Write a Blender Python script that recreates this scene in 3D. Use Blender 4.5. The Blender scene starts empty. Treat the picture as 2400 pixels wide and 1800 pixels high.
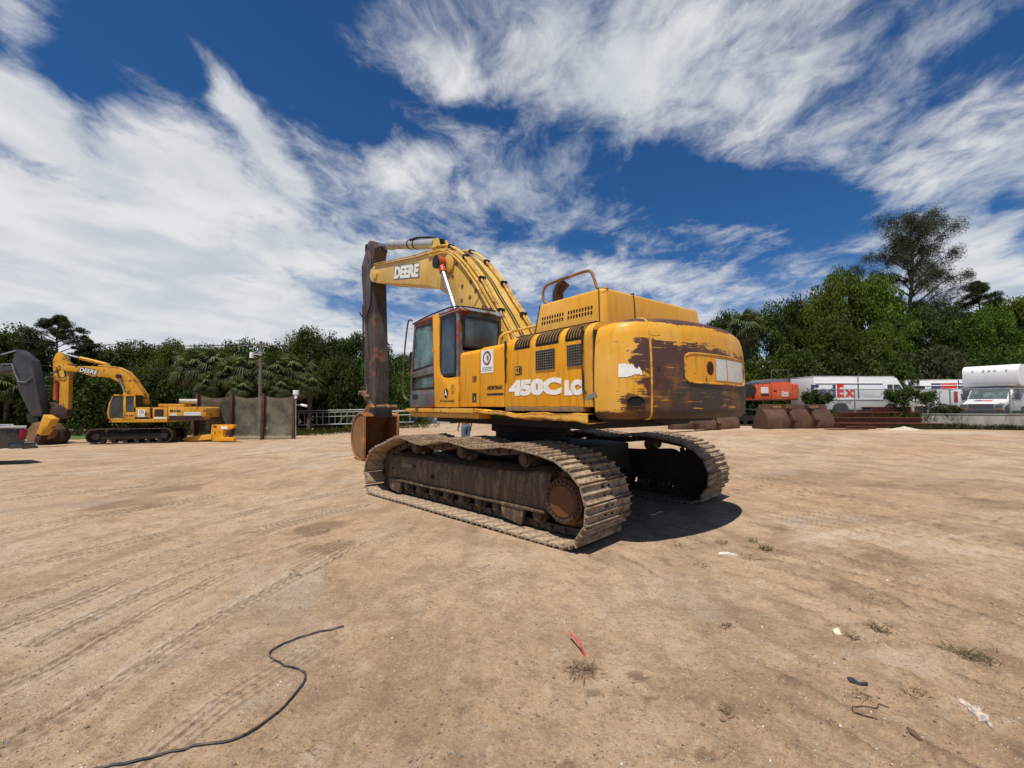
import bpy, bmesh, math, random
import numpy as np
from mathutils import Matrix, Vector
random.seed(7); rng = np.random.default_rng(11)
R = math.radians; PI = math.pi
SC = bpy.context.scene
COL = SC.collection

# ------------------------------------------------------------------ camera
FPX, CAMH, HORIZON = 1010.0, 1.65, 952.0          # focal length in photo pixels, eye height, horizon row
PITCH = math.atan((HORIZON - 900) / FPX)
cam_d = bpy.data.cameras.new('camera'); cam = bpy.data.objects.new('camera', cam_d); COL.objects.link(cam)
cam_d.sensor_width = 36; cam_d.lens = FPX / 2400 * 36; cam_d.clip_start = .05; cam_d.clip_end = 6000
cam.location = (0, 0, CAMH); cam.rotation_euler = (PI / 2 + PITCH, 0, 0)
SC.camera = cam

# ------------------------------------------------------------------ sun, sky, exposure
SUN_DIR = Vector((-.14, -.37, 1.0)).normalized()   # towards the sun
SUN_EL = math.asin(SUN_DIR.z); SUN_AZ = math.atan2(SUN_DIR.x, SUN_DIR.y)   # azimuth from +Y, clockwise
sd = bpy.data.lights.new('sun', 'SUN'); sd.energy = 4.2; sd.angle = R(.55); sd.color = (1, .95, .87)
sun = bpy.data.objects.new('sun', sd); COL.objects.link(sun)
sun.rotation_euler = (-SUN_DIR).to_track_quat('-Z', 'Y').to_euler(); sun.location = (0, -10, 30)
SC.view_settings.view_transform = 'Standard'; SC.view_settings.look = 'None'
SC.view_settings.exposure = 0.30; SC.view_settings.gamma = 1.0; SC.view_settings.use_curve_mapping = False
SC.cycles.max_bounces = 6; SC.cycles.diffuse_bounces = 3; SC.cycles.transparent_max_bounces = 12
SC.cycles.use_denoising = True
SC.cycles.caustics_reflective = False; SC.cycles.caustics_refractive = False

W = bpy.data.worlds.new('World'); SC.world = W; W.use_nodes = True

class NT:
    """small helper to wire shader nodes"""
    def __init__(s, tree): s.t = tree; s.N = tree.nodes; s.L = tree.links
    def new(s, typ, **kw):
        n = s.N.new(typ)
        for k, v in kw.items(): setattr(n, k, v)
        return n
    def put(s, sock, v):
        if hasattr(v, 'is_output') or isinstance(v, bpy.types.NodeSocket): s.L.new(v, sock)
        elif v is not None:
            if sock.type == 'RGBA' and len(v) == 3: v = (*v, 1)
            sock.default_value = v
    def math(s, op, a, b=None, c=None, clamp=False):
        n = s.new('ShaderNodeMath', operation=op, use_clamp=clamp)
        for i, v in enumerate((a, b, c)):
            if v is not None: s.put(n.inputs[i], v)
        return n.outputs[0]
    def vmath(s, op, a, b=None):
        n = s.new('ShaderNodeVectorMath', operation=op)
        s.put(n.inputs[0], a)
        if b is not None: s.put(n.inputs[1], b)
        return n.outputs['Value'] if op in ('DOT_PRODUCT', 'LENGTH') else n.outputs[0]
    def mix(s, f, a, b, blend='MIX'):
        n = s.new('ShaderNodeMix', data_type='RGBA', blend_type=blend)
        s.put(n.inputs[0], f); s.put(n.inputs[6], a); s.put(n.inputs[7], b)
        return n.outputs[2]
    def ramp(s, f, lo, hi, a=0., b=1., smooth=True):
        n = s.new('ShaderNodeMapRange', interpolation_type='SMOOTHSTEP' if smooth else 'LINEAR')
        for i, v in enumerate((f, lo, hi, a, b)): s.put(n.inputs[i], v)
        return n.outputs[0]
    def noise(s, vec, scale, detail=4, rough=.55, dist=0., lac=2.):
        n = s.new('ShaderNodeTexNoise'); s.put(n.inputs['Vector'], vec)
        n.inputs['Scale'].default_value = scale; n.inputs['Detail'].default_value = detail
        n.inputs['Roughness'].default_value = rough; n.inputs['Distortion'].default_value = dist
        n.inputs['Lacunarity'].default_value = lac
        return n.outputs[0]
    def mapping(s, vec, scale=(1, 1, 1), rot=(0, 0, 0), loc=(0, 0, 0)):
        n = s.new('ShaderNodeMapping'); s.put(n.inputs[0], vec)
        n.inputs[1].default_value = loc; n.inputs[2].default_value = rot; n.inputs[3].default_value = scale
        return n.outputs[0]
    def sep(s, vec):
        n = s.new('ShaderNodeSeparateXYZ'); s.put(n.inputs[0], vec); return n.outputs
    def comb(s, x, y, z):
        n = s.new('ShaderNodeCombineXYZ')
        for i, v in enumerate((x, y, z)): s.put(n.inputs[i], v)
        return n.outputs[0]

def build_sky():
    n = NT(W.node_tree)
    for nd in list(n.N): n.N.remove(nd)
    out = n.new('ShaderNodeOutputWorld'); bg = n.new('ShaderNodeBackground')
    sky = n.new('ShaderNodeTexSky', sky_type='NISHITA', sun_disc=False)
    sky.sun_elevation = SUN_EL; sky.sun_rotation = SUN_AZ; sky.altitude = 900
    sky.air_density = 1.0; sky.dust_density = .25; sky.ozone_density = 3.0
    d = n.vmath('NORMALIZE', n.new('ShaderNodeTexCoord').outputs['Generated'])
    x, y, z = n.sep(d)
    zc = n.math('MAXIMUM', z, .012)
    zz = n.math('ADD', zc, .10)                       # cloud deck, curved a little towards the horizon
    P = n.comb(n.math('DIVIDE', x, zz), n.math('DIVIDE', y, zz), 0.)
    # large masses: soft elongated cloud fields on the deck
    wob = n.new('ShaderNodeTexNoise'); n.put(wob.inputs['Vector'], P); wob.inputs['Scale'].default_value = 2.2; wob.inputs['Detail'].default_value = 3
    Pw = n.vmath('ADD', P, n.vmath('MULTIPLY', n.vmath('SUBTRACT', wob.outputs['Color'], (.5, .5, .5)), (.26, .26, 0)))
    def field(cx, cy, rx, ry, rot, amp):
        q = n.mapping(n.vmath('SUBTRACT', Pw, (cx, cy, 0)), rot=(0, 0, -rot))
        q = n.vmath('DIVIDE', q, (rx, ry, 1))
        r = n.vmath('LENGTH', q)
        return n.math('MULTIPLY', n.ramp(r, 1.55, .1), amp)
    def sumall(vals):
        t = vals[0]
        for v in vals[1:]: t = n.math('ADD', t, v)
        return t
    mass = sumall([field(*f) for f in SKY_FIELDS])
    # wispy structure, fibres fan out from the lower left
    q1 = n.mapping(Pw, scale=(1.6, 1.0, 1))
    n1 = n.noise(q1, 3.0, 12, .63, .25)
    q2 = n.mapping(Pw, scale=(1.25, 1.0, 1), rot=(0, 0, R(25)), loc=(4, 2, 0))
    n2 = n.noise(q2, 9., 10, .66, .35)
    n3 = n.noise(P, 1.2, 4, .5, .2)
    dens = sumall([n.math('MULTIPLY', n1, 1.75), n.math('MULTIPLY', n2, .80), n.math('MULTIPLY', n3, .8), mass])
    cov = n.ramp(dens, SKY_LO, SKY_HI, 0, 1)
    haze = n.ramp(z, .30, -.02, 0, 1.0)
    shade = n.ramp(n.noise(n.mapping(Pw, loc=(.23, .2, 0)), 3.2, 6, .6, .2), .36, .66)
    thick = n.ramp(dens, SKY_HI, SKY_HI + .75)
    lum = n.ramp(n.noise(n.mapping(Pw, loc=(1.3, .7, 0), scale=(1.2, 1, 1)), 1.6, 6, .52, .2), .34, .62)
    grey = n.mix(lum, (.67, .73, .80), (.97, .98, .99))
    cloud = n.mix(1.0, grey, (SKY_CLOUD,) * 3, 'MULTIPLY')
    blue = n.mix(1.0, sky.outputs[0], SKY_TINT, 'MULTIPLY')
    col = n.mix(n.math('MULTIPLY', cov, .97), blue, cloud)
    col = n.mix(n.math('MULTIPLY', haze, .70), col, n.mix(1.0, (.80, .86, .92), (SKY_CLOUD,) * 3, 'MULTIPLY'))
    n.put(bg.inputs[0], col); bg.inputs[1].default_value = .10
    n.L.new(bg.outputs[0], out.inputs[0])

SKY_TINT = (.20, .45, .68); SKY_CLOUD = 6.6; SKY_LO, SKY_HI = 1.55, 2.48
SKY_FIELDS = [  # x, y on the deck (to the right, ahead), radii, turn, strength
    (-2.8, 3.3, 2.4, 1.1, R(125), 1.5), (-.95, 1.0, .70, .24, R(18), -.40), (-.9, 3.8, 1.2, .8, R(0), .5), (-1.40, 1.70, .50, .34, R(150), .42), (-.90, 1.85, .50, .30, R(100), .30), (-.77, 1.24, .36, .07, R(91), .85), (-1.05, .93, .16, .06, R(130), .75), (-1.32, 1.13, .20, .09, R(140), 1.0), (-.98, 1.28, .34, .09, R(100), .40),
    (-.58, 1.30, .34, .14, R(80), .34), (-.72, 1.06, .22, .12, R(105), .36), (-.32, 1.38, .24, .12, R(125), .34), (-.38, .98, .26, .10, R(20), .34), (-1.12, 1.32, .30, .10, R(115), .34),
    (.45, 1.04, .62, .26, R(8), .52), (.52, 1.22, .40, .14, R(15), .36), (-.18, 1.05, .16, .10, R(60), .34), (1.45, 1.18, .60, .24, R(-25), .52), (1.75, 1.38, .50, .12, R(-20), .30), (.02, 1.62, .46, .22, R(20), .34), (-.42, 1.65, .26, .15, R(100), .36),
    (2.0, 1.95, .80, .24, R(30), .62), (2.7, 2.7, 1.0, .6, R(40), .45), (.85, 2.45, .46, .22, R(10), .46), (-.15, 2.40, .80, .50, R(0), .40), (1.6, 3.2, .9, .5, R(20), .30), (-.6, 5.0, 2.0, 1.2, R(0), .40),
    (1.02, 1.66, .62, .19, R(12), -.75), (-.66, .98, .40, .16, R(0), -.50), (-1.05, 1.08, .22, .10, R(40), -.25), (-.40, 1.26, .20, .18, R(110), -.34), (-.07, 1.21, .11, .09, R(0), -.40), (-1.05, 3.0, .26, .30, R(0), -.35), (.34, 2.05, .22, .10, R(15), -.30),
]
build_sky()
# ------------------------------------------------------------------ pixels to places
def ray(u, v):
    a = (u - 1200) / FPX; b = (900 - v) / FPX; c, s = math.cos(PITCH), math.sin(PITCH)
    return Vector((a, c - b * s, s + b * c))
def gp(u, v, z=0.):                     # where a pixel's ray meets level z
    r = ray(u, v); t = (z - CAMH) / r.z
    return Vector((r.x * t, r.y * t, z))
def at_depth(u, v, y):                  # where it meets the upright plane at distance y
    r = ray(u, v); t = y / r.y
    return Vector((r.x * t, y, CAMH + r.z * t))
class Frame:                            # x ahead, y to its left, z up; heading th measured from +Y to the left
    def __init__(s, x, y, th, z=0.):
        s.o = Vector((x, y, z)); s.th = th
        s.e1 = Vector((-math.sin(th), math.cos(th), 0)); s.e2 = Vector((-math.cos(th), -math.sin(th), 0))
    def loc(s, p): d = Vector(p) - s.o; return Vector((d @ s.e1, d @ s.e2, d.z))
    def on(s, u, v, k, val):            # pixel's ray cut with a local plane (k: 0 = x, 1 = y)
        r = ray(u, v); o = s.loc((0, 0, CAMH)); d = Vector((r @ s.e1, r @ s.e2, r.z))
        return o + d * ((val - o[k]) / d[k])
    def rotz(s): return PI / 2 + s.th

# ------------------------------------------------------------------ mesh builder
class MB:
    def __init__(s): s.v = []; s.f = []; s.m = []
    def add(s, vs, fs, mi=0):
        o = len(s.v); s.v += [tuple(p) for p in vs]; s.f += [tuple(i + o for i in f) for f in fs]; s.m += [mi] * len(fs); return s
    def hexa(s, p, mi=0):               # 4 bottom + 4 top corners
        return s.add(p, [(0, 3, 2, 1), (4, 5, 6, 7), (0, 1, 5, 4), (1, 2, 6, 5), (2, 3, 7, 6), (3, 0, 4, 7)], mi)
    def box(s, x0, x1, y0, y1, z0, z1, mi=0, M=None):
        p = [Vector(q) for q in ((x0, y0, z0), (x1, y0, z0), (x1, y1, z0), (x0, y1, z0), (x0, y0, z1), (x1, y0, z1), (x1, y1, z1), (x0, y1, z1))]
        if M is not None: p = [M @ q for q in p]
        return s.hexa(p, mi)
    def bar(s, a, b, w, h, mi=0, up=(0, 0, 1)):
        a, b = Vector(a), Vector(b); d = (b - a).normalized(); u = Vector(up)
        sd_ = d.cross(u)
        if sd_.length < 1e-4: sd_ = d.cross(Vector((1, 0, 0)))
        sd_.normalize(); u = sd_.cross(d)
        q = lambda c, i, j: c + sd_ * (w / 2 * i) + u * (h / 2 * j)
        return s.hexa([q(a, -1, -1), q(a, 1, -1), q(b, 1, -1), q(b, -1, -1), q(a, -1, 1), q(a, 1, 1), q(b, 1, 1), q(b, -1, 1)], mi)
    def prism(s, poly, y0, y1, mi=0, ax='y', y0s=None):   # poly in (x,z) pushed along y (ax 'y'), or (x,y) along z, or (y,z) along x
        m = {'y': lambda a, b, c: (a, c, b), 'z': lambda a, b, c: (a, b, c), 'x': lambda a, b, c: (c, a, b)}[ax]
        n = len(poly); vs = [m(a, b, y0) for a, b in poly] + [m(a, b, y1) for a, b in poly]
        fs = [tuple(range(n)), tuple(range(2 * n - 1, n - 1, -1))] + [(i, i + n, (i + 1) % n + n, (i + 1) % n) for i in range(n)]
        return s.add(vs, fs, mi)
    def tube(s, path, r, n=8, mi=0, cap=True, flat=1.0):
        P = [Vector(p) for p in path]; rs = r if isinstance(r, (list, tuple)) else [r] * len(P)
        vs = []; ref = None
        for i, p in enumerate(P):
            t = (P[min(i + 1, len(P) - 1)] - P[max(i - 1, 0)]).normalized()
            if ref is None:
                ref = Vector((0, 0, 1)) if abs(t.z) < .9 else Vector((1, 0, 0))
            a = t.cross(ref).normalized(); b = a.cross(t).normalized(); ref = b
            for k in range(n):
                w = 2 * PI * k / n; vs.append(p + (a * math.cos(w) + b * math.sin(w) * flat) * rs[i])
        fs = [(i * n + k, i * n + (k + 1) % n, (i + 1) * n + (k + 1) % n, (i + 1) * n + k) for i in range(len(P) - 1) for k in range(n)]
        if cap: fs += [tuple(range(n - 1, -1, -1)), tuple(range((len(P) - 1) * n, len(P) * n))]
        return s.add(vs, fs, mi)
    def cyl(s, a, b, r, n=16, mi=0, r2=None): return s.tube([a, b], [r, r if r2 is None else r2], n, mi)
    def lathe(s, a, axis, prof, n=24, mi=0):    # prof: (distance along axis, radius)
        a = Vector(a); d = Vector(axis).normalized()
        return s.tube_rings([(a + d * t, r) for t, r in prof], d, n, mi)
    def tube_rings(s, rings, d, n, mi=0):
        ref = Vector((0, 0, 1)) if abs(d.z) < .9 else Vector((1, 0, 0)); u = d.cross(ref).normalized(); w = u.cross(d)
        vs = [p + (u * math.cos(2 * PI * k / n) + w * math.sin(2 * PI * k / n)) * r for p, r in rings for k in range(n)]
        fs = [(i * n + k, i * n + (k + 1) % n, (i + 1) * n + (k + 1) % n, (i + 1) * n + k) for i in range(len(rings) - 1) for k in range(n)]
        fs += [tuple(range(n - 1, -1, -1)), tuple(range((len(rings) - 1) * n, len(rings) * n))]
        return s.add(vs, fs, mi)
    def grid(s, fn, nu, nv, mi=0, closed_u=False):
        vs = [fn(i / nu, j / nv) for j in range(nv + 1) for i in range(nu + (0 if closed_u else 1))]
        w = nu if closed_u else nu + 1
        fs = [(j * w + i, j * w + (i + 1) % w, (j + 1) * w + (i + 1) % w, (j + 1) * w + i) for j in range(nv) for i in range(nu)]
        return s.add(vs, fs, mi)
    def mesh(s, name, mats, bevel=0, seg=2, smooth=35, solid=0):
        me = bpy.data.meshes.new(name); me.from_pydata(s.v, [], s.f)
        for m in (mats if isinstance(mats, (list, tuple)) else [mats]): me.materials.append(m)
        me.polygons.foreach_set('material_index', s.m)
        bm = bmesh.new(); bm.from_mesh(me); bmesh.ops.recalc_face_normals(bm, faces=bm.faces)
        if solid: bmesh.ops.solidify(bm, geom=list(bm.faces), thickness=solid)
        if bevel:
            es = [e for e in bm.edges if len(e.link_faces) == 2 and e.calc_face_angle(0) > R(28)]
            try: bmesh.ops.bevel(bm, geom=es, offset=bevel, segments=seg, profile=.6, affect='EDGES', clamp_overlap=True)
            except Exception: pass
        bm.to_mesh(me); bm.free()
        if smooth:
            me.polygons.foreach_set('use_smooth', [True] * len(me.polygons)); me.set_sharp_from_angle(angle=R(smooth))
        me.update(); return me
    def build(s, name, mats, parent=None, bevel=0, seg=2, smooth=35, solid=0, **kw):
        return ob(name, s.mesh(name, mats, bevel, seg, smooth, solid), parent, **kw)

def ob(name, me, parent=None, loc=None, rotz=None, label=None, cat=None, group=None, kind=None):
    o = bpy.data.objects.new(name, me); COL.objects.link(o)
    if parent is not None: o.parent = parent
    if loc is not None: o.location = loc
    if rotz is not None: o.rotation_euler = (0, 0, rotz)
    if label: o['label'] = label
    if cat: o['category'] = cat
    if group: o['group'] = group
    if kind: o['kind'] = kind
    return o
def thing(name, label, cat, loc=(0, 0, 0), rotz=0., group=None, scale=1.):
    o = ob(name, None, None, loc, rotz, label, cat, group); o.scale = (scale,) * 3; o.empty_display_size = .2
    return o
def copy_tree(o, parent=None):
    c = o.copy(); COL.objects.link(c); c.parent = parent
    for ch in list(o.children): copy_tree(ch, c)
    return c

_fonts = {}
def text_mesh(txt, size=1., offset=0., extrude=.002, bold=False, sx=1., shear=0.):
    cu = bpy.data.curves.new('lettering', 'FONT'); cu.body = txt; cu.size = size; cu.offset = offset; cu.extrude = extrude
    cu.align_x = 'CENTER'; cu.align_y = 'CENTER'; cu.shear = shear; cu.resolution_u = 3
    o = bpy.data.objects.new('lettering', cu); COL.objects.link(o)
    dg = bpy.context.evaluated_depsgraph_get(); me = bpy.data.meshes.new_from_object(o.evaluated_get(dg))
    bpy.data.objects.remove(o); bpy.data.curves.remove(cu)
    return me
def lettering(name, txt, mat, parent, P, ex, ey, size, offset=0., extrude=.002, sx=1., fit=None, shear=0.):
    """flat letters: P centre, ex reading direction, ey up (parent-local); fit = (width, height)"""
    me = text_mesh(txt, size, offset, extrude, shear=shear); me.materials.clear(); me.materials.append(mat)
    ex, ey = Vector(ex).normalized(), Vector(ey).normalized(); ez = ex.cross(ey)
    co = np.zeros(len(me.vertices) * 3); me.vertices.foreach_get('co', co); co = co.reshape(-1, 3)
    mn, mx = co.min(0), co.max(0); c = (mn + mx) / 2
    s1 = sx; s2 = 1.
    if fit: s1 = fit[0] / (mx[0] - mn[0]); s2 = fit[1] / (mx[1] - mn[1])
    M = Matrix.Translation(P) @ Matrix(((ex.x, ey.x, ez.x, 0), (ex.y, ey.y, ez.y, 0), (ex.z, ey.z, ez.z, 0), (0, 0, 0, 1))) @ Matrix.Diagonal((s1, s2, 1, 1)) @ Matrix.Translation((-c[0], -c[1], 0))
    me.transform(M); me.name = name
    return ob(name, me, parent)

# ------------------------------------------------------------------ materials
def newmat(name):
    m = bpy.data.materials.new(name); m.use_nodes = True; n = NT(m.node_tree)
    b = n.N['Principled BSDF']; return m, n, b
def setp(b, n, **kw):
    for k, v in kw.items(): n.put(b.inputs[k], v)
def coords(n): return n.new('ShaderNodeTexCoord').outputs['Object']
def bump(n, b, h, strength=.3, dist=.01):
    k = n.new('ShaderNodeBump'); k.inputs['Strength'].default_value = strength; k.inputs['Distance'].default_value = dist
    n.put(k.inputs['Height'], h); n.L.new(k.outputs[0], b.inputs['Normal'])
def simple(name, col, rough=.6, metal=0., var=.25, scale=6., bstr=.15, spec=.4, stretch=(1, 1, 1)):
    m, n, b = newmat(name); c = coords(n)
    k = n.noise(n.mapping(c, stretch), scale, 6, .6)
    dark = tuple(x * (1 - var) for x in col); lite = tuple(min(1, x * (1 + var)) for x in col)
    setp(b, n, **{'Base Color': n.mix(n.ramp(k, .3, .7), dark, lite), 'Roughness': n.ramp(k, .2, .8, max(0, rough - .1), min(1, rough + .1)), 'Metallic': metal, 'Specular IOR Level': spec})
    if bstr: bump(n, b, n.noise(c, scale * 7, 5, .6), bstr, .006)
    return m
def paint(name, col, fade=None, dirt=(.15, .085, .035), dirt_amt=.5, chip=(.05, .022, .014), chip_at=.70, chip_scale=5., rough=.42, streak=.5, coatdust=.15):
    """weathered machine paint: faded patches, run-down dirt, chips to rust"""
    m, n, b = newmat(name); c = coords(n)
    fade = fade or tuple(min(1, x * 1.15 + .02) for x in col)
    k1 = n.ramp(n.noise(c, 1.3, 5, .6), .35, .68)
    base = n.mix(k1, col, fade)
    st = n.noise(n.mapping(c, (9, 9, .7)), 2.2, 5, .62)
    fine = n.noise(c, 26, 5, .7)
    base = n.mix(n.math('MULTIPLY', n.ramp(st, .47, .74), streak * dirt_amt), base, dirt)
    base = n.mix(n.math('MULTIPLY', n.ramp(fine, .55, .75), .35 * dirt_amt), base, dirt)
    cn = n.noise(c, chip_scale, 10, .68, .4)
    big = n.noise(n.mapping(c, loc=(3, 1, 7)), .9, 3, .5)
    bv = n.new('ShaderNodeBevel', samples=4); bv.inputs['Radius'].default_value = .03
    geo = n.new('ShaderNodeNewGeometry'); edge = n.math('SUBTRACT', 1., n.vmath('DOT_PRODUCT', bv.outputs[0], geo.outputs['Normal']))
    cn = n.math('ADD', cn, n.math('MULTIPLY', n.ramp(edge, .004, .12), .16))
    cm = n.ramp(n.math('ADD', cn, n.math('MULTIPLY', n.math('SUBTRACT', big, .5), .35)), chip_at, chip_at + .015)
    base = n.mix(cm, base, n.mix(n.noise(c, 30, 3), chip, tuple(x * 2.2 for x in chip)))
    setp(b, n, **{'Base Color': base, 'Roughness': n.math('ADD', n.math('MULTIPLY', fine, .22), n.math('ADD', n.math('MULTIPLY', cm, .3), rough - .08)), 'Specular IOR Level': .35})
    bump(n, b, n.math('SUBTRACT', n.math('MULTIPLY', n.noise(c, 9, 6, .6), .6), n.math('MULTIPLY', cm, .5)), .16, .006)
    return m
def glass(name, col=(.5, .6, .6), alpha=.35, rough=.06):
    m, n, b = newmat(name); out = n.N['Material Output']; c = coords(n)
    tr = n.new('ShaderNodeBsdfTransparent'); tr.inputs[0].default_value = (*col, 1)
    mx = n.new('ShaderNodeMixShader')
    gr = n.noise(n.mapping(c, (1, 1, .8)), 2.2, 6, .6)
    setp(b, n, **{'Base Color': n.mix(n.ramp(gr, .35, .75), tuple(x * .30 for x in col), tuple(x * .75 for x in col)), 'Roughness': n.ramp(gr, .3, .8, rough, rough + .18), 'Specular IOR Level': .8})
    n.put(mx.inputs[0], n.ramp(gr, .3, .8, alpha, min(1, alpha + .25))); n.L.new(tr.outputs[0], mx.inputs[1]); n.L.new(b.outputs[0], mx.inputs[2]); n.L.new(mx.outputs[0], out.inputs[0])
    return m

M_YEL = paint('machine_yellow', (.80, .335, .005), (.82, .385, .016), dirt_amt=.75, chip_at=.645)
M_HOOD = paint('hood_yellow', (.72, .345, .03), (.76, .41, .075), dirt_amt=.5, chip_at=.675)
M_BOOM = paint('faded_boom_yellow', (.62, .37, .06), (.72, .48, .13), dirt_amt=.6, chip_at=.645, chip=(.09, .035, .015))
M_DECK = paint('chipped_deck_yellow', (.70, .33, .015), (.70, .42, .09), dirt_amt=.7, chip_at=.60, chip=(.10, .03, .012), chip_scale=4)
M_CAB = paint('peeling_cab_grey', (.065, .07, .075), (.19, .20, .21), dirt=(.16, .14, .12), dirt_amt=.35, chip=(.13, .036, .02), chip_at=.565, chip_scale=2.6, rough=.45)
M_ROOF = paint('rusted_cab_roof', (.09, .095, .10), (.26, .27, .28), dirt=(.16, .14, .12), dirt_amt=.35, chip=(.12, .032, .018), chip_at=.50, chip_scale=2.2, rough=.5)
M_BLK = simple('black_rubber', (.012, .012, .013), .55, var=.4)
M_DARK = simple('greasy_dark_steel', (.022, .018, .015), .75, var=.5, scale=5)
M_VOID = simple('dark_inside', (.006, .006, .006), .9, bstr=0)
M_CHROME = simple('polished_rod', (.46, .48, .50), .42, 1., var=.08, bstr=0)
M_GREYP = paint('grey_cylinder_paint', (.30, .32, .34), (.40, .42, .44), dirt=(.18, .09, .05), dirt_amt=.7, chip=(.12, .05, .03), chip_at=.64)
M_OXID = paint('oxide_pipe', (.16, .05, .03), dirt_amt=.7, chip_at=.66)
M_RED = paint('red_oxide', (.38, .06, .025), dirt_amt=.6)
M_STICK = paint('worn_black_stick', (.035, .030, .027), (.075, .062, .055), dirt=(.17, .085, .045), dirt_amt=.8, chip=(.13, .045, .022), chip_at=.62, chip_scale=3, streak=.9)
M_BUCKET = paint('rusty_bucket', (.20, .085, .030), (.30, .16, .07), dirt=(.10, .05, .03), dirt_amt=.7, chip=(.36, .13, .02), chip_at=.60, chip_scale=2)
M_RUSTIN = simple('dark_rust', (.045, .018, .012), .8, var=.5, scale=4)
def mud(name, steel, dust, at=.45, sc=3., st=(1.6, 1.6, .8)):
    m, n, b = newmat(name); c = coords(n)
    k = n.noise(n.mapping(c, st), sc, 8, .65, .3); k2 = n.noise(c, 22, 6, .7)
    mk = n.ramp(n.math('ADD', k, n.math('MULTIPLY', n.math('SUBTRACT', k2, .5), .3)), at - .10, at + .16)
    base = n.mix(mk, n.mix(k2, steel, tuple(x * 1.9 for x in steel)), n.mix(k2, tuple(x * .7 for x in dust), dust))
    setp(b, n, **{'Base Color': base, 'Roughness': n.ramp(mk, 0, 1, .55, .95), 'Specular IOR Level': .3})
    bump(n, b, n.math('ADD', n.math('MULTIPLY', k2, .5), k), .45, .012)
    return m
M_SHOE = mud('dusty_track_steel', (.095, .064, .042), (.48, .36, .235), .44)
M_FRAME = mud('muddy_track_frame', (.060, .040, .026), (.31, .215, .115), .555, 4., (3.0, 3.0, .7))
M_LINK = mud('track_chain_steel', (.050, .034, .025), (.20, .145, .09), .56)
M_HUB = mud('rusty_hub', (.095, .040, .014), (.15, .085, .036), .56, 2.)
M_GLASS = glass('cab_glass', (.62, .78, .76), .16)
M_GLASSQ = glass('dark_quarter_glass', (.13, .17, .21), .60, .05)
M_GLASSR = glass('dusty_rear_glass', (.16, .24, .26), .66, .06)
M_WHITE = simple('white_decal', (.80, .80, .76), .5, var=.10, scale=14, bstr=0)
M_BLACKD = simple('black_decal', (.018, .018, .018), .5, bstr=0)
# ------------------------------------------------------------------ ground: one sheet out to the horizon
def vnoise(x, y, seed):                  # smooth value noise on numpy arrays
    def h(i, j):
        q = (i * 374761393 + j * 668265263 + seed * 69069) & 0xffffffff
        q = ((q ^ (q >> 13)) * 1274126177) & 0xffffffff
        return ((q ^ (q >> 16)) & 0xffff) / 65535.
    i = np.floor(x).astype(np.int64); j = np.floor(y).astype(np.int64); fx = x - i; fy = y - j
    fx = fx * fx * (3 - 2 * fx); fy = fy * fy * (3 - 2 * fy)
    return (h(i, j) * (1 - fx) + h(i + 1, j) * fx) * (1 - fy) + (h(i, j + 1) * (1 - fx) + h(i + 1, j + 1) * fx) * fy
def fbm(x, y, seed, o=4, g=.5):
    t = 0; a = 1; s = 0
    for k in range(o): t = t + a * vnoise(x * 2 ** k + 13.7 * k, y * 2 ** k + 7.1 * k, seed + k); s += a; a *= g
    return t / s
def axis_pts(dense0, dense1, step, grow, far0, far1, grow0=None):
    a = list(np.arange(dense0, dense1, step)); s = step
    while a[-1] < far1: s *= grow if a[-1] < 45 else 1.12; a.append(a[-1] + s)
    b = [dense0]; s = step
    while b[-1] > far0: s *= (grow0 or grow) if b[-1] > -45 else 1.12; b.append(b[-1] - s)
    return np.array(b[:0:-1] + a)
def sstep(t): t = np.clip(t, 0, 1); return t * t * (3 - 2 * t)
def lie(x, y):                          # the yard falls a little to the left and rises to the right
    return -.60 * sstep((-x - 7) / 9) * sstep((y - 11) / 13) + .38 * sstep((x - 7) / 8) * sstep((y - 9) / 13)
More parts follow.
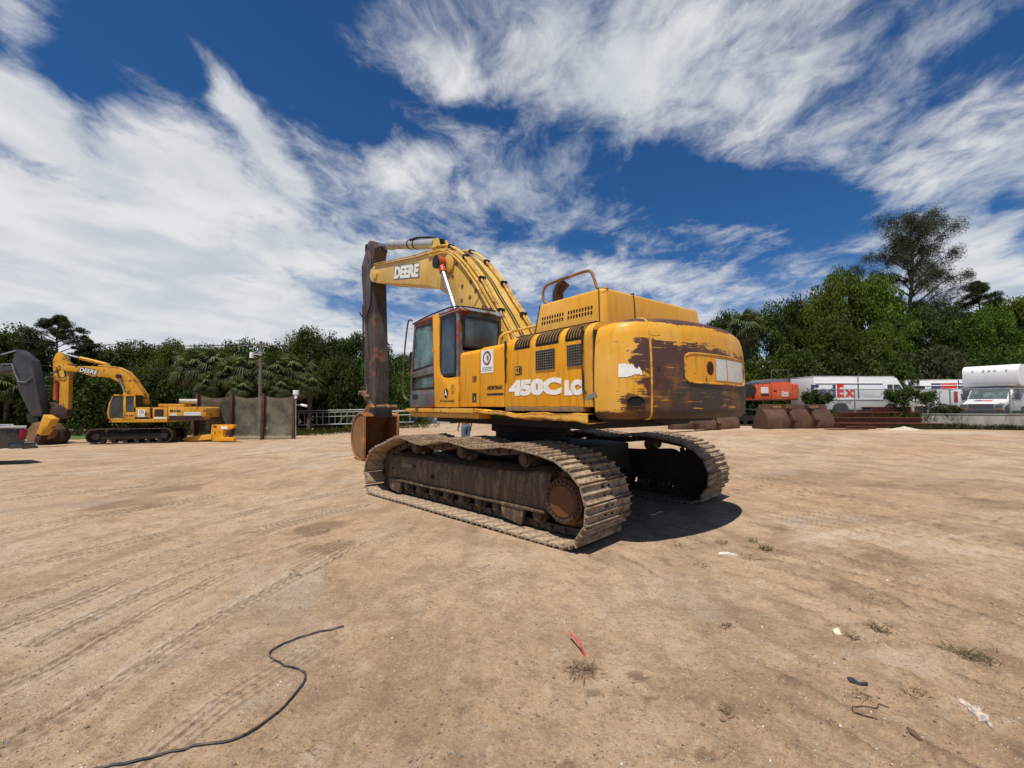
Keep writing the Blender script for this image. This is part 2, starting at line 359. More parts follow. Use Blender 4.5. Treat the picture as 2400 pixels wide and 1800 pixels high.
def build_ground():
    xs = axis_pts(-4.2, 4.2, .032, 1.022, -2500, 2500)
    ys = axis_pts(1.4, 5.0, .028, 1.018, -2500, 3500, 1.12)
    X, Y = np.meshgrid(xs, ys); d = np.hypot(X, Y)
    near = np.clip(1 - (d - 18) / 25, 0, 1)
    base = lie(X, Y)
    Z = (fbm(X * .22, Y * .22, 3, 3) - .5) * .10 + (fbm(X * 1.1, Y * 1.1, 5, 4) - .5) * .05
    Z = Z + (fbm(X * 6, Y * 6, 9, 4, .65) - .5) * .034 * np.clip(1 - (d - 9) / 10, 0, 1)
    # wind and rake ripples on the right
    wr = np.clip((X - .2 + .2 * (Y - 3)) / 1.0, 0, 1) * np.clip(1 - (d - 10) / 8, 0, 1)
    ph = (X * .90 + Y * .42) * 2 * PI / .27 + (fbm(X * .7, Y * .7, 21, 2) - .5) * 13 + (fbm(X * 4, Y * 4, 22, 2) - .5) * 2.2
    sh = np.clip(fbm(X * .9, Y * .9, 33, 3) * 3.0 - .85, 0, 1)
    TD = np.zeros_like(X); TA = np.zeros_like(X); TM = np.zeros_like(X)
    Z = Z + wr * sh * .028 * (1 - np.abs(np.sin(ph / 2))) ** 2 * 1.6
    tone = wr * sh * .95 * np.clip(1 - np.abs(np.sin(ph / 2)) * 3.0, 0, 1) * np.clip((fbm(X * 3, Y * 3, 61, 3) - .42) * 7, 0, 1)
    tone = tone + np.clip(fbm(X * 1.7, Y * 1.7, 71, 5, .65) - .56, 0, 1) * 3.2 * np.clip(1 - (d - 8) / 14, 0, 1) * np.clip(.3 + (X + 1) / 3, .25, 1)
    # tyre and track marks, drawn as curves on the ground
    def near_curve(px):
        P = np.array([gp(u, v)[:2] for u, v in px]); n = len(P); t = np.linspace(0, n - 1, (n - 1) * 8 + 1)
        Pp = np.vstack([2 * P[0] - P[1], P, 2 * P[-1] - P[-2]]); Q = []
        for s in t:
            i = min(int(s), n - 2); f = s - i; a, b, c, e = Pp[i:i + 4]
            Q.append(.5 * (2 * b + (c - a) * f + (2 * a - 5 * b + 4 * c - e) * f * f + (3 * b - a - 3 * c + e) * f ** 3))
        Q = np.array(Q); best = np.full(X.shape, 9.); along = np.zeros(X.shape); L = 0
        x0, x1, y0, y1 = Q[:, 0].min() - 1, Q[:, 0].max() + 1, Q[:, 1].min() - 1, Q[:, 1].max() + 1
        ix = np.where((xs > x0) & (xs < x1))[0]; iy = np.where((ys > y0) & (ys < y1))[0]
        if not len(ix) or not len(iy): return None
        sl = (slice(iy[0], iy[-1] + 1), slice(ix[0], ix[-1] + 1)); x, y = X[sl], Y[sl]; bd = np.full(x.shape, 9.); al = np.zeros(x.shape)
        for a, b in zip(Q[:-1], Q[1:]):
            v = b - a; l = np.hypot(*v)
            if l < 1e-6: continue
            t_ = np.clip(((x - a[0]) * v[0] + (y - a[1]) * v[1]) / l / l, 0, 1)
            ex = x - a[0] - t_ * v[0]; ey = y - a[1] - t_ * v[1]
            dd = np.hypot(ex, ey) * np.where(v[0] * ey - v[1] * ex > 0, 1, -1); m = np.abs(dd) < np.abs(bd)
            bd = np.where(m, dd, bd); al = np.where(m, L + t_ * l, al); L += l
        return sl, bd, al
    def rut(px, w=.16, depth=.02, ribs=3, cleat=0., dark=0., tread=0.):
        r = near_curve(px)
        if r is None: return
        sl, bd, al = r; q = np.abs(bd) / w
        brk = np.clip(fbm(al * .9, bd * 0 + depth * 99, 77, 3) * 2.4 - .55, 0, 1)
        inside = np.clip(1.15 - q, 0, 1) / .5; inside = np.clip(inside, 0, 1)
        lip = np.exp(-((q - 1.25) / .22) ** 2)
        depth = depth * 1.25; prof = -depth * inside * (.55 + .45 * np.cos(bd / w * PI * ribs)) + .45 * depth * lip
        if cleat: prof = prof + cleat * inside * (np.sin(al * 2 * PI / .21 + bd * 6) > .2)
        if tread:
            on = q < 1.3; TD[sl] = np.where(on, bd, TD[sl]); TA[sl] = np.where(on, al, TA[sl]); TM[sl] = np.where(on, np.clip((1.05 - q) / .2, 0, 1) * np.clip(brk * 1.4, 0, 1), TM[sl])
        Z[sl] += prof * (.25 + .75 * brk); tone[sl] += dark * .45 * inside * brk * np.clip(q * 1.6 - .3, 0, 1) - (.42 * lip + .16 * inside) * brk
    for i_, r_ in enumerate(RUTS): rut(*r_, tread=1. if i_ < 12 else 0.)
    fam = [r_[0] for r_ in RUTS[:8]]; fam.sort(key=lambda c: -c[0][1]); rg = random.Random(3)
    def resamp(c, n=5):
        t = np.linspace(0, len(c) - 1, n); c = np.array(c, float); return np.stack([np.interp(t, np.arange(len(c)), c[:, k]) for k in (0, 1)], -1)
    for a, b in zip(fam[:-1], fam[1:]):
        A, B = resamp(a), resamp(b)
        for k in range(7):
            f = (k + rg.uniform(.1, .9)) / 7; C = A * (1 - f) + B * f; s0 = rg.uniform(0, .5); s1 = s0 + rg.uniform(.35, .8); q = np.array([[np.interp(s0 * 4 + (s1 - s0) * 4 * i / 4, np.arange(5), C[:, j]) for j in (0, 1)] for i in range(5)]); q[:, 1] += rg.uniform(-6, 6)
            rut([tuple(v) for v in q], rg.uniform(.025, .085), rg.uniform(.006, .016), rg.choice([1, 1, 2]), 0, rg.uniform(.05, .45))
    # damp and scuffed patches
    def patch(u, v, rx, ry, rot, amt, rise=0.):
        c = gp(u, v); m = 2.2 * max(rx, ry)
        ix = np.where(np.abs(xs - c.x) < m)[0]; iy = np.where(np.abs(ys - c.y) < m)[0]; sl = (slice(iy[0], iy[-1] + 1), slice(ix[0], ix[-1] + 1))
        XX, YY = X[sl], Y[sl]; cx = XX - c.x; cy = YY - c.y; ca, sa = math.cos(rot), math.sin(rot)
        q = np.hypot((cx * ca + cy * sa) / rx, (-cx * sa + cy * ca) / ry) + (fbm(XX * 2.5 / max(rx, ry), YY * 2.5 / max(rx, ry), 51, 4) - .5) * 1.3
        k = np.clip((1.05 - q) / .35, 0, 1)
        tone[sl] += k * amt; Z[sl] += k * rise
    for p in PATCHES:
        patch(*p)
    # flat under the machine
    flat = np.clip((np.hypot(X - .36, (Y - 8.1)) - 3.2) / 1.2, .12, 1)
    Z = Z * flat
    Z = Z * np.clip(.15 + near, 0, 1) - .0
    far = np.clip((d - 300) / 2000, 0, 1); Z = Z - far * 4 + base
    co = np.stack([X, Y, Z], -1).reshape(-1, 3); ny, nx = X.shape
    me = bpy.data.meshes.new('ground'); me.vertices.add(len(co)); me.vertices.foreach_set('co', co.ravel())
    i = np.arange(nx - 1)[None, :] + np.arange(ny - 1)[:, None] * nx; q = np.stack([i, i + 1, i + nx + 1, i + nx], -1).reshape(-1)
    me.loops.add(len(q)); me.loops.foreach_set('vertex_index', q.astype(np.int32)); nf = len(q) // 4
    me.polygons.add(nf); me.polygons.foreach_set('loop_start', np.arange(nf, dtype=np.int32) * 4)
    me.polygons.foreach_set('use_smooth', [True] * nf)
    me.update(calc_edges=True)
    at = me.attributes.new('damp', 'FLOAT', 'POINT'); at.data.foreach_set('value', np.clip(tone, -1, 1).ravel().astype(np.float32))
    for nm, a_ in (('tread_across', TD), ('tread_along', TA), ('tread_mask', TM)): at = me.attributes.new(nm, 'FLOAT', 'POINT'); at.data.foreach_set('value', a_.ravel().astype(np.float32))
    me.materials.append(ground_mat()); me.validate()
    ob('ground', me, kind='structure')
    global GX, GY, GZ; GX, GY, GZ = xs, ys, Z
def gz(x, y):
    i = min(max(int(np.searchsorted(GX, x)), 1), len(GX) - 1); j = min(max(int(np.searchsorted(GY, y)), 1), len(GY) - 1)
    fx = (x - GX[i - 1]) / (GX[i] - GX[i - 1]); fy = (y - GY[j - 1]) / (GY[j] - GY[j - 1])
    return float((GZ[j - 1, i - 1] * (1 - fx) + GZ[j - 1, i] * fx) * (1 - fy) + (GZ[j, i - 1] * (1 - fx) + GZ[j, i] * fx) * fy)
def ground_mat():
    m, n, b = newmat('sandy_ground'); c = coords(n)
    damp = n.new('ShaderNodeAttribute', attribute_name='damp').outputs['Fac']
    big = n.noise(c, .16, 5, .55, .3); mid = n.noise(c, .9, 6, .6, .2); fine = n.noise(c, 14, 8, .7); grit = n.noise(c, 120, 4, .7); speck = n.noise(c, 55, 3, .6)
    sand = n.mix(n.ramp(big, .36, .64), (.455, .298, .172), (.53, .378, .242))
    sand = n.mix(n.math('MULTIPLY', n.ramp(mid, .44, .66), .70), sand, (.30, .195, .115))
    sand = n.mix(n.math('MULTIPLY', n.ramp(fine, .48, .72), .55), sand, (.245, .17, .108))
    f2 = n.noise(c, 5, 9, .72, .4); sand = n.mix(n.math('MULTIPLY', n.ramp(f2, .51, .63), .55), sand, (.25, .172, .108)); sand = n.mix(n.math('MULTIPLY', n.ramp(f2, .47, .34), .48), sand, (.58, .45, .325))
    sand = n.mix(n.math('MULTIPLY', n.ramp(n.noise(n.mapping(c, loc=(9, 4, 2)), .45, 6, .65, .4), .54, .70), .6), sand, (.44, .375, .305))   # ashy grey shell dust
    st = n.noise(n.mapping(c, (1.0, .16, 1), rot=(0, 0, R(24))), 2.6, 6, .62, .3)                                       # drag streaks
    sand = n.mix(n.math('MULTIPLY', n.ramp(st, .49, .66), .50), sand, (.26, .172, .10))
    sand = n.mix(n.math('MULTIPLY', n.ramp(speck, .64, .72), .60), sand, (.66, .56, .44))
    sand = n.mix(n.math('MULTIPLY', n.ramp(grit, .54, .70), .60), sand, (.14, .095, .062))
    sand = n.mix(n.math('MULTIPLY', n.ramp(damp, .0, .9, 0, 1, False), .75), sand, (.15, .098, .058))
    sand = n.mix(n.math('MULTIPLY', n.ramp(damp, .0, -.9, 0, 1, False), .7), sand, (.58, .47, .36))
    setp(b, n, **{'Base Color': sand, 'Roughness': .95, 'Specular IOR Level': .15})
    g3 = n.noise(c, 38, 6, .75); sand = n.mix(n.math('MULTIPLY', n.ramp(g3, .52, .64), .55), sand, (.19, .13, .082)); sand = n.mix(n.math('MULTIPLY', n.ramp(g3, .46, .34), .42), sand, (.60, .47, .34))
    n.put(b.inputs['Base Color'], sand)
    at_ = lambda k: n.new('ShaderNodeAttribute', attribute_name=k).outputs['Fac']
    ta, tl_, tm = at_('tread_across'), at_('tread_along'), at_('tread_mask')
    rib = n.math('SINE', n.math('ADD', n.math('MULTIPLY', ta, 2 * PI / .052), n.math('MULTIPLY', n.math('SUBTRACT', fine, .5), 2.2)))
    clt = n.math('SINE', n.math('ADD', n.math('MULTIPLY', tl_, 2 * PI / .085), n.math('MULTIPLY', n.math('ABSOLUTE', ta), 34)))
    trd = n.math('MULTIPLY', tm, n.math('ADD', n.math('MULTIPLY', rib, .7), n.math('MULTIPLY', clt, .30)))
    sand = n.mix(n.math('MULTIPLY', n.ramp(trd, .25, .9), .50), sand, (.20, .135, .082)); sand = n.mix(n.math('MULTIPLY', n.ramp(trd, -.2, -.8), .35), sand, (.58, .45, .32)); n.put(b.inputs['Base Color'], sand)
    fine = n.math('SUBTRACT', fine, n.math('MULTIPLY', trd, .45))
    h = n.math('ADD', n.math('MULTIPLY', fine, .7), n.math('ADD', n.math('MULTIPLY', grit, .22), n.math('MULTIPLY', st, .8)))
    bump(n, b, h, .9, .05)
    return m
RUTS = [
    ([(-60, 1640), (120, 1560), (330, 1445), (520, 1350), (700, 1270)], .10, .022, 3, 0, .20), ([(-80, 1790), (160, 1660), (420, 1500), (620, 1385), (800, 1300), (960, 1240)], .10, .026, 3, 0, .16),
    ([(-60, 1500), (200, 1400), (420, 1310), (640, 1235), (850, 1185)], .14, .018, 2, 0, .25), ([(-60, 1345), (200, 1290), (430, 1235), (660, 1180), (860, 1140)], .16, .022, 3, 0, .2),
    ([(-60, 1255), (200, 1215), (400, 1180), (640, 1130), (800, 1100)], .20, .03, 2, .008, .45), ([(-60, 1180), (250, 1150), (480, 1120), (700, 1085), (860, 1060)], .22, .03, 2, 0, .35),
    ([(-60, 1120), (220, 1110), (500, 1080), (760, 1040)], .25, .03, 2, 0, .3), ([(-60, 1085), (200, 1075), (500, 1052), (800, 1022)], .28, .03, 2, 0, .35),
    ([(-60, 1440), (150, 1370), (330, 1310), (560, 1245), (800, 1190)], .09, .018, 3, 0, .15), ([(100, 1500), (330, 1395), (560, 1305), (760, 1245)], .09, .020, 3, 0, .18),
    ([(300, 1820), (560, 1620), (760, 1500), (950, 1400), (1130, 1330)], .11, .010, 2, 0, .06), ([(700, 1330), (900, 1235), (1010, 1195)], .12, .018, 3, 0, .15),
    ([(1700, 1110), (1950, 1090), (2200, 1085), (2460, 1090)], .30, .03, 2, 0, .3), ([(1650, 1050), (1950, 1045), (2460, 1040)], .4, .03, 2, 0, .3), ([(1750, 1160), (2000, 1150), (2250, 1160), (2460, 1180)], .2, .02, 2, .01, .25),
    ([(1500, 1440), (1750, 1330), (2000, 1270), (2460, 1210)], .22, .012, 2, .008, .1), ([(600, 1060), (900, 1020), (1100, 1000)], .3, .03, 2, 0, .3), ([(500, 1030), (800, 1008), (1100, 1000)], .3, .02, 2, 0, .3),
]
PATCHES = [  # pixel, size across and along (m), turn, darkness, rise
    (740, 1240, .30, .55, R(-20), .8, .012), (770, 1285, .38, .25, R(10), .75, .012), (430, 1142, .55, .5, 0, .55, -.01), (305, 1180, .7, .5, 0, .5, -.01), (430, 1110, .9, .8, 0, .35, 0),
    (1487, 1580, .05, .04, 0, .9, 0), (1500, 1590, .05, .03, 0, .9, 0), (1520, 1632, .05, .03, 0, .9, 0), (1650, 1760, .06, .04, 0, .8, 0), (1390, 1620, .06, .03, 0, .8, 0), (1340, 1790, .05, .03, 0, .8, 0),
    (1850, 1605, .07, .05, 0, .6, 0), (1708, 1665, .05, .05, 0, .7, 0), (1600, 1620, .16, .14, 0, .3, 0), (2250, 1290, .35, .3, 0, -.55, .0), (1980, 1270, .6, .4, 0, -.45, 0), (2100, 1550, .35, .22, 0, -.45, 0), (1560, 1530, .3, .25, 0, -.3, 0),
    (1900, 1120, 1.6, 1.2, 0, .30, 0), (2250, 1140, 1.6, 1.0, 0, .28, 0), (2200, 1030, 4, 1.6, 0, -.5, 0), (1750, 1020, 3, 1.2, 0, -.4, 0), (700, 1000, 5, 3.0, 0, -.25, 0), (900, 1420, .35, .3, 0, .10, 0), (1180, 1300, .5, .4, 0, -.15, 0),
]
build_ground()

def land(u, v):                         # where a pixel's ray meets the yard
    z = 0.
    for _ in range(12): p = gp(u, v, z); z = .5 * z + .5 * gz(p.x, p.y)
    p.z = gz(p.x, p.y); return p
def at_far(u, y):                       # on the ground at distance y below pixel column u
    x = (u - 1200) / FPX * y * math.cos(PITCH); return Vector((x, y, gz(x, y)))
# ================================================================== the big excavator
U = Frame(.356, 8.144, R(38.0)); T_TURN = R(8.05)
exc = thing('excavator', 'large yellow excavator with scraped rusty counterweight in the middle of the yard', 'excavator', U.o, U.rotz())
def c1(x, y): return 800 + x / 4.366, 520 + y / 4.366       # places read off enlarged crops of the photograph
def c2(x, y): return 920 + x / 4.424, 700 + y / 4.424
def c3(x, y): return 1220 + x / 3.95, 600 + y / 3.95
def c4(x, y): return 820 + x / 4.366, 920 + y / 4.366
def on_y(pts, y): return [(lambda p: (p.x, p.z))(U.on(*q, 1, y)) for q in pts]

def catmull(P, k=8, closed=False):
    P = [Vector(p) for p in P]; n = len(P); out = []
    g = (lambda i: P[i % n]) if closed else (lambda i: P[min(max(i, 0), n - 1)])
    for i in range(n if closed else n - 1):
        a, b, c, d = g(i - 1), g(i), g(i + 1), g(i + 2)
        for j in range(k):
            t = j / k; out.append(.5 * (2 * b + (c - a) * t + (2 * a - 5 * b + 4 * c - d) * t * t + (3 * b - a - 3 * c + d) * t ** 3))
    if not closed: out.append(P[-1])
    return out
def arc_pos(path, s):
    """point and tangent at arc length s on a closed polyline of Vectors"""
    i = 0; n = len(path)
    while True:
        a, b = path[i % n], path[(i + 1) % n]; l = (b - a).length
        if s <= l or i > 2 * n: return a + (b - a) * (s / max(l, 1e-9)), (b - a).normalized()
        s -= l; i += 1

# ---- tracks
def track_side(yc, near, dx=0.):
    tr = MB()
    path = [(2.16, .04), (1.0, .035), (0, .035), (-1.0, .035), (-2.20, .035), (-2.47, .17), (-2.60, .46), (-2.50, .78), (-2.22, .98), (-1.85, 1.07), (-1.33, 1.115), (-.72, 1.06), (-.02, 1.12), (.6, 1.035), (1.22, 1.11), (1.75, .965), (2.14, .83), (2.34, .62), (2.40, .42), (2.32, .18)]
    cp = [Vector((p.x, 0, p.y)) for p in catmull([(a, b, 0) for a, b in path], 10, True)]
    L = sum((cp[(i + 1) % len(cp)] - cp[i]).length for i in range(len(cp))); N = 50; pitch = L / N
    # frame of the side: rotated part, everything below hangs from it
    fr = MB()
    sg_ = 1 if near else -1
    sec = [(-.24, .30), (.19, .30), (.20, .66), (.17, .735), (.02, .80), (-.24, .82)]                          # cross-section, sloping shoulder
    xs_ = [(2.02, .0), (1.5, .0), (.2, .0), (-1.2, .02), (-1.80, .07), (-1.88, .05)]
    rings = [[(x, sg_ * y, z + (dz if z > .5 else 0)) for y, z in sec] for x, dz in xs_]
    n6 = len(sec); fr.add([p for r_ in rings for p in r_], [(i * n6 + k, i * n6 + (k + 1) % n6, (i + 1) * n6 + (k + 1) % n6, (i + 1) * n6 + k) for i in range(len(xs_) - 1) for k in range(n6)] + [tuple(range(n6)), tuple(range((len(xs_) - 1) * n6, len(xs_) * n6))])
    fr.box(-1.80, 1.95, *sorted((sg_ * .19, sg_ * .235)), .285, .325)                                    # lower flange
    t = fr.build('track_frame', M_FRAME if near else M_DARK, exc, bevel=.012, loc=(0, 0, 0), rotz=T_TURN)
    mb = lambda name, m, mats, **k: m.build(name, mats, t, **k)
    # move everything sideways by giving the frame part an offset
    off = Vector((dx, yc, 0)); off.rotate(Matrix.Rotation(T_TURN, 3, 'Z')); t.location = off
    sgn = 1 if near else -1
    # guards
    for x0, x1 in ((1.55, 1.98), (-1.46, -1.0)):
        g = MB(); g.prism([(x0, .30), (x1, .30), (x1 - .04, .12), (x0 + .08, .07)], .16 * sgn, .22 * sgn)
        mb('track_guard', g, M_FRAME, bevel=.01)
    if near:
        p = MB(); p.box(1.22, 1.56, .200, .214, .56, .63); mb('maker_plate', p, simple('plate_tan', (.23, .17, .09), .7))
        for x, z, r in ((1.85, .50, .025), (1.15, .60, .025), (.62, .48, .045)):
            h = MB(); h.lathe((x, .202, z), (0, 1, 0), [(0, r), (.004, r)], 14); mb('drain_hole', h, M_VOID)
    # rollers
    ro = MB(); prof = [(-.17, .06), (-.17, .075), (-.13, .075), (-.13, .115), (-.08, .115), (-.07, .085), (.07, .085), (.08, .115), (.13, .115), (.13, .075), (.18, .075), (.20, .05)]
    ro.lathe((0, 0, 0), (0, 1, 0), prof, 18); rm = ro.mesh('track_roller', M_LINK)
    for i in range(9): ob('track_roller', rm, t, loc=(1.44 - i * .385, 0, .225))
    cr = MB(); cr.lathe((0, 0, 0), (0, 1, 0), [(-.16, .05), (-.16, .10), (-.11, .10), (-.10, .07), (.10, .07), (.11, .10), (.17, .10), (.17, .075), (.21, .075), (.22, .03)], 18); cm = cr.mesh('carrier_roller', M_LINK)
    for x, z in ((1.16, .92), (-.10, .94), (-1.42, .935)):
        ob('carrier_roller', cm, t, loc=(x, 0, z))
    br = MB()
    for x in (1.16, -.10, -1.42): br = MB(); br.box(x - .06, x + .06, -.1, .02, .76, .93); mb('roller_bracket', br, M_FRAME)
    # idler and sprocket
    idl = MB(); idl.lathe((1.92, -.12, .45), (0, 1, 0), [(0, .30), (.0, .375), (.05, .385), (.07, .34), (.10, .30), (.14, .30), (.17, .34), (.19, .385), (.24, .375), (.24, .30), (.22, .12), (.27, .10)], 30); mb('idler_wheel', idl, M_LINK)
    sp = MB(); ns = 21; poly = []
    for k in range(ns):
        for da, rr in ((-.3, .36), (-.12, .43), (.12, .43), (.3, .36)):
            a = 2 * PI * (k + da) / ns; poly.append((-2.12 + rr * math.cos(a), .50 + rr * math.sin(a)))
    sp.prism(poly, -.05, .05); spo = mb('sprocket', sp, M_LINK)
    hb = MB(); ye = .30 * sgn
    hb.lathe((-2.12, 0, .50), (0, sgn, 0), [(-.22, .36), (.05, .36), (.06, .31), (.11, .31), (.12, .275), (.245, .275), (.262, .255), (.27, .255)], 40)
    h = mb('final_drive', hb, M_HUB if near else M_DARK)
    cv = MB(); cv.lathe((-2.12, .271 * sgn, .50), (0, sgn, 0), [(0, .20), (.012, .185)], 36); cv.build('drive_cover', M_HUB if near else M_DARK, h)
    bo = MB(); bo.lathe((0, 0, 0), (0, sgn, 0), [(0, .02), (.022, .02)], 6); bm_ = bo.mesh('bolt', M_LINK)
    for k in range(24):
        a = 2 * PI * k / 24; ob('bolt', bm_, h, loc=(-2.12 + .228 * math.cos(a), .27 * sgn, .50 + .228 * math.sin(a)))
    # chain
    ln = MB()
    for s_ in (-1, 1):
        ln.prism([(-.135, -.055), (.135, -.055), (.15, -.01), (.125, .055), (.03, .04), (-.03, .04), (-.125, .055), (-.15, -.01)], s_ * .105, s_ * .055)
    ln.cyl((.114, -.14, 0), (.114, .14, 0), .032, 10)
    lm = ln.mesh('chain_link', M_LINK, bevel=.008)
    # shoes: triple grouser plates
    w = .49; prof = [(-.113, 0), (-.109, .036), (-.095, .036), (-.086, .006), (-.011, .006), (-.005, .036), (.007, .036), (.015, .006), (.080, .006), (.090, .038), (.104, .038), (.112, .0), (.111, -.003), (.096, -.004), (.094, -.013), (-.110, -.013)]
    sh = MB(); sh.prism(prof, -w, w)
    for yy in (-.07, .07):
        for xx in (-.05, .048): sh.box(xx - .014, xx + .014, yy - .028, yy + .028, .0, .0095, 1)
    sm = sh.mesh('track_shoe', [M_SHOE, M_VOID], bevel=.004, seg=1)
    for k in range(N):
        p, d = arc_pos(cp, (k + .35) * pitch); ang = math.atan2(d.z, d.x)
        # path runs rearwards along the bottom, so outward is to the right of travel... shoe local z = outward
        nrm = Vector((d.z, 0, -d.x)); ctr = Vector((0, 0, .5))
        if nrm.dot(p - Vector((min(max(p.x, -2), 2), 0, .5))) < 0: nrm = -nrm
        xa = Vector((d.x, 0, d.z)); ya = nrm.cross(xa)
        rot = Matrix((xa, ya, nrm)).transposed().to_euler()
        o = ob('track_shoe', sm, t, loc=p); o.rotation_euler = rot; o.rotation_euler.rotate_axis('Y', random.uniform(-.03, .03))
        o2 = ob('chain_link', lm, t, loc=p - nrm * .072); o2.rotation_euler = rot
    return t
track_side(1.62, True, -.05); track_side(-1.72, False, -.17)

# ---- car body and slewing ring
m = MB(); m.prism([(-1.5, -.95), (-1.5, .95), (-.8, 1.25), (.8, 1.25), (1.5, .95), (1.5, -.95), (.8, -1.25), (-.8, -1.25)], .58, 1.0, ax='z')
for s_ in (-1, 1):
    for x in (-1, 1): m.hexa([Vector(q) for q in ((x * .6 - .3, s_ * 1.1, .5), (x * .6 + .3, s_ * 1.1, .5), (x * .95 + .3, s_ * 1.5, .42), (x * .95 - .3, s_ * 1.5, .42), (x * .6 - .3, s_ * 1.1, .9), (x * .6 + .3, s_ * 1.1, .9), (x * .95 + .3, s_ * 1.5, .75), (x * .95 - .3, s_ * 1.5, .75))])
m.build('car_body', M_DARK, exc, bevel=.02, rotz=T_TURN)
m = MB(); m.lathe((0, 0, .98), (0, 0, 1), [(0, .72), (.06, .74), (.08, .66), (.2, .66), (.22, .74), (.36, .74)], 40); m.build('slewing_ring', M_DARK, exc)

# ---- upper deck
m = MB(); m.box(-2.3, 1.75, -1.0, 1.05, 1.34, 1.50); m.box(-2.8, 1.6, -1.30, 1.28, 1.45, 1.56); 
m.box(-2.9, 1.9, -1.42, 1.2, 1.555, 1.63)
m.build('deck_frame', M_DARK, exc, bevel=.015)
m = MB(); m.prism([(2.12, 1.535), (2.12, 1.612), (-.42, 1.618), (-.42, 1.535)], 1.30, 1.555)
m.prism([(2.02, 1.44), (2.0, 1.535), (-.5, 1.535), (-.5, 1.45)], 1.25, 1.50)
m.build('side_step', M_DECK, exc, bevel=.008)
m = MB(); m.bar((2.36, 1.44, 1.585), (2.1, 1.44, 1.585), .02, .02); m.bar((2.25, 1.50, 1.56), (2.1, 1.50, 1.56), .09, .05); m.build('step_stub', M_DECK, exc)
def fender(u, v):      # bent rear fender lip
    x = -.40 - 2.42 * u; wz = .014 * math.sin(u * 8.3 + .6) + .007 * math.sin(u * 21 + 1) + .004 * math.sin(u * 57)
    z = 1.578 - .035 * u + wz
    w2 = .5 + .5 * math.sin(u * 11 + 2); prof = [(1.20, z + .004), (1.52, z + .006 + .010 * math.sin(u * 13)), (1.548, z - .002), (1.552, z - .040 - .05 * u * u), (1.535, z - .050 - .06 * u * u), (1.22, z - .055 - .03 * w2 - .02 * u)]
    k = min(int(v * 5 + 1e-6), 4); f = v * 5 - k; a, b = prof[k], prof[k + 1]
    return (x, a[0] + (b[0] - a[0]) * f, a[1] + (b[1] - a[1]) * f)
m = MB(); m.grid(fender, 40, 5); m.build('bent_fender', M_DECK, exc, smooth=25, solid=.006)
m = MB(); m.bar((-2.25, 1.46, 1.60), (-2.92, 1.50, 1.79), .02, .055); m.build('hanging_bracket', simple('bare_grey_steel', (.20, .19, .17), .6, var=.4), exc)

# ---- cab: hollow, pillars and panes
Yl, Yr, Xr = 1.50, .56, .12
cab = MB()
def post(a, b, w=.07, h=.07, mi=0): cab.bar(a, b, w, h, mi)
cab.prism([(2.05, 1.63), (2.07, 1.80), (2.02, 1.97), (.96, 1.96), (.96, 1.63)], Yl - .05, Yl)              # lower front-left skin
cab.prism([(2.05, 1.63), (2.07, 1.80), (2.02, 1.97), (Xr, 1.96), (Xr, 1.63)], Yr, Yr + .05)
cab.box(Xr, 2.02, Yr + .05, Yl - .05, 1.63, 1.70)
cab.prism([(Yr, 1.63), (Yr, 2.64), (1.1, 2.64), (Yl - .02, 2.60), (Yl - .02, 1.63)], Xr, Xr + .05, ax='x')       # rear lower wall
for y in (Yl - .035, Yr + .035):
    post((2.03, y, 1.95), (1.99, y, 2.45)); post((1.99, y, 2.43), (1.86, y, 3.33), .07, .08)               # front pillar
post((Xr + .05, Yl - .045, 1.65), (Xr + .11, Yl - .05, 3.34), .09, .11); post((Xr + .05, Yr + .04, 1.65), (Xr + .10, Yr + .05, 3.34), .08, .09)
post((1.10, Yl - .03, 3.27), (1.88, Yl - .03, 3.29), .06, .08); post((.12, Yl - .03, 3.30), (1.1, Yl - .03, 3.30), .06, .07)
cab.prism([(1.02, 2.26), (1.99, 2.22), (1.99, 2.34), (1.02, 2.42)], Yl - .035, Yl - .002)                    # dark mid band of the door
cab.bar((1.05, Yl - .02, 1.97), (1.05, Yl - .02, 3.28), .03, .06)
cab.bar((Xr + .08, Yr + .05, 3.28), (Xr + .08, Yl - .05, 3.28), .06, .14)
cab.bar((1.92, Yr + .05, 3.28), (1.92, Yl - .05, 3.28), .06, .12)
cb = cab.build('cab', M_CAB, exc, bevel=.016)
def roof(u, v):
    x = Xr - .02 + (1.93 - Xr) * u; y = Yr - .02 + (Yl - Yr + .03) * v
    e = min(u, 1 - u) * 1.8; f = min(v, 1 - v) * 1.0
    k = min(1, (e / .12)); l = min(1, f / .12)
    return (x, y, 3.295 + .105 * (1 - (1 - k) ** 3) * (1 - (1 - l) ** 3) + .02 * math.sin(PI * u) * math.sin(PI * v))
m = MB(); m.grid(roof, 24, 20)
m.add([(Xr - .02, Yr - .02, 3.29), (1.91, Yr - .02, 3.29), (1.91, Yl + .01, 3.29), (Xr - .02, Yl + .01, 3.29)], [(0, 1, 2, 3)])
m.build('cab_roof', M_ROOF, cb, smooth=60)
m = MB(); m.tube([(1.96, Yl + .005, 3.33), (1.2, Yl + .015, 3.385), (.5, Yl + .01, 3.40), (.2, Yl - .02, 3.385), (.1, Yl - .15, 3.37), (.09, Yr + .2, 3.37)], .014, 6); m.build('roof_gutter', M_BLK, cb)
m = MB(); m.cyl((.3, .72, 3.38), (.3, .72, 3.46), .03, 10); m.cyl((.3, .72, 3.46), (.3, .72, 3.475), .038, 10); m.build('beacon_stub', M_CAB, cb)
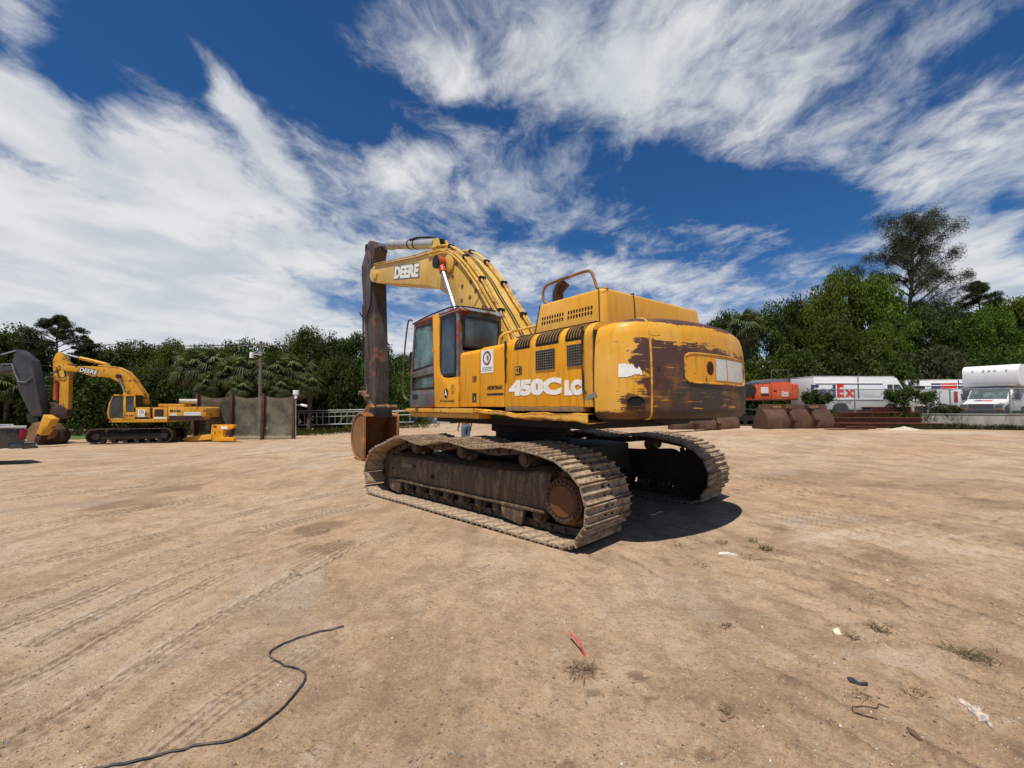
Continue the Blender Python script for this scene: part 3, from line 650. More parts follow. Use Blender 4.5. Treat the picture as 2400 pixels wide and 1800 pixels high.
# door: yellow pillar and lower skin, made as one bent frame
d_ = MB()
d_.prism([(1.07, 3.36), (.83, 3.36), (.80, 2.95), (.795, 2.35), (.76, 2.25), (.66, 2.17), (.5, 2.15), (.10, 2.155), (.10, 1.63), (.95, 1.63), (1.0, 2.3), (1.05, 3.0)], Yl - .02, Yl + .018)
door = d_.build('cab_door', M_YEL, exc, bevel=.008)
m = MB(); m.bar((1.02, Yl + .02, 2.66), (1.02, Yl + .02, 2.72), .03, .05); m.build('door_latch', M_YEL, door)
m = MB(); m.box(1.70, 1.92, Yl + .001, Yl + .012, 1.80, 1.88); m.build('door_handle', M_BLK, cb, bevel=.005)
def pane(name, poly, y0, y1, mat, par, ax='y', frame=None, fw=.03):
    m = MB(); m.prism(poly, y0, y1, ax=ax); o = m.build(name, mat, par)
    if frame:
        c = Vector((sum(p[0] for p in poly) / len(poly), sum(p[1] for p in poly) / len(poly)))
        f = MB(); n = len(poly); ins = []
        for i in range(n):
            p, a, b = Vector(poly[i]), Vector(poly[i - 1]), Vector(poly[(i + 1) % n]); e1 = (p - a).normalized(); e2 = (b - p).normalized()
            n1 = Vector((-e1.y, e1.x)); n2 = Vector((-e2.y, e2.x))
            if n1.dot(c - p) < 0: n1 = -n1
            if n2.dot(c - p) < 0: n2 = -n2
            k = (n1 + n2); k = k / max(.3, k.dot(n1)) if k.length > 1e-6 else n1
            ins.append(p + k * fw)
        mp = {'y': lambda a, c: (a[0], c, a[1]), 'x': lambda a, c: (c, a[0], a[1])}[ax]; e = .006
        lo, hi = min(y0, y1) - e, max(y0, y1) + e
        vs = [mp(p, lo) for p in poly] + [mp(p, lo) for p in ins] + [mp(p, hi) for p in poly] + [mp(p, hi) for p in ins]; fs = []
        for i in range(n):
            j = (i + 1) % n; fs += [(i, j, j + n, i + n), (i + 2 * n, i + 3 * n, j + 3 * n, j + 2 * n), (i, i + 2 * n, j + 2 * n, j), (i + n, j + n, j + 3 * n, i + 3 * n)]
        f.add(vs, fs); f.build('rubber_seal', frame, o, smooth=0)
    return o
def rr(x0, x1, z0, z1, r=.05, k=4):
    out = []
    for cx, cz, a0 in ((x1 - r, z1 - r, 0), (x0 + r, z1 - r, 90), (x0 + r, z0 + r, 180), (x1 - r, z0 + r, 270)):
        out += [(cx + r * math.cos(R(a0 + 90 * i / k)), cz + r * math.sin(R(a0 + 90 * i / k))) for i in range(k + 1)]
    return out
pane('door_window', [(1.03, 2.42), (1.98, 2.36), (1.86, 3.22), (1.75, 3.25), (1.06, 3.22)], Yl - .022, Yl - .012, M_GLASS, cb, frame=M_BLK)
pane('lower_door_window', [(1.02, 1.98), (1.02, 2.25), (1.7, 2.22), (1.88, 2.14), (1.96, 2.02), (1.92, 1.98)], Yl - .02, Yl - .010, M_GLASS, cb, frame=M_BLK)
pane('quarter_window', rr(.235, .80, 2.18, 3.28, .07), Yl - .012, Yl - .002, M_GLASSQ, cb, frame=M_BLK, fw=.05)
rw = [(U.on(*c2(*q), 0, Xr - .004)) for q in ((725, 205), (1090, 245), (1128, 445), (985, 490), (770, 530))]
pane('rear_window', rr(.66, 1.44, 2.66, 3.21, .07), Xr - .012, Xr - .002, M_GLASSR, cb, 'x', frame=M_BLK, fw=.04)
pane('right_window', rr(.2, 1.8, 2.1, 3.25, .07), Yr + .01, Yr + .02, M_GLASS, cb, frame=M_BLK)
m = MB(); m.hexa([Vector(q) for q in ((2.035, Yr + .08, 2.0), (2.043, Yr + .08, 2.0), (2.043, Yl - .08, 2.0), (2.035, Yl - .08, 2.0), (1.87, Yr + .08, 3.25), (1.878, Yr + .08, 3.25), (1.878, Yl - .08, 3.25), (1.87, Yl - .08, 3.25))]); m.build('windscreen', M_GLASS, cb)
m = MB(); m.prism([(.45, 2.0), (.95, 2.0), (1.0, 2.12), (.62, 2.14), (.52, 2.75), (.42, 2.85), (.36, 2.82)], .78, 1.25); m.box(.5, .9, .85, 1.2, 1.7, 2.0); m.build('operator_seat', M_BLK, cb, bevel=.03)
m = MB(); m.box(.7, 1.2, 1.26, 1.36, 2.05, 2.22); m.tube([(1.15, 1.3, 2.2), (1.2, 1.3, 2.36)], .02); m.box(.7, 1.2, .66, .76, 2.05, 2.22); m.build('console', M_BLK, cb, bevel=.01)
# hand rail in front of the cab, mirror
m = MB(); m.tube([tuple(q) for q in catmull([(1.98, 1.50, 3.40), (2.06, 1.52, 3.43), (2.14, 1.53, 3.36), (2.24, 1.54, 2.9), (2.30, 1.54, 2.3), (2.28, 1.54, 1.92), (2.2, 1.53, 1.80), (2.04, 1.50, 1.78)], 5)], .017, 8); m.build('grab_rail', simple('worn_rail', (.10, .075, .04), .5, var=.5), exc)
m = MB(); m.prism(rr(2.06, 2.20, 2.36, 2.78, .05), 1.40, 1.46); m.tube([(2.1, 1.46, 2.6), (2.05, 1.5, 2.75)], .012); m.build('mirror', M_BLK, exc, bevel=.012)

# ---- body side boxes, with rounded top shoulder
def shell(name, x0, x1, ytop, mat, zlo=1.64, ztop=2.60, rad=.16, y_in=1.08, top_lo=0., bow=0.):
    pr = [(y_in, zlo), (Yl, zlo), (Yl, ztop - rad - .04)] + [(Yl - rad + rad * math.cos(R(a)), ztop - rad + rad * math.sin(R(a))) for a in range(0, 91, 15)] + [(y_in, ztop + .01)]
    m = MB(); m.prism(pr, x0, x1, ax='x'); return m.build(name, mat, exc, bevel=.012)
box1 = shell('tool_box', .085, -.507, 0, M_YEL, ztop=2.565, rad=.075)
box2 = shell('side_panel', -.523, -1.160, 0, M_YEL, ztop=2.585, rad=.085)
side = shell('engine_door', -1.176, -2.708, 0, M_YEL, ztop=2.655, rad=.19, y_in=1.29)
post3 = shell('corner_panel', -2.722, -2.852, 0, M_HOOD, ztop=2.655, rad=.19)
m = MB(); m.box(-2.88, .1, -1.42, 1.07, 1.60, 2.50); m.build('machine_housing', M_YEL, exc, bevel=.02)
m = MB(); m.box(-2.74, -1.15, 1.06, 1.30, 2.50, 2.645); m.box(-2.74, -1.2, 1.06, 1.30, 2.60, 2.685); m.build('hood_shade_strip', M_DARK, exc)  # dark-coloured strip standing in for the shaded band below the hood
for x_ in (-.515, -1.168, -2.715, -2.866):
    m = MB(); m.box(x_ - .012, x_ + .012, 1.1, 1.485, 1.66, 2.54); m.build('panel_gap', M_DARK, exc)
# grimy lower lip of the engine door
m = MB(); m.box(-2.70, -1.18, 1.36, 1.497, 1.585, 1.642); m.build('door_lip', paint('grimy_lip', (.30, .15, .02), (.20, .16, .12), dirt=(.05, .04, .035), dirt_amt=1., chip=(.16, .17, .18), chip_at=.58), side, bevel=.01)
# torn edge of the engine door, dark
m = MB(); m.tube([(-1.19, 1.506, 2.60), (-1.21, 1.512, 2.50), (-1.20, 1.515, 2.40), (-1.215, 1.512, 2.32), (-1.20, 1.512, 2.2), (-1.21, 1.512, 2.08), (-1.20, 1.51, 1.98)], [.022, .028, .014, .022, .018, .012, .012], 6, flat=.6); m.build('torn_edge', M_DARK, side)
m = MB(); m.tube([(-2.70, 1.50, 2.60), (-2.705, 1.512, 2.42), (-2.70, 1.512, 2.15), (-2.715, 1.512, 2.0), (-2.72, 1.512, 1.84), (-2.76, 1.51, 1.80)], [.02, .016, .01, .016, .022, .02], 6, flat=.6); m.build('torn_edge', M_DARK, side)
# louvres on the shoulder: dark slots with fins between
M_FIN = simple('grimy_fin', (.30, .15, .02), .6, var=.4)
def louvre(x0, x1, n):
    zt, rad = 2.655, .19
    def arc(a, off): return (Yl - rad + (rad + off) * math.cos(a), zt - rad + (rad + off) * math.sin(a))
    dk = MB(); dk.grid(lambda u, v: (x0 + (x1 - x0) * u, *arc(R(-6 + 90 * v), .003)), 1, 7)
    o = dk.build('louvre', M_VOID, side)
    w = (x1 - x0) / n
    for k in range(n + 1):
        xc = x0 + w * k; f = MB()
        f.grid(lambda u, v: (xc + .0065 * math.cos(u * 2 * PI), *arc(R(4 + 66 * v), .001 + .008 * (.5 + .5 * math.sin(u * 2 * PI)))), 6, 7, closed_u=True); f.build('fin', M_FIN, o)
louvre(-1.40, -1.74, 6); louvre(-1.86, -2.30, 8); louvre(-2.42, -2.70, 6)
def grille(x0, x1, z0, z1):
    g = MB(); g.box(x0, x1, Yl + .001, Yl + .004, z0, z1, 1)
    n1 = 9; n2 = 8
    for i in range(n1 + 1): x = x0 + (x1 - x0) * i / n1; g.box(x - .0035, x + .0035, Yl + .002, Yl + .013, z0, z1)
    for j in range(n2 + 1): z = z0 + (z1 - z0) * j / n2; g.box(x0 - .003, x1 + .003, Yl + .002, Yl + .0125, z - .0035, z + .0035)
    g.build('grille', [simple('grille_wire', (.16, .14, .11), .6), M_VOID], side, smooth=0)
grille(-2.23, -1.87, 2.125, 2.385); grille(-2.695, -2.455, 2.135, 2.395)
for par, x, z, s_ in ((box1, -.36, 2.09, .055), (side, -1.49, 2.15, .075)):
    m = MB(); m.prism(rr(x - s_, x + s_, z - s_ * .8, z + s_ * .8, .012), Yl + .001, Yl + .006, 0); m.prism(rr(x - s_ * .8, x + s_ * .8, z - s_ * .62, z + s_ * .62, .01), Yl + .006, Yl + .009, 1)
    m.box(x - s_ * .75, x - s_ * .3, Yl + .009, Yl + .012, z - s_ * .5, z + s_ * .5, 0); m.box(x - s_ * .05, x + s_ * .4, Yl + .009, Yl + .013, z - s_ * .2, z + s_ * .3, 0)
    m.build('latch', [M_DARK, M_YEL], par)
m = MB()
for k in range(3): m.box(-1.95 - .03 * k, -1.94 - .03 * k, 1.46, 1.49, 1.58, 1.64)
m.build('drip_tray', M_DARK, exc)
# decals
lettering('number_lettering', '450C', M_WHITE, side, (-1.81, Yl + .003, 1.905), (-1, 0, 0), (0, 0, 1), .3, offset=.020, fit=(1.07, .225))
lettering('number_lettering', 'LC', M_WHITE, side, (-2.545, Yl + .003, 1.875), (-1, 0, 0), (0, 0, 1), .3, offset=.030, fit=(.29, .19))
lettering('dealer_lettering', 'NORTRAX', M_BLACKD, box2, (-.925, Yl + .003, 1.93), (-1, 0, 0), (0, 0, 1), .1, offset=.004, fit=(.40, .060), shear=.2)
m = MB(); m.box(-1.14, -.72, Yl + .001, Yl + .004, 1.815, 1.845); m.build('dealer_bar', M_BLACKD, box2)
def roundel(par, xc, zc, w, h, y=Yl, nm='contractor_sticker'):
    m = MB(); m.box(xc - w / 2, xc + w / 2, y + .001, y + .004, zc - h / 2, zc + h / 2, 0)
    r = w * .33; z1 = zc + h * .14
    def half(a0, a1, mi):
        P = [(xc + r * math.cos(R(a)), z1 + r * math.sin(R(a))) for a in range(a0, a1 + 1, 15)]; Q = [(xc + r * .72 * math.cos(R(a)), z1 + r * .72 * math.sin(R(a))) for a in range(a1, a0 - 1, -15)]
        m.prism(P + Q, y + .004, y + .006, mi)
    half(90, 270, 1); half(-90, 90, 2)
    m.prism([(xc + r * .05, z1 + r * .6), (xc - r * .45, z1 - r * .2), (xc - r * .3, z1 - r * .6), (xc + r * .05, z1 - r * .05)], y + .004, y + .006, 1)
    m.prism([(xc - r * .1, z1 + r * .1), (xc - r * .5, z1 + r * .5), (xc - r * .3, z1 - r * .4)], y + .004, y + .0065, 2)
    for k in range(3): m.box(xc - w * .4, xc + w * .4, y + .004, y + .005, zc - h * (.27 + .07 * k) - .004, zc - h * (.27 + .07 * k) + .004, 1)
    return m.build(nm, [M_WHITE, simple('sticker_grey', (.08, .075, .08), .6, bstr=0), simple('sticker_maroon', (.28, .07, .10), .6, bstr=0)], par)
roundel(box2, -.715, 2.345, .335, .36)
# maker's badge, seal and lettering on the door
m = MB(); m.prism([(.53 + .075 * math.cos(a) * (1 if abs(math.cos(a)) < .8 else .95), 1.875 + .088 * math.sin(a)) for a in [2 * PI * k / 16 for k in range(16)]], Yl + .018, Yl + .021, 0)
m.prism([(.56, 1.93), (.545, 1.90), (.575, 1.865), (.585, 1.83), (.56, 1.845), (.53, 1.855), (.49, 1.82), (.505, 1.86), (.515, 1.89), (.53, 1.905), (.545, 1.94)], Yl + .021, Yl + .023, 1)
m.build('maker_badge', [M_BLACKD, M_WHITE], door)
m = MB()
for r0, r1 in ((.068, .055),):
    P = [(.30 + r0 * math.cos(2 * PI * k / 20), 1.94 + 1.25 * r0 * math.sin(2 * PI * k / 20)) for k in range(21)]; Q = [(.30 + r1 * math.cos(2 * PI * k / 20), 1.94 + 1.25 * r1 * math.sin(2 * PI * k / 20)) for k in range(20, -1, -1)]
    m.prism(P + Q, Yl + .018, Yl + .020)
m.build('round_seal', simple('seal_brown', (.16, .09, .015), .6, bstr=0), door)
lettering('seal_lettering', 'S', bpy.data.materials['seal_brown'], door, (.30, Yl + .02, 1.94), (-1, 0, 0), (0, 0, 1), .1, fit=(.045, .09))
lettering('maker_lettering', 'JOHN DEERE', M_BLACKD, door, (.45, Yl + .02, 1.735), (-1, 0, 0), (0, 0, 1), .06, offset=.001, fit=(.40, .034))
m = MB(); m.box(-.42, -.30, Yl + .001, Yl + .004, 1.715, 1.86); m.box(-.39, -.35, Yl + .004, Yl + .006, 1.74, 1.80, 1); m.build('warning_label', [M_BLACKD, simple('sticker_tan', (.35, .25, .15), .6, bstr=0)], box1)
# rail beside the cab window and cross rail
m = MB(); m.tube([tuple(q) for q in catmull([(-.55, 1.14, 2.57), (-.55, 1.14, 2.70), (-.60, 1.13, 2.80), (-.75, 1.02, 2.86), (-1.25, .62, 2.98)], 5)], .022, 8); m.build('hand_rail', M_BOOM, exc)

# ---- raised hood
hd = MB()
b = [(-1.33, 1.10), (-2.62, 1.10), (-2.70, 1.02), (-2.70, -1.36), (-1.33, -1.36)]; tp = [(-1.45, 1.05), (-2.60, 1.05), (-2.66, .99), (-2.62, -1.28), (-1.45, -1.28)]
zb, zt = 2.60, 3.16; n5 = len(b)
hd.add([(x, y, zb) for x, y in b] + [(x, y, zt + (.03 if y < 0 else 0)) for x, y in tp], [tuple(range(n5)), tuple(range(n5, 2 * n5))] + [(i, (i + 1) % n5, (i + 1) % n5 + n5, i + n5) for i in range(n5)])
hood = hd.build('engine_hood', M_HOOD, exc, bevel=.035, seg=3)
m = MB()
for (xa, xb) in ((-1.50, -1.97), (-2.03, -2.50)):
    for k in range(9):
        for j in range(2):
            x = xa + (xb - xa) * (k + .5) / 9; z = 2.86 + .07 * j; y = 1.10 - (z - 2.6) * .05 / .56
            m.prism(rr(x - .014, x + .014, z - .026, z + .026, .012, 3), y - .004, y + .003)
m.build('hood_slots', M_VOID, hood, smooth=0, kind='stuff')
for x in (-1.355, -2.60): m = MB(); m.tube([(x - .02 if x < -2 else x, 1.104 if x > -2 else 1.09, 2.62), (x + (.015 if x < -2 else -.105), 1.063, 3.15)], .007, 6); m.build('panel_seam', M_DARK, hood)
m = MB(); m.tube([(-2.698, .44, 2.62), (-2.665, .44, 3.172), (-1.5, .44, 3.175)], .010, 6); m.build('panel_seam', M_DARK, hood)
m = MB(); m.tube([tuple(q) for q in catmull([(-1.60, 1.02, 3.14), (-1.52, 1.03, 3.20), (-1.50, 1.04, 3.30), (-1.54, 1.04, 3.40), (-1.66, 1.04, 3.435), (-2.0, 1.04, 3.445), (-2.34, 1.04, 3.445), (-2.44, 1.04, 3.41), (-2.48, 1.03, 3.32), (-2.52, 1.02, 3.20), (-2.58, 1.0, 3.16), (-2.66, .97, 3.16)], 5)], .021, 9); m.build('hood_rail', simple('rusty_rail', (.26, .15, .05), .6, var=.55, scale=5), exc)
xa = U.on(*c3(345, 395), 1, .62); xb = U.on(*c3(372, 300), 1, .62); xc_ = U.on(*c3(395, 225), 1, .62)
ep = [(xa.x, .62, 3.05), (xa.x, .62, xb.z - .06), (xb.x, .62, xb.z + .02), (xc_.x - .01, .60, xc_.z - .02)]
m = MB(); m.tube(ep, [.085, .085, .09, .095], 16, cap=False); m.tube(ep, [.075, .075, .08, .086], 16, 1, cap=False)
m.build('exhaust_stack', [simple('burnt_exhaust', (.05, .022, .016), .7, var=.5), M_VOID], exc)
m = MB(); m.prism([(-.02 + .085 * math.cos(PI * k / 12), 2.80 + .085 * math.sin(PI * k / 12)) for k in range(13)], -2.712, -2.690, ax='x'); m.build('hood_roundel', M_DECK, hood)

# ---- counterweight
def cw_plan(s):           # s 0..1 from the left front corner round the tail to the right
    k = s * 2 - 1; sg = 1 if k < 0 else -1; a = abs(k)
    # a = 1 at the front corner, 0 at the tail's middle
    A0, A1 = R(18.4), R(27.5)
    if a < .66: w = a / .66 * A0; return Vector((-3.58 * math.cos(w), sg * 3.58 * math.sin(w)))
    t = (a - .66) / .34; p0, p1, p2, p3 = Vector((-3.397, 1.13)), Vector((-3.33, 1.34)), Vector((-3.20, 1.505)), Vector((-2.885, 1.505))
    q = p0 * (1 - t) ** 3 + p1 * 3 * t * (1 - t) ** 2 + p2 * 3 * t * t * (1 - t) + p3 * t ** 3
    return Vector((q.x, sg * q.y))
CWP = [(1.50, .30), (1.50, .12), (1.515, .05), (1.56, .012), (1.75, .0), (2.0, .0), (2.2, .006), (2.38, .018), (2.50, .034), (2.58, .060), (2.63, .098), (2.655, .16), (2.67, .34)]
def cw_at(s, v, off=0.):
    f = v * (len(CWP) - 1); i = min(int(f), len(CWP) - 2); f -= i; z = CWP[i][0] * (1 - f) + CWP[i + 1][0] * f; ins = CWP[i][1] * (1 - f) + CWP[i + 1][1] * f
    p = cw_plan(s); e = 1e-3; t = cw_plan(min(1, s + e)) - cw_plan(max(0, s - e)); nn = Vector((t.y, -t.x)).normalized()
    if nn.dot(p) < 0: nn = -nn
    q = p - nn * (ins - off); mid = 1 - abs(2 * s - 1) ** 3
    q.x = min(q.x, -2.885 + 0 * ins)
    z = 1.50 + (z - 1.50) * (.945 + .085 * mid)
    return Vector((q.x, q.y, z))
def cw_z(s, z, off=0.):   # surface point at a height
    lo, hi = .1, .95
    for _ in range(24):
        m_ = (lo + hi) / 2
        if cw_at(s, m_).z < z: lo = m_
        else: hi = m_
    return cw_at(s, lo, off)
def cw_mat():
    m, n, b = newmat('scraped_counterweight'); c = coords(n); x, y, z = n.sep(c)
    ang = n.math('ARCTAN2', y, n.math('MULTIPLY', x, -1))
    hs = n.comb(n.math('MULTIPLY', ang, 5.0), n.math('MULTIPLY', z, 16), 0.)
    hz = n.noise(hs, 1.2, 7, .66, .2); hz2 = n.noise(n.comb(n.math('MULTIPLY', ang, 9), n.math('MULTIPLY', z, 60), 3.), 1., 5, .7); blob = n.noise(c, 3.2, 9, .68, .5); fine = n.noise(c, 24, 6, .7)
    jag = n.math('ADD', n.math('MULTIPLY', n.math('SUBTRACT', hz, .5), .85), n.math('ADD', n.math('MULTIPLY', n.math('SUBTRACT', hz2, .5), .28), n.math('MULTIPLY', n.math('SUBTRACT', n.noise(c, 6, 9, .7, .5), .5), .55)))
    # upper edge of the scraped zone drops a little to the right
    top = n.math('ADD', 2.36, n.math('MULTIPLY', ang, .16))
    k_top = n.ramp(n.math('SUBTRACT', n.math('ADD', top, n.math('MULTIPLY', jag, .50)), z), -.006, .012)
    k_left = n.ramp(n.math('SUBTRACT', n.math('ADD', R(22.6), n.math('MULTIPLY', n.math('SUBTRACT', n.math('ADD', n.math('MULTIPLY', blob, 1.1), n.math('MULTIPLY', hz2, .30)), .70), .42)), ang), -.004, .008)
    mk = n.math('MULTIPLY', k_top, k_left)
    rim = n.math('MULTIPLY', n.ramp(n.math('ADD', z, n.math('MULTIPLY', jag, .13)), 2.60, 2.612), n.ramp(ang, R(24), R(23)))
    foot = n.math('MULTIPLY', n.ramp(n.math('ADD', z, n.math('MULTIPLY', n.math('SUBTRACT', blob, .5), .30)), 1.60, 1.585), 1.)
    blotch = n.math('MULTIPLY', n.ramp(n.math('ADD', blob, n.math('MULTIPLY', n.math('SUBTRACT', R(27), ang), .35)), .60, .62), n.ramp(ang, R(17), R(19)))
    scr = n.ramp(hz2, .70, .76)
    mk = n.math('MAXIMUM', n.math('MAXIMUM', mk, rim), n.math('MAXIMUM', foot, n.math('MULTIPLY', blotch, n.ramp(z, 2.5, 2.2))))
    keep = n.math('MULTIPLY', n.ramp(n.math('ADD', hz, n.math('MULTIPLY', hz2, .45)), .84, .88), n.math('SUBTRACT', 1., foot))      # slivers of paint left in the scrape
    mk = n.math('MULTIPLY', mk, n.math('SUBTRACT', 1., keep))
    yel = n.mix(n.ramp(n.noise(c, 1.6, 5), .35, .7), (.70, .33, .015), (.76, .42, .08))
    dirt = n.noise(n.mapping(c, (9, 9, .8)), 2.4, 5, .65)
    yel = n.mix(n.math('MULTIPLY', n.ramp(dirt, .50, .78), .5), yel, (.26, .14, .03)); yel = n.mix(n.math('MULTIPLY', n.ramp(fine, .6, .8), .3), yel, (.20, .11, .04))
    yel = n.mix(n.math('MULTIPLY', scr, .35), yel, (.16, .08, .03))
    brn = n.mix(n.ramp(ang, R(20), R(10)), (.085, .030, .022), (.055, .040, .028))
    brn = n.mix(n.ramp(z, 1.95, 2.25), brn, (.085, .040, .034)); brn = n.mix(n.math('MULTIPLY', n.ramp(hz2, .45, .75), .5), brn, (.115, .075, .055))
    brn = n.mix(n.math('MULTIPLY', n.ramp(n.math('ADD', n.noise(c, 2.0, 6, .7), n.math('MULTIPLY', hz, .3)), .64, .80), .70), brn, (.24, .105, .022))
    brn = n.mix(n.math('MULTIPLY', n.ramp(fine, .5, .7), .35), brn, (.14, .085, .055)); brn = n.mix(n.ramp(n.noise(c, 7, 6, .65), .60, .72), brn, (.035, .024, .02))
    setp(b, n, **{'Base Color': n.mix(mk, yel, brn), 'Roughness': n.ramp(mk, 0, 1, .42, .58), 'Specular IOR Level': .35})
    bump(n, b, n.math('ADD', n.math('MULTIPLY', mk, -.6), n.math('ADD', n.math('MULTIPLY', hz2, .25), n.math('MULTIPLY', n.noise(c, 5, 5), .8))), .22, .008)
    return m
M_CW = cw_mat()
m = MB(); NU, NV = 72, 36
m.grid(lambda u, v: cw_at(u, v), NU, NV)
# close the front, top and underside
left = [j * (NU + 1) for j in range(NV + 1)]; right = [j * (NU + 1) + NU for j in range(NV + 1)]
m.f += [tuple([NV * (NU + 1) + i for i in range(NU + 1)]), tuple([i for i in range(NU, -1, -1)]), tuple(left + right[::-1])]; m.m += [0, 0, 0]
cw = m.build('counterweight', M_CW, exc, smooth=50)
def strip(name, s0, s1, z0, z1, mat, o0, o1=None, nu=16, nv=6, rad=.0):
    g = MB()
    def fn(u, v):
        s = s0 + (s1 - s0) * u; z = z0 + (z1 - z0) * v
        return cw_z(s, z, o0)
    g.grid(fn, nu, nv); return g.build(name, mat, cw, smooth=60, solid=.004)
def s_of(y):              # plan parameter for a y on the rear arc
    return .5 - .33 * (math.asin(max(-1, min(1, y / 3.58))) / R(18.4))
m = MB(); m.tube([cw_at(.168, v, .0) for v in [i / 30 for i in range(3, 30)]], .013, 6); m.build('counterweight_seam', M_HOOD, cw)
# recessed rear panel with a raised lip, white plate, two pockets
sa, sb = s_of(.66), s_of(-.98); lip = []
for k in range(48):
    a = 2 * PI * k / 48; ca, sn = math.cos(a), math.sin(a); q = 9.; rr_ = (abs(ca) ** q + abs(sn) ** q) ** (-1 / q)
    lip.append(cw_z((sa + sb) / 2 + (sb - sa) / 2 * ca * rr_, 2.10 + .175 * sn * rr_, .004))
lip.append(lip[0]); lip.append(lip[1])
def rpanel(u, v):
    a = 2 * PI * u; ca, sn = math.cos(a), math.sin(a); q = 9.; r_ = (abs(ca) ** q + abs(sn) ** q) ** (-1 / q) * v
    return cw_z((sa + sb) / 2 + (sb - sa) / 2 * ca * r_, 2.10 + .175 * sn * r_, .005)
m = MB(); m.grid(rpanel, 48, 8, closed_u=True); pnl = m.build('rear_panel', M_YEL, cw, smooth=60)
m = MB(); m.tube(lip, .012, 6, cap=False); m.build('panel_lip', M_HOOD, pnl)
def plate(y0, y1, z0, z1, mat, nm):
    g = MB(); g.grid(lambda u, v: cw_z(s_of(y0 + (y1 - y0) * u), z0 + (z1 - z0) * v, .011), 10, 4); return g.build(nm, mat, pnl, smooth=60)
def scratched_white():
    m, n, b = newmat('scratched_white_plate'); c = coords(n)
    k = n.noise(n.mapping(c, (3, 3, 3)), 6, 9, .75, 1.5); vor = n.new('ShaderNodeTexVoronoi', feature='DISTANCE_TO_EDGE'); n.put(vor.inputs[0], n.mapping(c, (1, 1, 1.3))); vor.inputs['Scale'].default_value = 7
    cr = n.ramp(vor.outputs[0], .012, .004); base = n.mix(n.math('MULTIPLY', n.ramp(k, .40, .62), .35), (.72, .71, .66), (.42, .36, .28))
    setp(b, n, **{'Base Color': n.mix(n.math('MULTIPLY', cr, n.ramp(k, .48, .54)), base, (.10, .09, .08)), 'Roughness': .5}); return m
M_SCW = scratched_white()
plate(.08, -.20, 1.965, 2.235, M_SCW, 'white_plate'); plate(-.225, -.86, 1.965, 2.235, M_SCW, 'white_plate')
for y in (.20, -.93):
    p = cw_z(s_of(y), 2.11, .004); d = Vector((p.x, p.y, 0)).normalized(); g = MB()
    ux = Vector((-d.y, d.x, 0)); N_ = 20; w_ = .075 if y > 0 else .035
    vs = [p + d * .004 + ux * (w_ * math.cos(2 * PI * k / N_)) + Vector((0, 0, .085 * math.sin(2 * PI * k / N_))) for k in range(N_)]; vs += [q + d * .004 - (q - p) * .12 for q in vs]
    g.add(vs, [tuple(range(N_, 2 * N_))] + [(k, (k + 1) % N_, (k + 1) % N_ + N_, k + N_) for k in range(N_)]); g.build('pocket', M_DECK if False else M_RUSTIN, pnl, smooth=0)
# lifting pocket low on the corner, white sticker remains
p = cw_z(.115, 1.70, .0); d = (cw_z(.115, 1.7, .1) - p).normalized(); ux = Vector((-d.y, d.x, 0)); g = MB()
vs = [p + d * .004 + ux * (.10 * math.cos(2 * PI * k / 20) * (1 + .12 * math.sin(3 * k))) + Vector((0, 0, .06 * math.sin(2 * PI * k / 20))) for k in range(20)]
g.add(vs, [tuple(range(20))]); g.build('lifting_pocket', M_VOID, cw, smooth=0)
m = MB(); m.tube([q + d * .004 for q in vs] + [vs[0] + d * .004, vs[1] + d * .004], .007, 5, cap=False); m.build('pocket_rim', M_RUSTIN, cw)
def torn(name, s0, s1, z0, z1, seed):
    g = MB(); r2 = random.Random(seed); n_ = 22; dz = z1 - z0
    def edge(k, top):
        f = k / n_; q = max(0, f - .30) / .70
        return (z1 - q ** 1.2 * dz * .55 * r2.uniform(.3, 1.2)) if top else (z0 + q ** 1.2 * dz * .40 * r2.uniform(.2, 1.2))
    up = [cw_z(s0 + (s1 - s0) * k / n_, edge(k, True), .004) for k in range(n_ + 1)]; lo = [cw_z(s0 + (s1 - s0) * k / n_, edge(k, False), .004) for k in range(n_ + 1)]
    g.add(up + lo, [(k, k + 1, k + n_ + 2, k + n_ + 1) for k in range(n_)]); g.build(name, M_WHITE, cw)
torn('sticker_scrap', .066, .135, 1.97, 2.12, 4)
m = MB(); m.cyl((-2.6, -.2, 1.46), (-2.6, -.95, 1.46), .08, 16); m.box(-3.0, -2.3, -1.0, .5, 1.44, 1.52); m.build('belly_plate', M_DARK, exc, bevel=.02)

# ---- boom
YB = .36
top = on_y([c1(*q) for q in ((345, 440), (560, 392), (780, 345), (900, 303), (1020, 268), (1090, 275), (1170, 318), (1235, 378), (1290, 445), (1400, 600), (1490, 765), (1590, 930), (1680, 1095))], YB)
bot = on_y([c1(*q) for q in ((1170, 830), (1090, 750), (1000, 690), (900, 656), (800, 647), (640, 638), (480, 630), (380, 628), (310, 612))], YB)
tip = on_y([c1(*q) for q in ((288, 560), (300, 490))], YB)
poly = top + [(top[-1][0] - .22, 2.62), (top[-1][0] - .40, 2.15), (top[-1][0] - .30, 1.92), (top[-1][0] + .02, 1.92), (.75, 2.4), (1.35, 3.0)] + bot + tip
m = MB(); m.prism(poly, -YB, YB); boom = m.build('boom', M_BOOM, exc, bevel=.012, smooth=25)
BP = top
def boom_top(i): return BP[i]
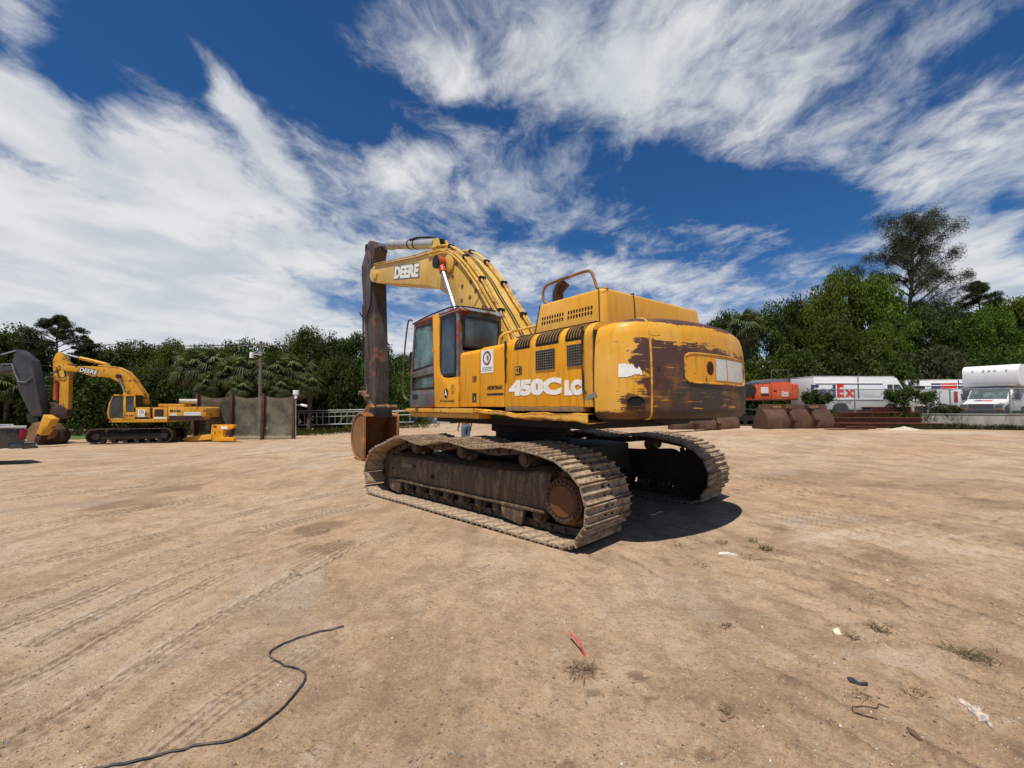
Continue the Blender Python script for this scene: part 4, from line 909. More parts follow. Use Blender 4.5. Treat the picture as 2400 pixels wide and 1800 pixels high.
# weld ribs along the upper edge and boss plates
m = MB(); m.tube([(x, YB + .004, z - .03) for x, z in catmull2(top[:-1])] if False else [(x, YB + .006, z - .035) for x, z in top[:-1]], .012, 5); m.build('edge_weld', M_BOOM, boom)
def disc(nm, u, v, r, t, mat, par, n=20, y=YB):
    p = U.on(*c1(u, v), 1, y); g = MB(); g.lathe((p.x, y, p.z), (0, 1, 0), [(-.02, r), (t * .7, r), (t, r * .85)], n); return g.build(nm, mat, par)
disc('pin_boss', 1110, 430, .24, .05, M_BOOM, boom); disc('tip_boss', 350, 545, .17, .045, M_BOOM, boom)
for u, v in ((1140, 565), (1238, 660), (1325, 615), (1375, 705), (1315, 775), (1232, 805), (1180, 430)):
    p = U.on(*c1(u, v), 1, YB); g = MB(); g.lathe((p.x, YB - .01, p.z), (0, 1, 0), [(0, .055), (.014, .05), (.015, .040), (.012, .038)], 12); g.build('weld_plug', M_OXID, boom)
pts = [U.on(*c1(*q), 1, YB + .003) for q in ((1440, 715), (1350, 880))]; m = MB(); m.bar(pts[0], pts[1], .006, .02); m.build('rust_scratch', M_RED, boom)
pts = [U.on(*c1(*q), 1, YB) for q in ((540, 450), (800, 412), (800, 575), (540, 595))]
m = MB(); m.add([(p.x, YB + .003, p.z) for p in pts], [(0, 1, 2, 3)]); sgn_ = m.build('maker_decal', simple('decal_grey', (.16, .15, .13), .6, bstr=0), boom)
cx = sum((p for p in pts), Vector()) / 4; ex = ((pts[1] + pts[2]) - (pts[0] + pts[3])) / 2; ey = ((pts[0] + pts[1]) - (pts[2] + pts[3])) / 2; ey -= ex.normalized() * ey.dot(ex.normalized())
lettering('maker_lettering', 'DEERE', M_WHITE, sgn_, (cx.x, YB + .006, cx.z), (ex.x, 0, ex.z), (ey.x, 0, ey.z), .4, offset=.022, fit=(ex.length * .94, ey.length * .84))
# hydraulic pipes over the boom's back
def along_top(off, i0=3, i1=None):
    T_ = top[i0:i1]; out = []
    for i, (x, z) in enumerate(T_):
        a = T_[max(i - 1, 0)]; b_ = T_[min(i + 1, len(T_) - 1)]; t = Vector((b_[0] - a[0], b_[1] - a[1])).normalized(); nn = Vector((-t.y, t.x))
        if nn.y < 0 and nn.x > 0: nn = -nn
        if nn.dot(Vector((x, z)) - Vector((3.2, 3.6))) < 0: nn = -nn
        out.append((x + nn.x * off, z + nn.y * off))
    return out
for y, off, r in ((.395, -.08, .022), (.33, .07, .024), (.255, .07, .024), (-.255, .07, .024), (-.33, .07, .024), (.05, .03, .010), (-.02, .03, .010)):
    P = [Vector((x, y, z)) for x, z in along_top(off)]
    if y < .35: P = P[:-1] + [P[-1] + Vector((-.1, 0, -.15)), P[-1] + Vector((-.30, .0, -.35))]
    m = MB(); m.tube([tuple(q) for q in catmull(P, 4)], r, 8); m.build('hydraulic_pipe' if r > .015 else 'hydraulic_hose', M_BOOM if r > .015 else M_BLK, boom)
for i in (5, 7, 9, 11):
    for y in (.29, -.28):
        (x, z) = along_top(.065)[i - 3]; m = MB(); m.box(x - .045, x + .045, y - .07, y + .07, z - .04, z + .045); m.build('pipe_clamp', M_BLK, boom, bevel=.01)
for y in (.40,):
    P = [Vector((x, y, z)) for x, z in along_top(.012, 0, 4)]; m = MB(); m.tube([tuple(q) for q in P], .018, 6); m.build('hydraulic_pipe', M_BOOM, boom)
# stick ram
a = U.on(*c1(345, 240), 1, 0); b_ = U.on(*c1(1010, 222), 1, 0)
pa = Vector((a.x, 0, a.z)); pb = Vector((b_.x, 0, b_.z)); q = lambda t: pa + (pb - pa) * t
m = MB(); m.cyl(q(.32), q(.96), .135, 20, 0); m.lathe(q(.28), (pb - pa), [(0, .12), (.02, .165), (.28, .165), (.34, .135)], 20, 0); m.cyl(q(.95), q(1.02), .10, 16, 1)
ram = m.build('stick_ram', [M_GREYP, M_DARK], exc)
m = MB(); m.cyl(q(-.02), q(.3), .060, 14); m.build('ram_rod', M_CHROME, ram)
m = MB()
for t in (.62, .70): m.lathe(q(t), (pb - pa), [(0, .150), (.05, .150)], 18)
m.tube([q(.66) + Vector((0, .12, .1)), q(.75) + Vector((0, .1, .16)), q(.9) + Vector((0, .06, .17)), q(1.02) + Vector((0, .0, .1))], .028, 7); m.tube([q(.66) + Vector((0, -.12, .1)), q(.8) + Vector((0, -.1, .16)), q(1.02) + Vector((0, -.05, .1))], .028, 7)
m.build('ram_hose', M_BLK, ram)
m = MB()
for y in (.13, -.13): m.prism([(pb.x - .35, pb.z - .38), (pb.x + .25, pb.z - .30), (pb.x + .06, pb.z + .10), (pb.x - .12, pb.z + .08)], y - .03, y + .03)
m.build('ram_bracket', M_BOOM, boom, bevel=.01)
# boom rams, one either side
for y, nm in ((.50, 1), (-.50, 1)):
    p = U.on(*c1(1012, 420), 1, .50); e = Vector((p.x, y, p.z)); d2 = U.on(*c1(1150, 850), 1, .50); dr = (Vector((d2.x, y, d2.z)) - e).normalized()
    bs = e + dr * ((e.z - 1.95) / -dr.z)
    m = MB(); m.cyl(bs, bs + (e - bs) * .54, .12, 18); r_ = m.build('boom_ram', M_GREYP, exc)
    m = MB(); m.cyl(bs + (e - bs) * .5, e, .062, 16); m.build('ram_rod', M_CHROME, r_)
    m = MB(); m.lathe((e.x, y - .11, e.z), (0, 1, 0), [(0, .10), (.03, .145), (.19, .145), (.22, .10)], 20); m.cyl(e + dr * .08, e + dr * .30, .085, 14); m.build('rod_eye', M_RED, r_)
    m = MB(); m.lathe((e.x, y + (.11 if y > 0 else -.13), e.z), (0, 1, 0), [(0, .15), (.02, .15)], 20); m.build('pin_cap', M_BLK, r_)

# ---- stick
ys = .22
fr_ = on_y([c1(*q) for q in ((262, 225), (240, 330), (212, 430), (205, 545), (215, 700), (228, 900), (240, 1200), (258, 1640))], ys)
bk = on_y([c1(*q) for q in ((350, 1640), (342, 1200), (335, 900), (330, 640), (318, 440), (330, 330), (345, 260), (320, 195), (290, 188))], ys)
low = [(fr_[-1][0] - .05, 1.62), (fr_[-1][0] - .25, 1.30), (bk[0][0] + .04, 1.28), (bk[0][0] + .0, 1.62)]
pl = fr_ + low + bk
m = MB(); m.prism(pl, -ys, ys); stick = m.build('stick', M_STICK, exc, bevel=.015, smooth=25)
m = MB()
for y in (ys + .05,):
    m.tube([U.on(*c1(*q), 1, y) for q in ((255, 230), (250, 300), (300, 400), (310, 600), (300, 850), (262, 970), (225, 985), (190, 935))], .03, 7)
m.build('stick_hose', M_BLK, stick)
m = MB(); m.tube([U.on(*c1(*q), 1, ys + .03) for q in ((212, 450), (222, 700), (232, 900), (255, 1120), (275, 1400))], .022, 6); m.tube([U.on(*c1(*q), 1, ys + .02) for q in ((250, 260), (285, 330), (305, 440))], .03, 6)
m.build('stick_pipe', M_OXID, stick)
m = MB(); m.tube([U.on(*c1(*q), 1, ys - .02) for q in ((222, 850), (225, 1180), (228, 1400))], .03, 6); m.build('bucket_ram_rod', M_BLK, stick)
fx = fr_[-2][0]; m = MB(); m.cyl((fx + .38, 0, 4.0), (fx + .30, 0, 2.4), .10, 16); bram = m.build('bucket_ram', M_STICK, exc); m = MB(); m.cyl((fx + .30, 0, 2.5), (fx + .22, 0, 2.05), .055, 12); m.build('ram_rod', M_CHROME, bram)
m = MB(); P = [U.on(*c1(*q), 1, -ys) for q in ((345, 260), (375, 290), (395, 360), (440, 440))]
m.tube([(fr_[1][0] - .1, -.1, fr_[1][1]), (pa.x, 0, pa.z + .02), (bk[-3][0] - .05, .12, bk[-3][1])], .03, 6); m.build('top_hose', M_BLK, stick)
# ---- bucket and its linkage
lx = fr_[-1][0]
def bkt(x, z): return (BX + x, z)
BX = 6.72
shellp = [bkt(.05, 1.36), bkt(.45, 1.46), bkt(.85, 1.36), bkt(1.15, 1.08), bkt(1.28, .72), bkt(1.18, .34), bkt(.90, .09), bkt(.50, .02), bkt(.08, .03)]
sp_ = [(p.x, p.y) for p in catmull([(a, b, 0) for a, b in shellp], 5)]
yw0, yw1 = -.28, .78
m = MB(); m.grid(lambda u, v: (sp_[round(v * (len(sp_) - 1))][0], yw0 + (yw1 - yw0) * u, sp_[round(v * (len(sp_) - 1))][1]), 6, len(sp_) - 1)
bucket = m.build('bucket', M_BUCKET, exc, smooth=50, solid=.035)
for y in (yw0, yw1):
    m = MB(); m.prism(sp_, y - .018, y + .018); m.build('side_plate', M_BUCKET, bucket, bevel=.006, smooth=30)
    m = MB(); m.prism([bkt(.02, .05), bkt(.16, .05), bkt(.17, 1.3), bkt(.05, 1.36)], y - .035, y + .035); m.build('side_cutter', M_BUCKET, bucket, bevel=.006)
    m = MB(); m.tube([(a - .14, y + (.03 if y > 0 else -.03), b * .97 + .02) for a, b in sp_[3:-3]], .022, 6); m.build('wear_strip', M_BUCKET, bucket)
for k in range(4):
    y = yw0 + .1 + (yw1 - yw0 - .2) * k / 3; m = MB(); m.hexa([Vector(q) for q in ((BX + .1, y - .06, .02), (BX - .2, y - .04, .015), (BX - .2, y + .04, .015), (BX + .1, y + .06, .02), (BX + .1, y - .06, .10), (BX - .2, y - .04, .03), (BX - .2, y + .04, .03), (BX + .1, y + .06, .10))]); m.build('tooth', M_BUCKET, bucket)
for y in (-.02, .46):
    m = MB(); m.prism([bkt(.25, 1.38), bkt(.20, 1.62), bkt(.32, 1.72), bkt(.5, 1.70), bkt(.78, 1.66), bkt(.92, 1.55), bkt(.95, 1.34), bkt(.6, 1.40)], y - .035, y + .035); m.build('bucket_ear', M_BUCKET, bucket, bevel=.01)
ex_, ez_ = lx + .05, 2.12
m = MB()
for y in (-.25, .25):
    m.bar((lx - .22, y, 1.95), (lx + .42, y, 2.10), .05, .14, up=(0, 0, 1)); m.bar((lx + .40, y * .8, 2.12), (BX + .82, y * .8, 1.58), .06, .16)
for x, z in ((lx + .41, 2.11), (BX + .82, 1.58), (BX + .33, 1.62), (lx - .2, 1.96)): m.cyl((x, -.34, z), (x, .34, z), .075, 14)
m.build('bucket_link', mud('rusty_link', (.09, .05, .025), (.25, .17, .09), .5), exc, bevel=.012)
m = MB(); m.box(BX - .02, BX + .5, -.05, .5, 1.33, 1.62); m.build('bucket_hinge_box', M_DARK, bucket, bevel=.02)
# ================================================================== vegetation
def leaf_mat(name, dark, mid, lite, trans=.35):
    m, n, b = newmat(name); out = n.N['Material Output']
    t = n.new('ShaderNodeAttribute', attribute_name='tint').outputs['Fac']
    oi = n.new('ShaderNodeObjectInfo').outputs['Random']
    dark, mid, lite = (tuple(x * .80 for x in q_) for q_ in (dark, mid, lite)); c = n.mix(n.ramp(t, 0, .5), dark, mid); c = n.mix(n.ramp(t, .5, 1), c, lite)
    hs = n.new('ShaderNodeHueSaturation'); n.put(hs.inputs['Color'], c); n.put(hs.inputs['Hue'], n.ramp(oi, 0, 1, .485, .515, False)); n.put(hs.inputs['Value'], n.ramp(oi, 0, 1, .8, 1.2, False))
    setp(b, n, **{'Base Color': hs.outputs[0], 'Roughness': .6, 'Specular IOR Level': .12})
    tl = n.new('ShaderNodeBsdfTranslucent'); n.put(tl.inputs[0], n.mix(1., hs.outputs[0], (1.0, 1.0, .45), 'MULTIPLY'))
    mx = n.new('ShaderNodeMixShader'); mx.inputs[0].default_value = trans
    n.L.new(b.outputs[0], mx.inputs[1]); n.L.new(tl.outputs[0], mx.inputs[2]); n.L.new(mx.outputs[0], out.inputs[0]); return m
L_DARK = leaf_mat('dark_evergreen_leaf', (.030, .050, .012), (.065, .100, .022), (.125, .17, .036), .38)
L_MID = leaf_mat('broad_leaf', (.042, .074, .013), (.088, .138, .022), (.165, .22, .038), .42)
L_LITE = leaf_mat('bright_leaf', (.065, .110, .014), (.130, .195, .026), (.22, .30, .045), .45)
L_OLIVE = leaf_mat('olive_leaf', (.045, .052, .022), (.075, .085, .036), (.12, .12, .055))
L_NEEDLE = leaf_mat('grey_needle', (.045, .055, .036), (.075, .088, .055), (.12, .13, .08), .25)
L_PINE = leaf_mat('pine_needle', (.024, .045, .014), (.045, .075, .022), (.08, .11, .035), .2)
L_PALM = leaf_mat('palm_frond', (.045, .07, .022), (.095, .125, .045), (.20, .23, .09), .3)
L_DRYP = leaf_mat('dry_frond', (.13, .09, .045), (.20, .145, .075), (.28, .21, .12), .3)
L_GRASS = leaf_mat('green_weed', (.06, .085, .018), (.11, .14, .030), (.19, .20, .06), .4)
M_BARK = simple('bark', (.085, .070, .055), .9, var=.45, scale=4, stretch=(4, 4, 1))
M_BARKL = simple('pale_bark', (.22, .19, .155), .9, var=.35, scale=4, stretch=(4, 4, 1))

def leaves_mesh(name, cen, nrm, size, tint, mat, seed, aspect=.5, up=.0, jitter=.9):
    """a rhombic leaf face at every centre"""
    g = np.random.default_rng(seed); n = len(cen)
    a = nrm + g.normal(0, jitter, (n, 3)); a[:, 2] += up; a /= np.linalg.norm(a, axis=1)[:, None] + 1e-9
    b = g.normal(0, 1, (n, 3)); u = np.cross(a, b); u /= np.linalg.norm(u, axis=1)[:, None] + 1e-9; v = np.cross(a, u)
    s = (size * g.uniform(.6, 1.35, n))[:, None]
    co = np.stack([cen - u * s, cen - v * s * aspect + a * s * .12, cen + u * s, cen + v * s * aspect + a * s * .12], 1).reshape(-1, 3)
    return raw_quads(name, co, np.repeat(tint, 1), mat)
def raw_quads(name, co, tint, mat):
    me = bpy.data.meshes.new(name); nq = len(co) // 4
    me.vertices.add(len(co)); me.vertices.foreach_set('co', co.astype(np.float32).ravel())
    me.loops.add(len(co)); me.loops.foreach_set('vertex_index', np.arange(len(co), dtype=np.int32))
    me.polygons.add(nq); me.polygons.foreach_set('loop_start', np.arange(nq, dtype=np.int32) * 4); me.update(calc_edges=True)
    at = me.attributes.new('tint', 'FLOAT', 'FACE'); at.data.foreach_set('value', np.clip(tint, 0, 1).astype(np.float32))
    me.materials.append(mat); return me
def clumpy_crown(name, seed, mat, n_clump=80, per=190, leaf=.11, w=1., h=1., base=.0, lump=.19, kind='round', squash=.8):
    """crown in a unit box: radius about w in plan, from z = base to base + h"""
    g = np.random.default_rng(seed); C = []; Rr = []
    for k in range(n_clump):
        th = g.uniform(0, 2 * PI); f = g.uniform(0, 1) ** .75
        zz = g.uniform(-.95, 1)
        if kind == 'round': rad = math.sqrt(max(0, 1 - abs(zz) ** 2.4))
        elif kind == 'bush': rad = 1.0 - .35 * max(0, zz) ** 2
        else: rad = .45 + .55 * math.sqrt(max(0, 1 - zz ** 2))
        rr_ = rad * (.35 + .65 * f) * g.uniform(.78, 1.12)
        C.append((w * rr_ * math.cos(th), w * rr_ * math.sin(th), base + h * (.5 + .5 * zz) + g.normal(0, .03) * h)); Rr.append(lump * g.uniform(.6, 1.35) * (w + h / 2) / 1.5)
    C = np.array(C); Rr = np.array(Rr); ci = np.repeat(np.arange(n_clump), per); n = len(ci)
    d = g.normal(0, 1, (n, 3)); d /= np.linalg.norm(d, axis=1)[:, None]; r = g.uniform(.45, 1.0, n) ** .6
    p = C[ci] + d * (Rr[ci] * r)[:, None] * np.array([1.15, 1.15, squash]) + g.normal(0, .02, (n, 3))
    ct = g.normal(.45, .2, n_clump)
    t = ct[ci] + g.normal(0, .13, n)
    return leaves_mesh(name, p, d * .9, leaf, t, mat, seed + 1, .48, .35), C
def trunk_mesh(name, seed, H, r0, limbs, mat, lean=.03, start=.35):
    g = random.Random(seed); m = MB(); P = []; x = y = 0
    for i in range(9): z = H * i / 8; P.append((x, y, z - .15 if i == 0 else z)); x += g.uniform(-lean, lean) * H / 8; y += g.uniform(-lean, lean) * H / 8
    m.tube(P, [r0 * (1 - .78 * (i / 8) ** .8) for i in range(9)], 8)
    for k in range(len(limbs)):
        tx, ty, tz = limbs[k]; f = min(.95, max(start, (tz / H) - .25 + g.uniform(-.08, .05))); i = min(int(f * 8), 7); a = Vector(P[i]).lerp(Vector(P[i + 1]), f * 8 - i); b = Vector((tx, ty, tz))
        if (b - a).length < .25: continue
        mid = a.lerp(b, .5) + Vector((0, 0, .1 * (b - a).length)); rr_ = r0 * .38 * (1 - .6 * f) + .008
        m.tube([a, mid, b], [rr_, rr_ * .65, rr_ * .25], 5)
    return m.mesh(name, mat)
def put_tree(name, label, pos, tm, cm, sx, sz, rz, group, cat='tree', z0=None):
    o = thing(name, label, cat, pos, rz, group); o.scale = (sx, sx, sz)
    if tm: ob('trunk', tm, o)
    ob('crown', cm, o); return o
# prototypes, all about 1 m wide (radius 1) and 2 m tall, scaled when planted
PROTO = {}
def proto(key, seed, mat, **kw):
    tk = kw.pop('bark', M_BARK); th = kw.pop('trunk', None)
    cm, C = clumpy_crown('crown', seed, mat, **kw)
    lim = [tuple(c) for c in C[::3]]; H = kw.get('base', 0) + kw.get('h', 1) * .8
    PROTO[key] = (trunk_mesh('trunk', seed, H, .045, lim, tk), cm)
for i in range(3): proto('dark%d' % i, 40 + i, L_DARK, n_clump=110, per=170, leaf=.036, w=1., h=1.75, base=.22, lump=.20, kind='round')
for i in range(3): proto('mid%d' % i, 60 + i, L_MID, n_clump=110, per=170, leaf=.036, w=1., h=1.7, base=.25, lump=.20, kind='round')
for i in range(2): proto('lite%d' % i, 80 + i, L_LITE, n_clump=95, per=180, leaf=.036, w=1., h=1.6, base=.36, lump=.18, kind='round', bark=M_BARKL)
for i in range(2): proto('bush%d' % i, 90 + i, L_DARK, n_clump=95, per=150, leaf=.042, w=1., h=1.0, base=-.02, lump=.24, kind='bush')
proto('olive0', 97, L_OLIVE, n_clump=90, per=160, leaf=.040, w=1., h=1.1, base=.0, lump=.22, kind='bush')
proto('bushm0', 99, L_MID, n_clump=95, per=150, leaf=.042, w=1., h=1.0, base=-.02, lump=.24, kind='bush')
SEEN = {}
ORD = ['first', 'second', 'third', 'fourth', 'fifth', 'sixth', 'seventh', 'eighth', 'ninth', 'tenth', 'eleventh', 'twelfth', 'thirteenth', 'fourteenth', 'fifteenth', 'sixteenth', 'seventeenth', 'eighteenth', 'nineteenth', 'twentieth']
def plant(key, u, vtop, depth, halfw_px, what, group, cat='tree', nm=None):
    p = at_far(u, depth); top = at_depth(u, vtop, depth).z; tm, cm = PROTO[key]
    hh = {'d': 1.97, 'm': 1.95, 'l': 1.96, 'b': 1.0, 'o': 1.1}[key[0]] if not key.startswith('bush') else 1.03
    sx = halfw_px / FPX * depth; sz = (top - p.z) / hh
    k = SEEN.get(group, 0); SEEN[group] = k + 1
    return put_tree(nm or ('shrub' if 'bush' in key or 'olive' in key else 'broadleaf_tree'), what, p, tm if 'bush' not in key and 'olive' not in key else tm, cm, sx, sz, random.uniform(0, 6.28), group, cat)
# ---- tree line on the left and behind the machine: (kind, column, top row, distance, half width in pixels)
LEFT = [('dark0', -250, 760, 44, 120), ('dark1', -90, 770, 45, 110), ('dark2', 20, 785, 46, 85), ('dark0', 235, 822, 47, 70), ('dark1', 330, 815, 48, 75), ('lite0', 405, 812, 47, 48), ('dark1', 470, 818, 50, 60), ('dark2', 560, 812, 50, 62),
        ('dark0', 640, 814, 48, 62), ('mid2', 715, 784, 46, 58), ('dark0', 775, 800, 45, 62), ('dark1', 835, 796, 45, 62), ('dark2', 895, 822, 46, 60), ('mid0', 960, 846, 50, 60), ('dark1', 1050, 840, 52, 70), ('mid1', 1160, 835, 54, 80), ('dark0', 1290, 840, 54, 80), ('mid2', 1420, 835, 54, 80), ('dark2', 1545, 830, 54, 70), ('dark1', 1640, 800, 52, 60)]
def side_name(i): return ORD[i] if i < len(ORD) else '%dth' % (i + 1)
def nth_labels(rows, namer, tail, start='left'):
    seen = {}; out = []
    for r_ in rows:
        w_ = namer(r_[0])
        if r_[1] < -20 or r_[1] > 2420:
            k_ = seen.get(('off', w_), 0); seen[('off', w_)] = k_ + 1; out.append('%s %s beyond the frame edge %s' % (side_name(k_), w_, tail))
        else:
            k_ = seen.get(w_, 0); seen[w_] = k_ + 1; out.append('%s %s from the left %s' % (side_name(k_), w_, tail))
    return out
LB = nth_labels(LEFT, lambda k: {'d': 'dark green broadleaf tree', 'm': 'mid green broadleaf tree', 'l': 'bright yellow-green broadleaf tree'}[k[0]], 'in the far tree line')
for (k, u, v, d_, hw), lb in zip(LEFT, LB): plant(k, u, v, d_, hw, lb, 'trees of the far tree line')
BUSH = [('bush0', -120, 905, 39, 90), ('bush1', 10, 880, 39, 75), ('bush0', 120, 890, 39.5, 80), ('bush1', 225, 880, 39, 75), ('bushm0', 320, 870, 40, 70), ('bush0', 400, 875, 40, 65), ('bush1', 520, 905, 40, 70), ('bush0', 620, 900, 40, 65), ('bush1', 740, 860, 39, 70), ('bush0', 810, 850, 38.5, 62), ('bush1', 875, 862, 39, 60), ('bushm0', 960, 880, 42, 60), ('bush0', 1080, 890, 45, 80), ('bush1', 1250, 890, 46, 90), ('bush0', 1430, 890, 46, 90), ('bush1', 1600, 870, 44, 80)]
LB = nth_labels(BUSH, lambda k: 'leafy mid green shrub' if k.startswith('bushm') else 'dense dark shrub', 'at the foot of the far tree line')
for (k, u, v, d_, hw), lb in zip(BUSH, LB): plant(k, u, v, d_, hw, lb, 'shrubs of the far tree line', 'shrub')
RIGHT = [('dark1', 1700, 748, 44, 55), ('dark2', 1800, 735, 44, 62), ('dark0', 1870, 712, 45, 60), ('lite1', 1925, 712, 42, 55), ('lite0', 1990, 655, 43, 68), ('lite1', 2065, 672, 42, 62), ('mid0', 1960, 760, 38, 75), ('lite0', 2075, 775, 38, 60), ('dark2', 2180, 735, 43, 75), ('dark0', 2270, 740, 44, 75), ('lite0', 2340, 735, 41, 60), ('lite1', 2400, 720, 42, 75), ('mid1', 2490, 700, 43, 85), ('dark1', 2610, 690, 44, 110), ('mid2', 2760, 700, 45, 120)]
RIGHT.sort(key=lambda r_: r_[1]); LB = nth_labels(RIGHT, lambda k: {'d': 'dark green broadleaf tree', 'm': 'mid green broadleaf tree', 'l': 'bright green broadleaf tree'}[k[0]], 'behind the parked trucks')
for (k, u, v, d_, hw), lb in zip(RIGHT, LB): plant(k, u, v, d_, hw, lb, 'trees behind the parked trucks')
RB = [('bush0', 1700, 860, 38, 75), ('bushm0', 1790, 850, 36, 75), ('bush1', 1880, 830, 36, 75), ('bush0', 1985, 840, 35.5, 80), ('olive0', 2185, 835, 35.5, 90), ('bush1', 2085, 850, 35, 70), ('bush0', 2290, 840, 36, 85), ('bushm0', 2385, 830, 36, 80), ('bush1', 2490, 830, 36, 90), ('bush0', 2620, 820, 36, 110)]
RB.sort(key=lambda r_: r_[1]); LB = nth_labels(RB, lambda k: 'grey-olive shrub' if k[0] == 'o' else ('leafy mid green shrub' if k.startswith('bushm') else 'dense dark shrub'), 'under the trees behind the parked trucks')
for (k, u, v, d_, hw), lb in zip(RB, LB): plant(k, u, v, d_, hw, lb, 'shrubs behind the parked trucks', 'shrub')

# ---- tall feathery tree (casuarina) and pines
def branchy(name, label, pos, H, seed, leafm, leaf, spec, r0=.22, per=420, droop=0., group=None, aspect=.12, squash=.6, bark=M_BARK):
    """spec: list of (height fraction, azimuth, length, rise, clump radius)"""
    g = np.random.default_rng(seed); m = MB(); P = [Vector((.012 * H * math.sin(i * .9 + seed), .01 * H * math.cos(i * 1.3), H * i / 10 - (.2 if i == 0 else 0))) for i in range(11)]
    m.tube(P, [r0 * (1 - .85 * i / 10) for i in range(11)], 8); cs = []; rs = []
    for f, az, ln, rise, cr in spec:
        i = min(int(f * 10), 9); a = P[i].lerp(P[i + 1], f * 10 - i); e = a + Vector((math.cos(az) * ln, math.sin(az) * ln, rise)); mid = a.lerp(e, .55) + Vector((0, 0, .12 * ln))
        m.tube([a, mid, e], [r0 * .35 * (1 - .6 * f) + .01, r0 * .2 * (1 - .6 * f) + .008, .012], 5)
        for t in (.45, .7, .9, 1.02):
            q = a.lerp(mid, t / .55) if t < .55 else mid.lerp(e, (t - .55) / .45)
            cs.append(tuple(q + Vector(g.normal(0, .12, 3)))); rs.append(cr * (.55 + .5 * t) * g.uniform(.75, 1.2))
    C = np.array(cs); Rr = np.array(rs); ci = np.repeat(np.arange(len(C)), per); n = len(ci); d = g.normal(0, 1, (n, 3)); d /= np.linalg.norm(d, axis=1)[:, None]; r = g.uniform(.1, 1, n) ** .5
    p = C[ci] + d * (Rr[ci] * r)[:, None] * np.array([1, 1, squash]); p[:, 2] -= droop * Rr[ci] * r * g.uniform(0, 1, n)
    t = g.normal(.45, .18, len(C))[ci] + g.normal(0, .12, n)
    cm = leaves_mesh('crown', p, d * .6, leaf, t, leafm, seed + 5, aspect, .2)
    o = thing(name, label, 'tree', pos, 0, group); m.build('trunk', bark, o); ob('crown', cm, o); return o
g_ = random.Random(5)
pos = at_far(2150, 47); H = at_depth(2150, 527, 47).z - pos.z
spec = []
for k in range(46):
    f = .28 + .70 * k / 45; az = k * 2.4 + g_.uniform(-.4, .4); reach = (3.9 * (1 - abs(f - .55) * 1.25) + .6) * g_.uniform(.65, 1.15) * (1.0 if f < .8 else .75)
    spec.append((f, az, reach, reach * g_.uniform(.45, 1.25), .95 * g_.uniform(.6, 1.3)))
branchy('casuarina_tree', 'tall feathery grey-green casuarina rising above the trees on the right', pos, H, 31, L_NEEDLE, .16, spec, .36, per=380, droop=1.3, squash=.95)
def pine(u, v, depth, hw, seed, label, lo=.45):
    p = at_far(u, depth); H = at_depth(u, v, depth).z - p.z; w = hw / FPX * depth; g = random.Random(seed); spec = []
    for k in range(34):
        f = lo + (1 - lo) * k / 33; env = math.sin(PI * min(1, max(0, (f - lo) / (1 - lo) * .82 + .16))); ln = w * env * g.uniform(.55, 1.1); spec.append((min(.985, f), k * 2.4 + g.uniform(-.5, .5), ln, ln * g.uniform(.05, .45), w * .20 * g.uniform(.7, 1.2)))
    branchy('pine_tree', label, p, H, seed, L_PINE, .12, spec, .22, per=230, group='pines', aspect=.16, squash=.7)
pine(128, 742, 44, 62, 3, 'tall pine with tufted dark crown standing above the trees on the far left')
pine(196, 800, 44.5, 40, 4, 'small pine beside the tall pine on the far left', .3)
pine(2305, 662, 46, 62, 6, 'dark pine with open crown to the right of the casuarina')
# ---- sabal palms: each frond is its own leaf
def frond_mesh(seed, mat):
    g = random.Random(seed); co = []; t = []
    L = 1.0; nb = 22
    # leaf stalk as two quads, then blades fanned in a folded, drooping arc
    def q4(a, b, c, d): co.extend([a, b, c, d])
    q4((0, -.02, 0), (.55, -.012, .22), (.55, .012, .22), (0, .02, 0)); t.append(.5)
    o = Vector((.55, 0, .22))
    for k in range(nb):
        a = R(-105 + 210 * (k + .5) / nb); ln = L * (.62 + .25 * math.cos(a)) * g.uniform(.85, 1.1); dirx, diry = math.cos(a), math.sin(a); w = .042
        lift = .15 * math.cos(a); px, py = -diry * w, dirx * w; fold = .10 * abs(diry)
        m1 = o + Vector((dirx * ln * .55, diry * ln * .55, lift * ln - fold)); e = o + Vector((dirx * ln, diry * ln * .95, lift * ln - .42 * ln * g.uniform(.7, 1.3) - fold))
        q4((o.x, o.y, o.z), (m1.x + px, m1.y + py, m1.z), (m1.x, m1.y, m1.z + .02), (m1.x - px, m1.y - py, m1.z)); t.append(g.uniform(.2, .8))
        q4((m1.x + px, m1.y + py, m1.z), (e.x, e.y, e.z), (m1.x - px, m1.y - py, m1.z), (m1.x, m1.y, m1.z + .02)); t.append(g.uniform(.2, .9))
    return raw_quads('frond', np.array([tuple(c) for c in co]), np.array(t), mat)
FR = [frond_mesh(s, L_PALM) for s in (1, 2, 3)]; FRD = frond_mesh(9, L_DRYP)
def palm(u, v, depth, size_px, i, side):
    p = at_far(u, depth); c = at_depth(u, v, depth); s = size_px * 1.08 / FPX * depth / 1.25; H = c.z - p.z; g = random.Random(i * 7 + 1)
    o = thing('sabal_palm', side, 'palm', p, 0, 'sabal palms')
    m = MB(); m.tube([(0, 0, -.1), (.03, 0, H * .5), (0, .03, H)], [.20, .17, .19], 8); m.build('trunk', M_BARK, o)
    n = 30
    for k in range(n):
        el = 80 - 125 * (k / (n - 1)) ** .9; dry = k > n - 4
        f = ob('dry_frond' if dry else 'frond', FRD if dry else FR[k % 3], o, loc=(0, 0, H)); f.scale = (s * g.uniform(.85, 1.12),) * 3
        f.rotation_euler = (g.uniform(-.3, .3), -R(el - 20), k * 2.39996 + g.uniform(-.2, .2))
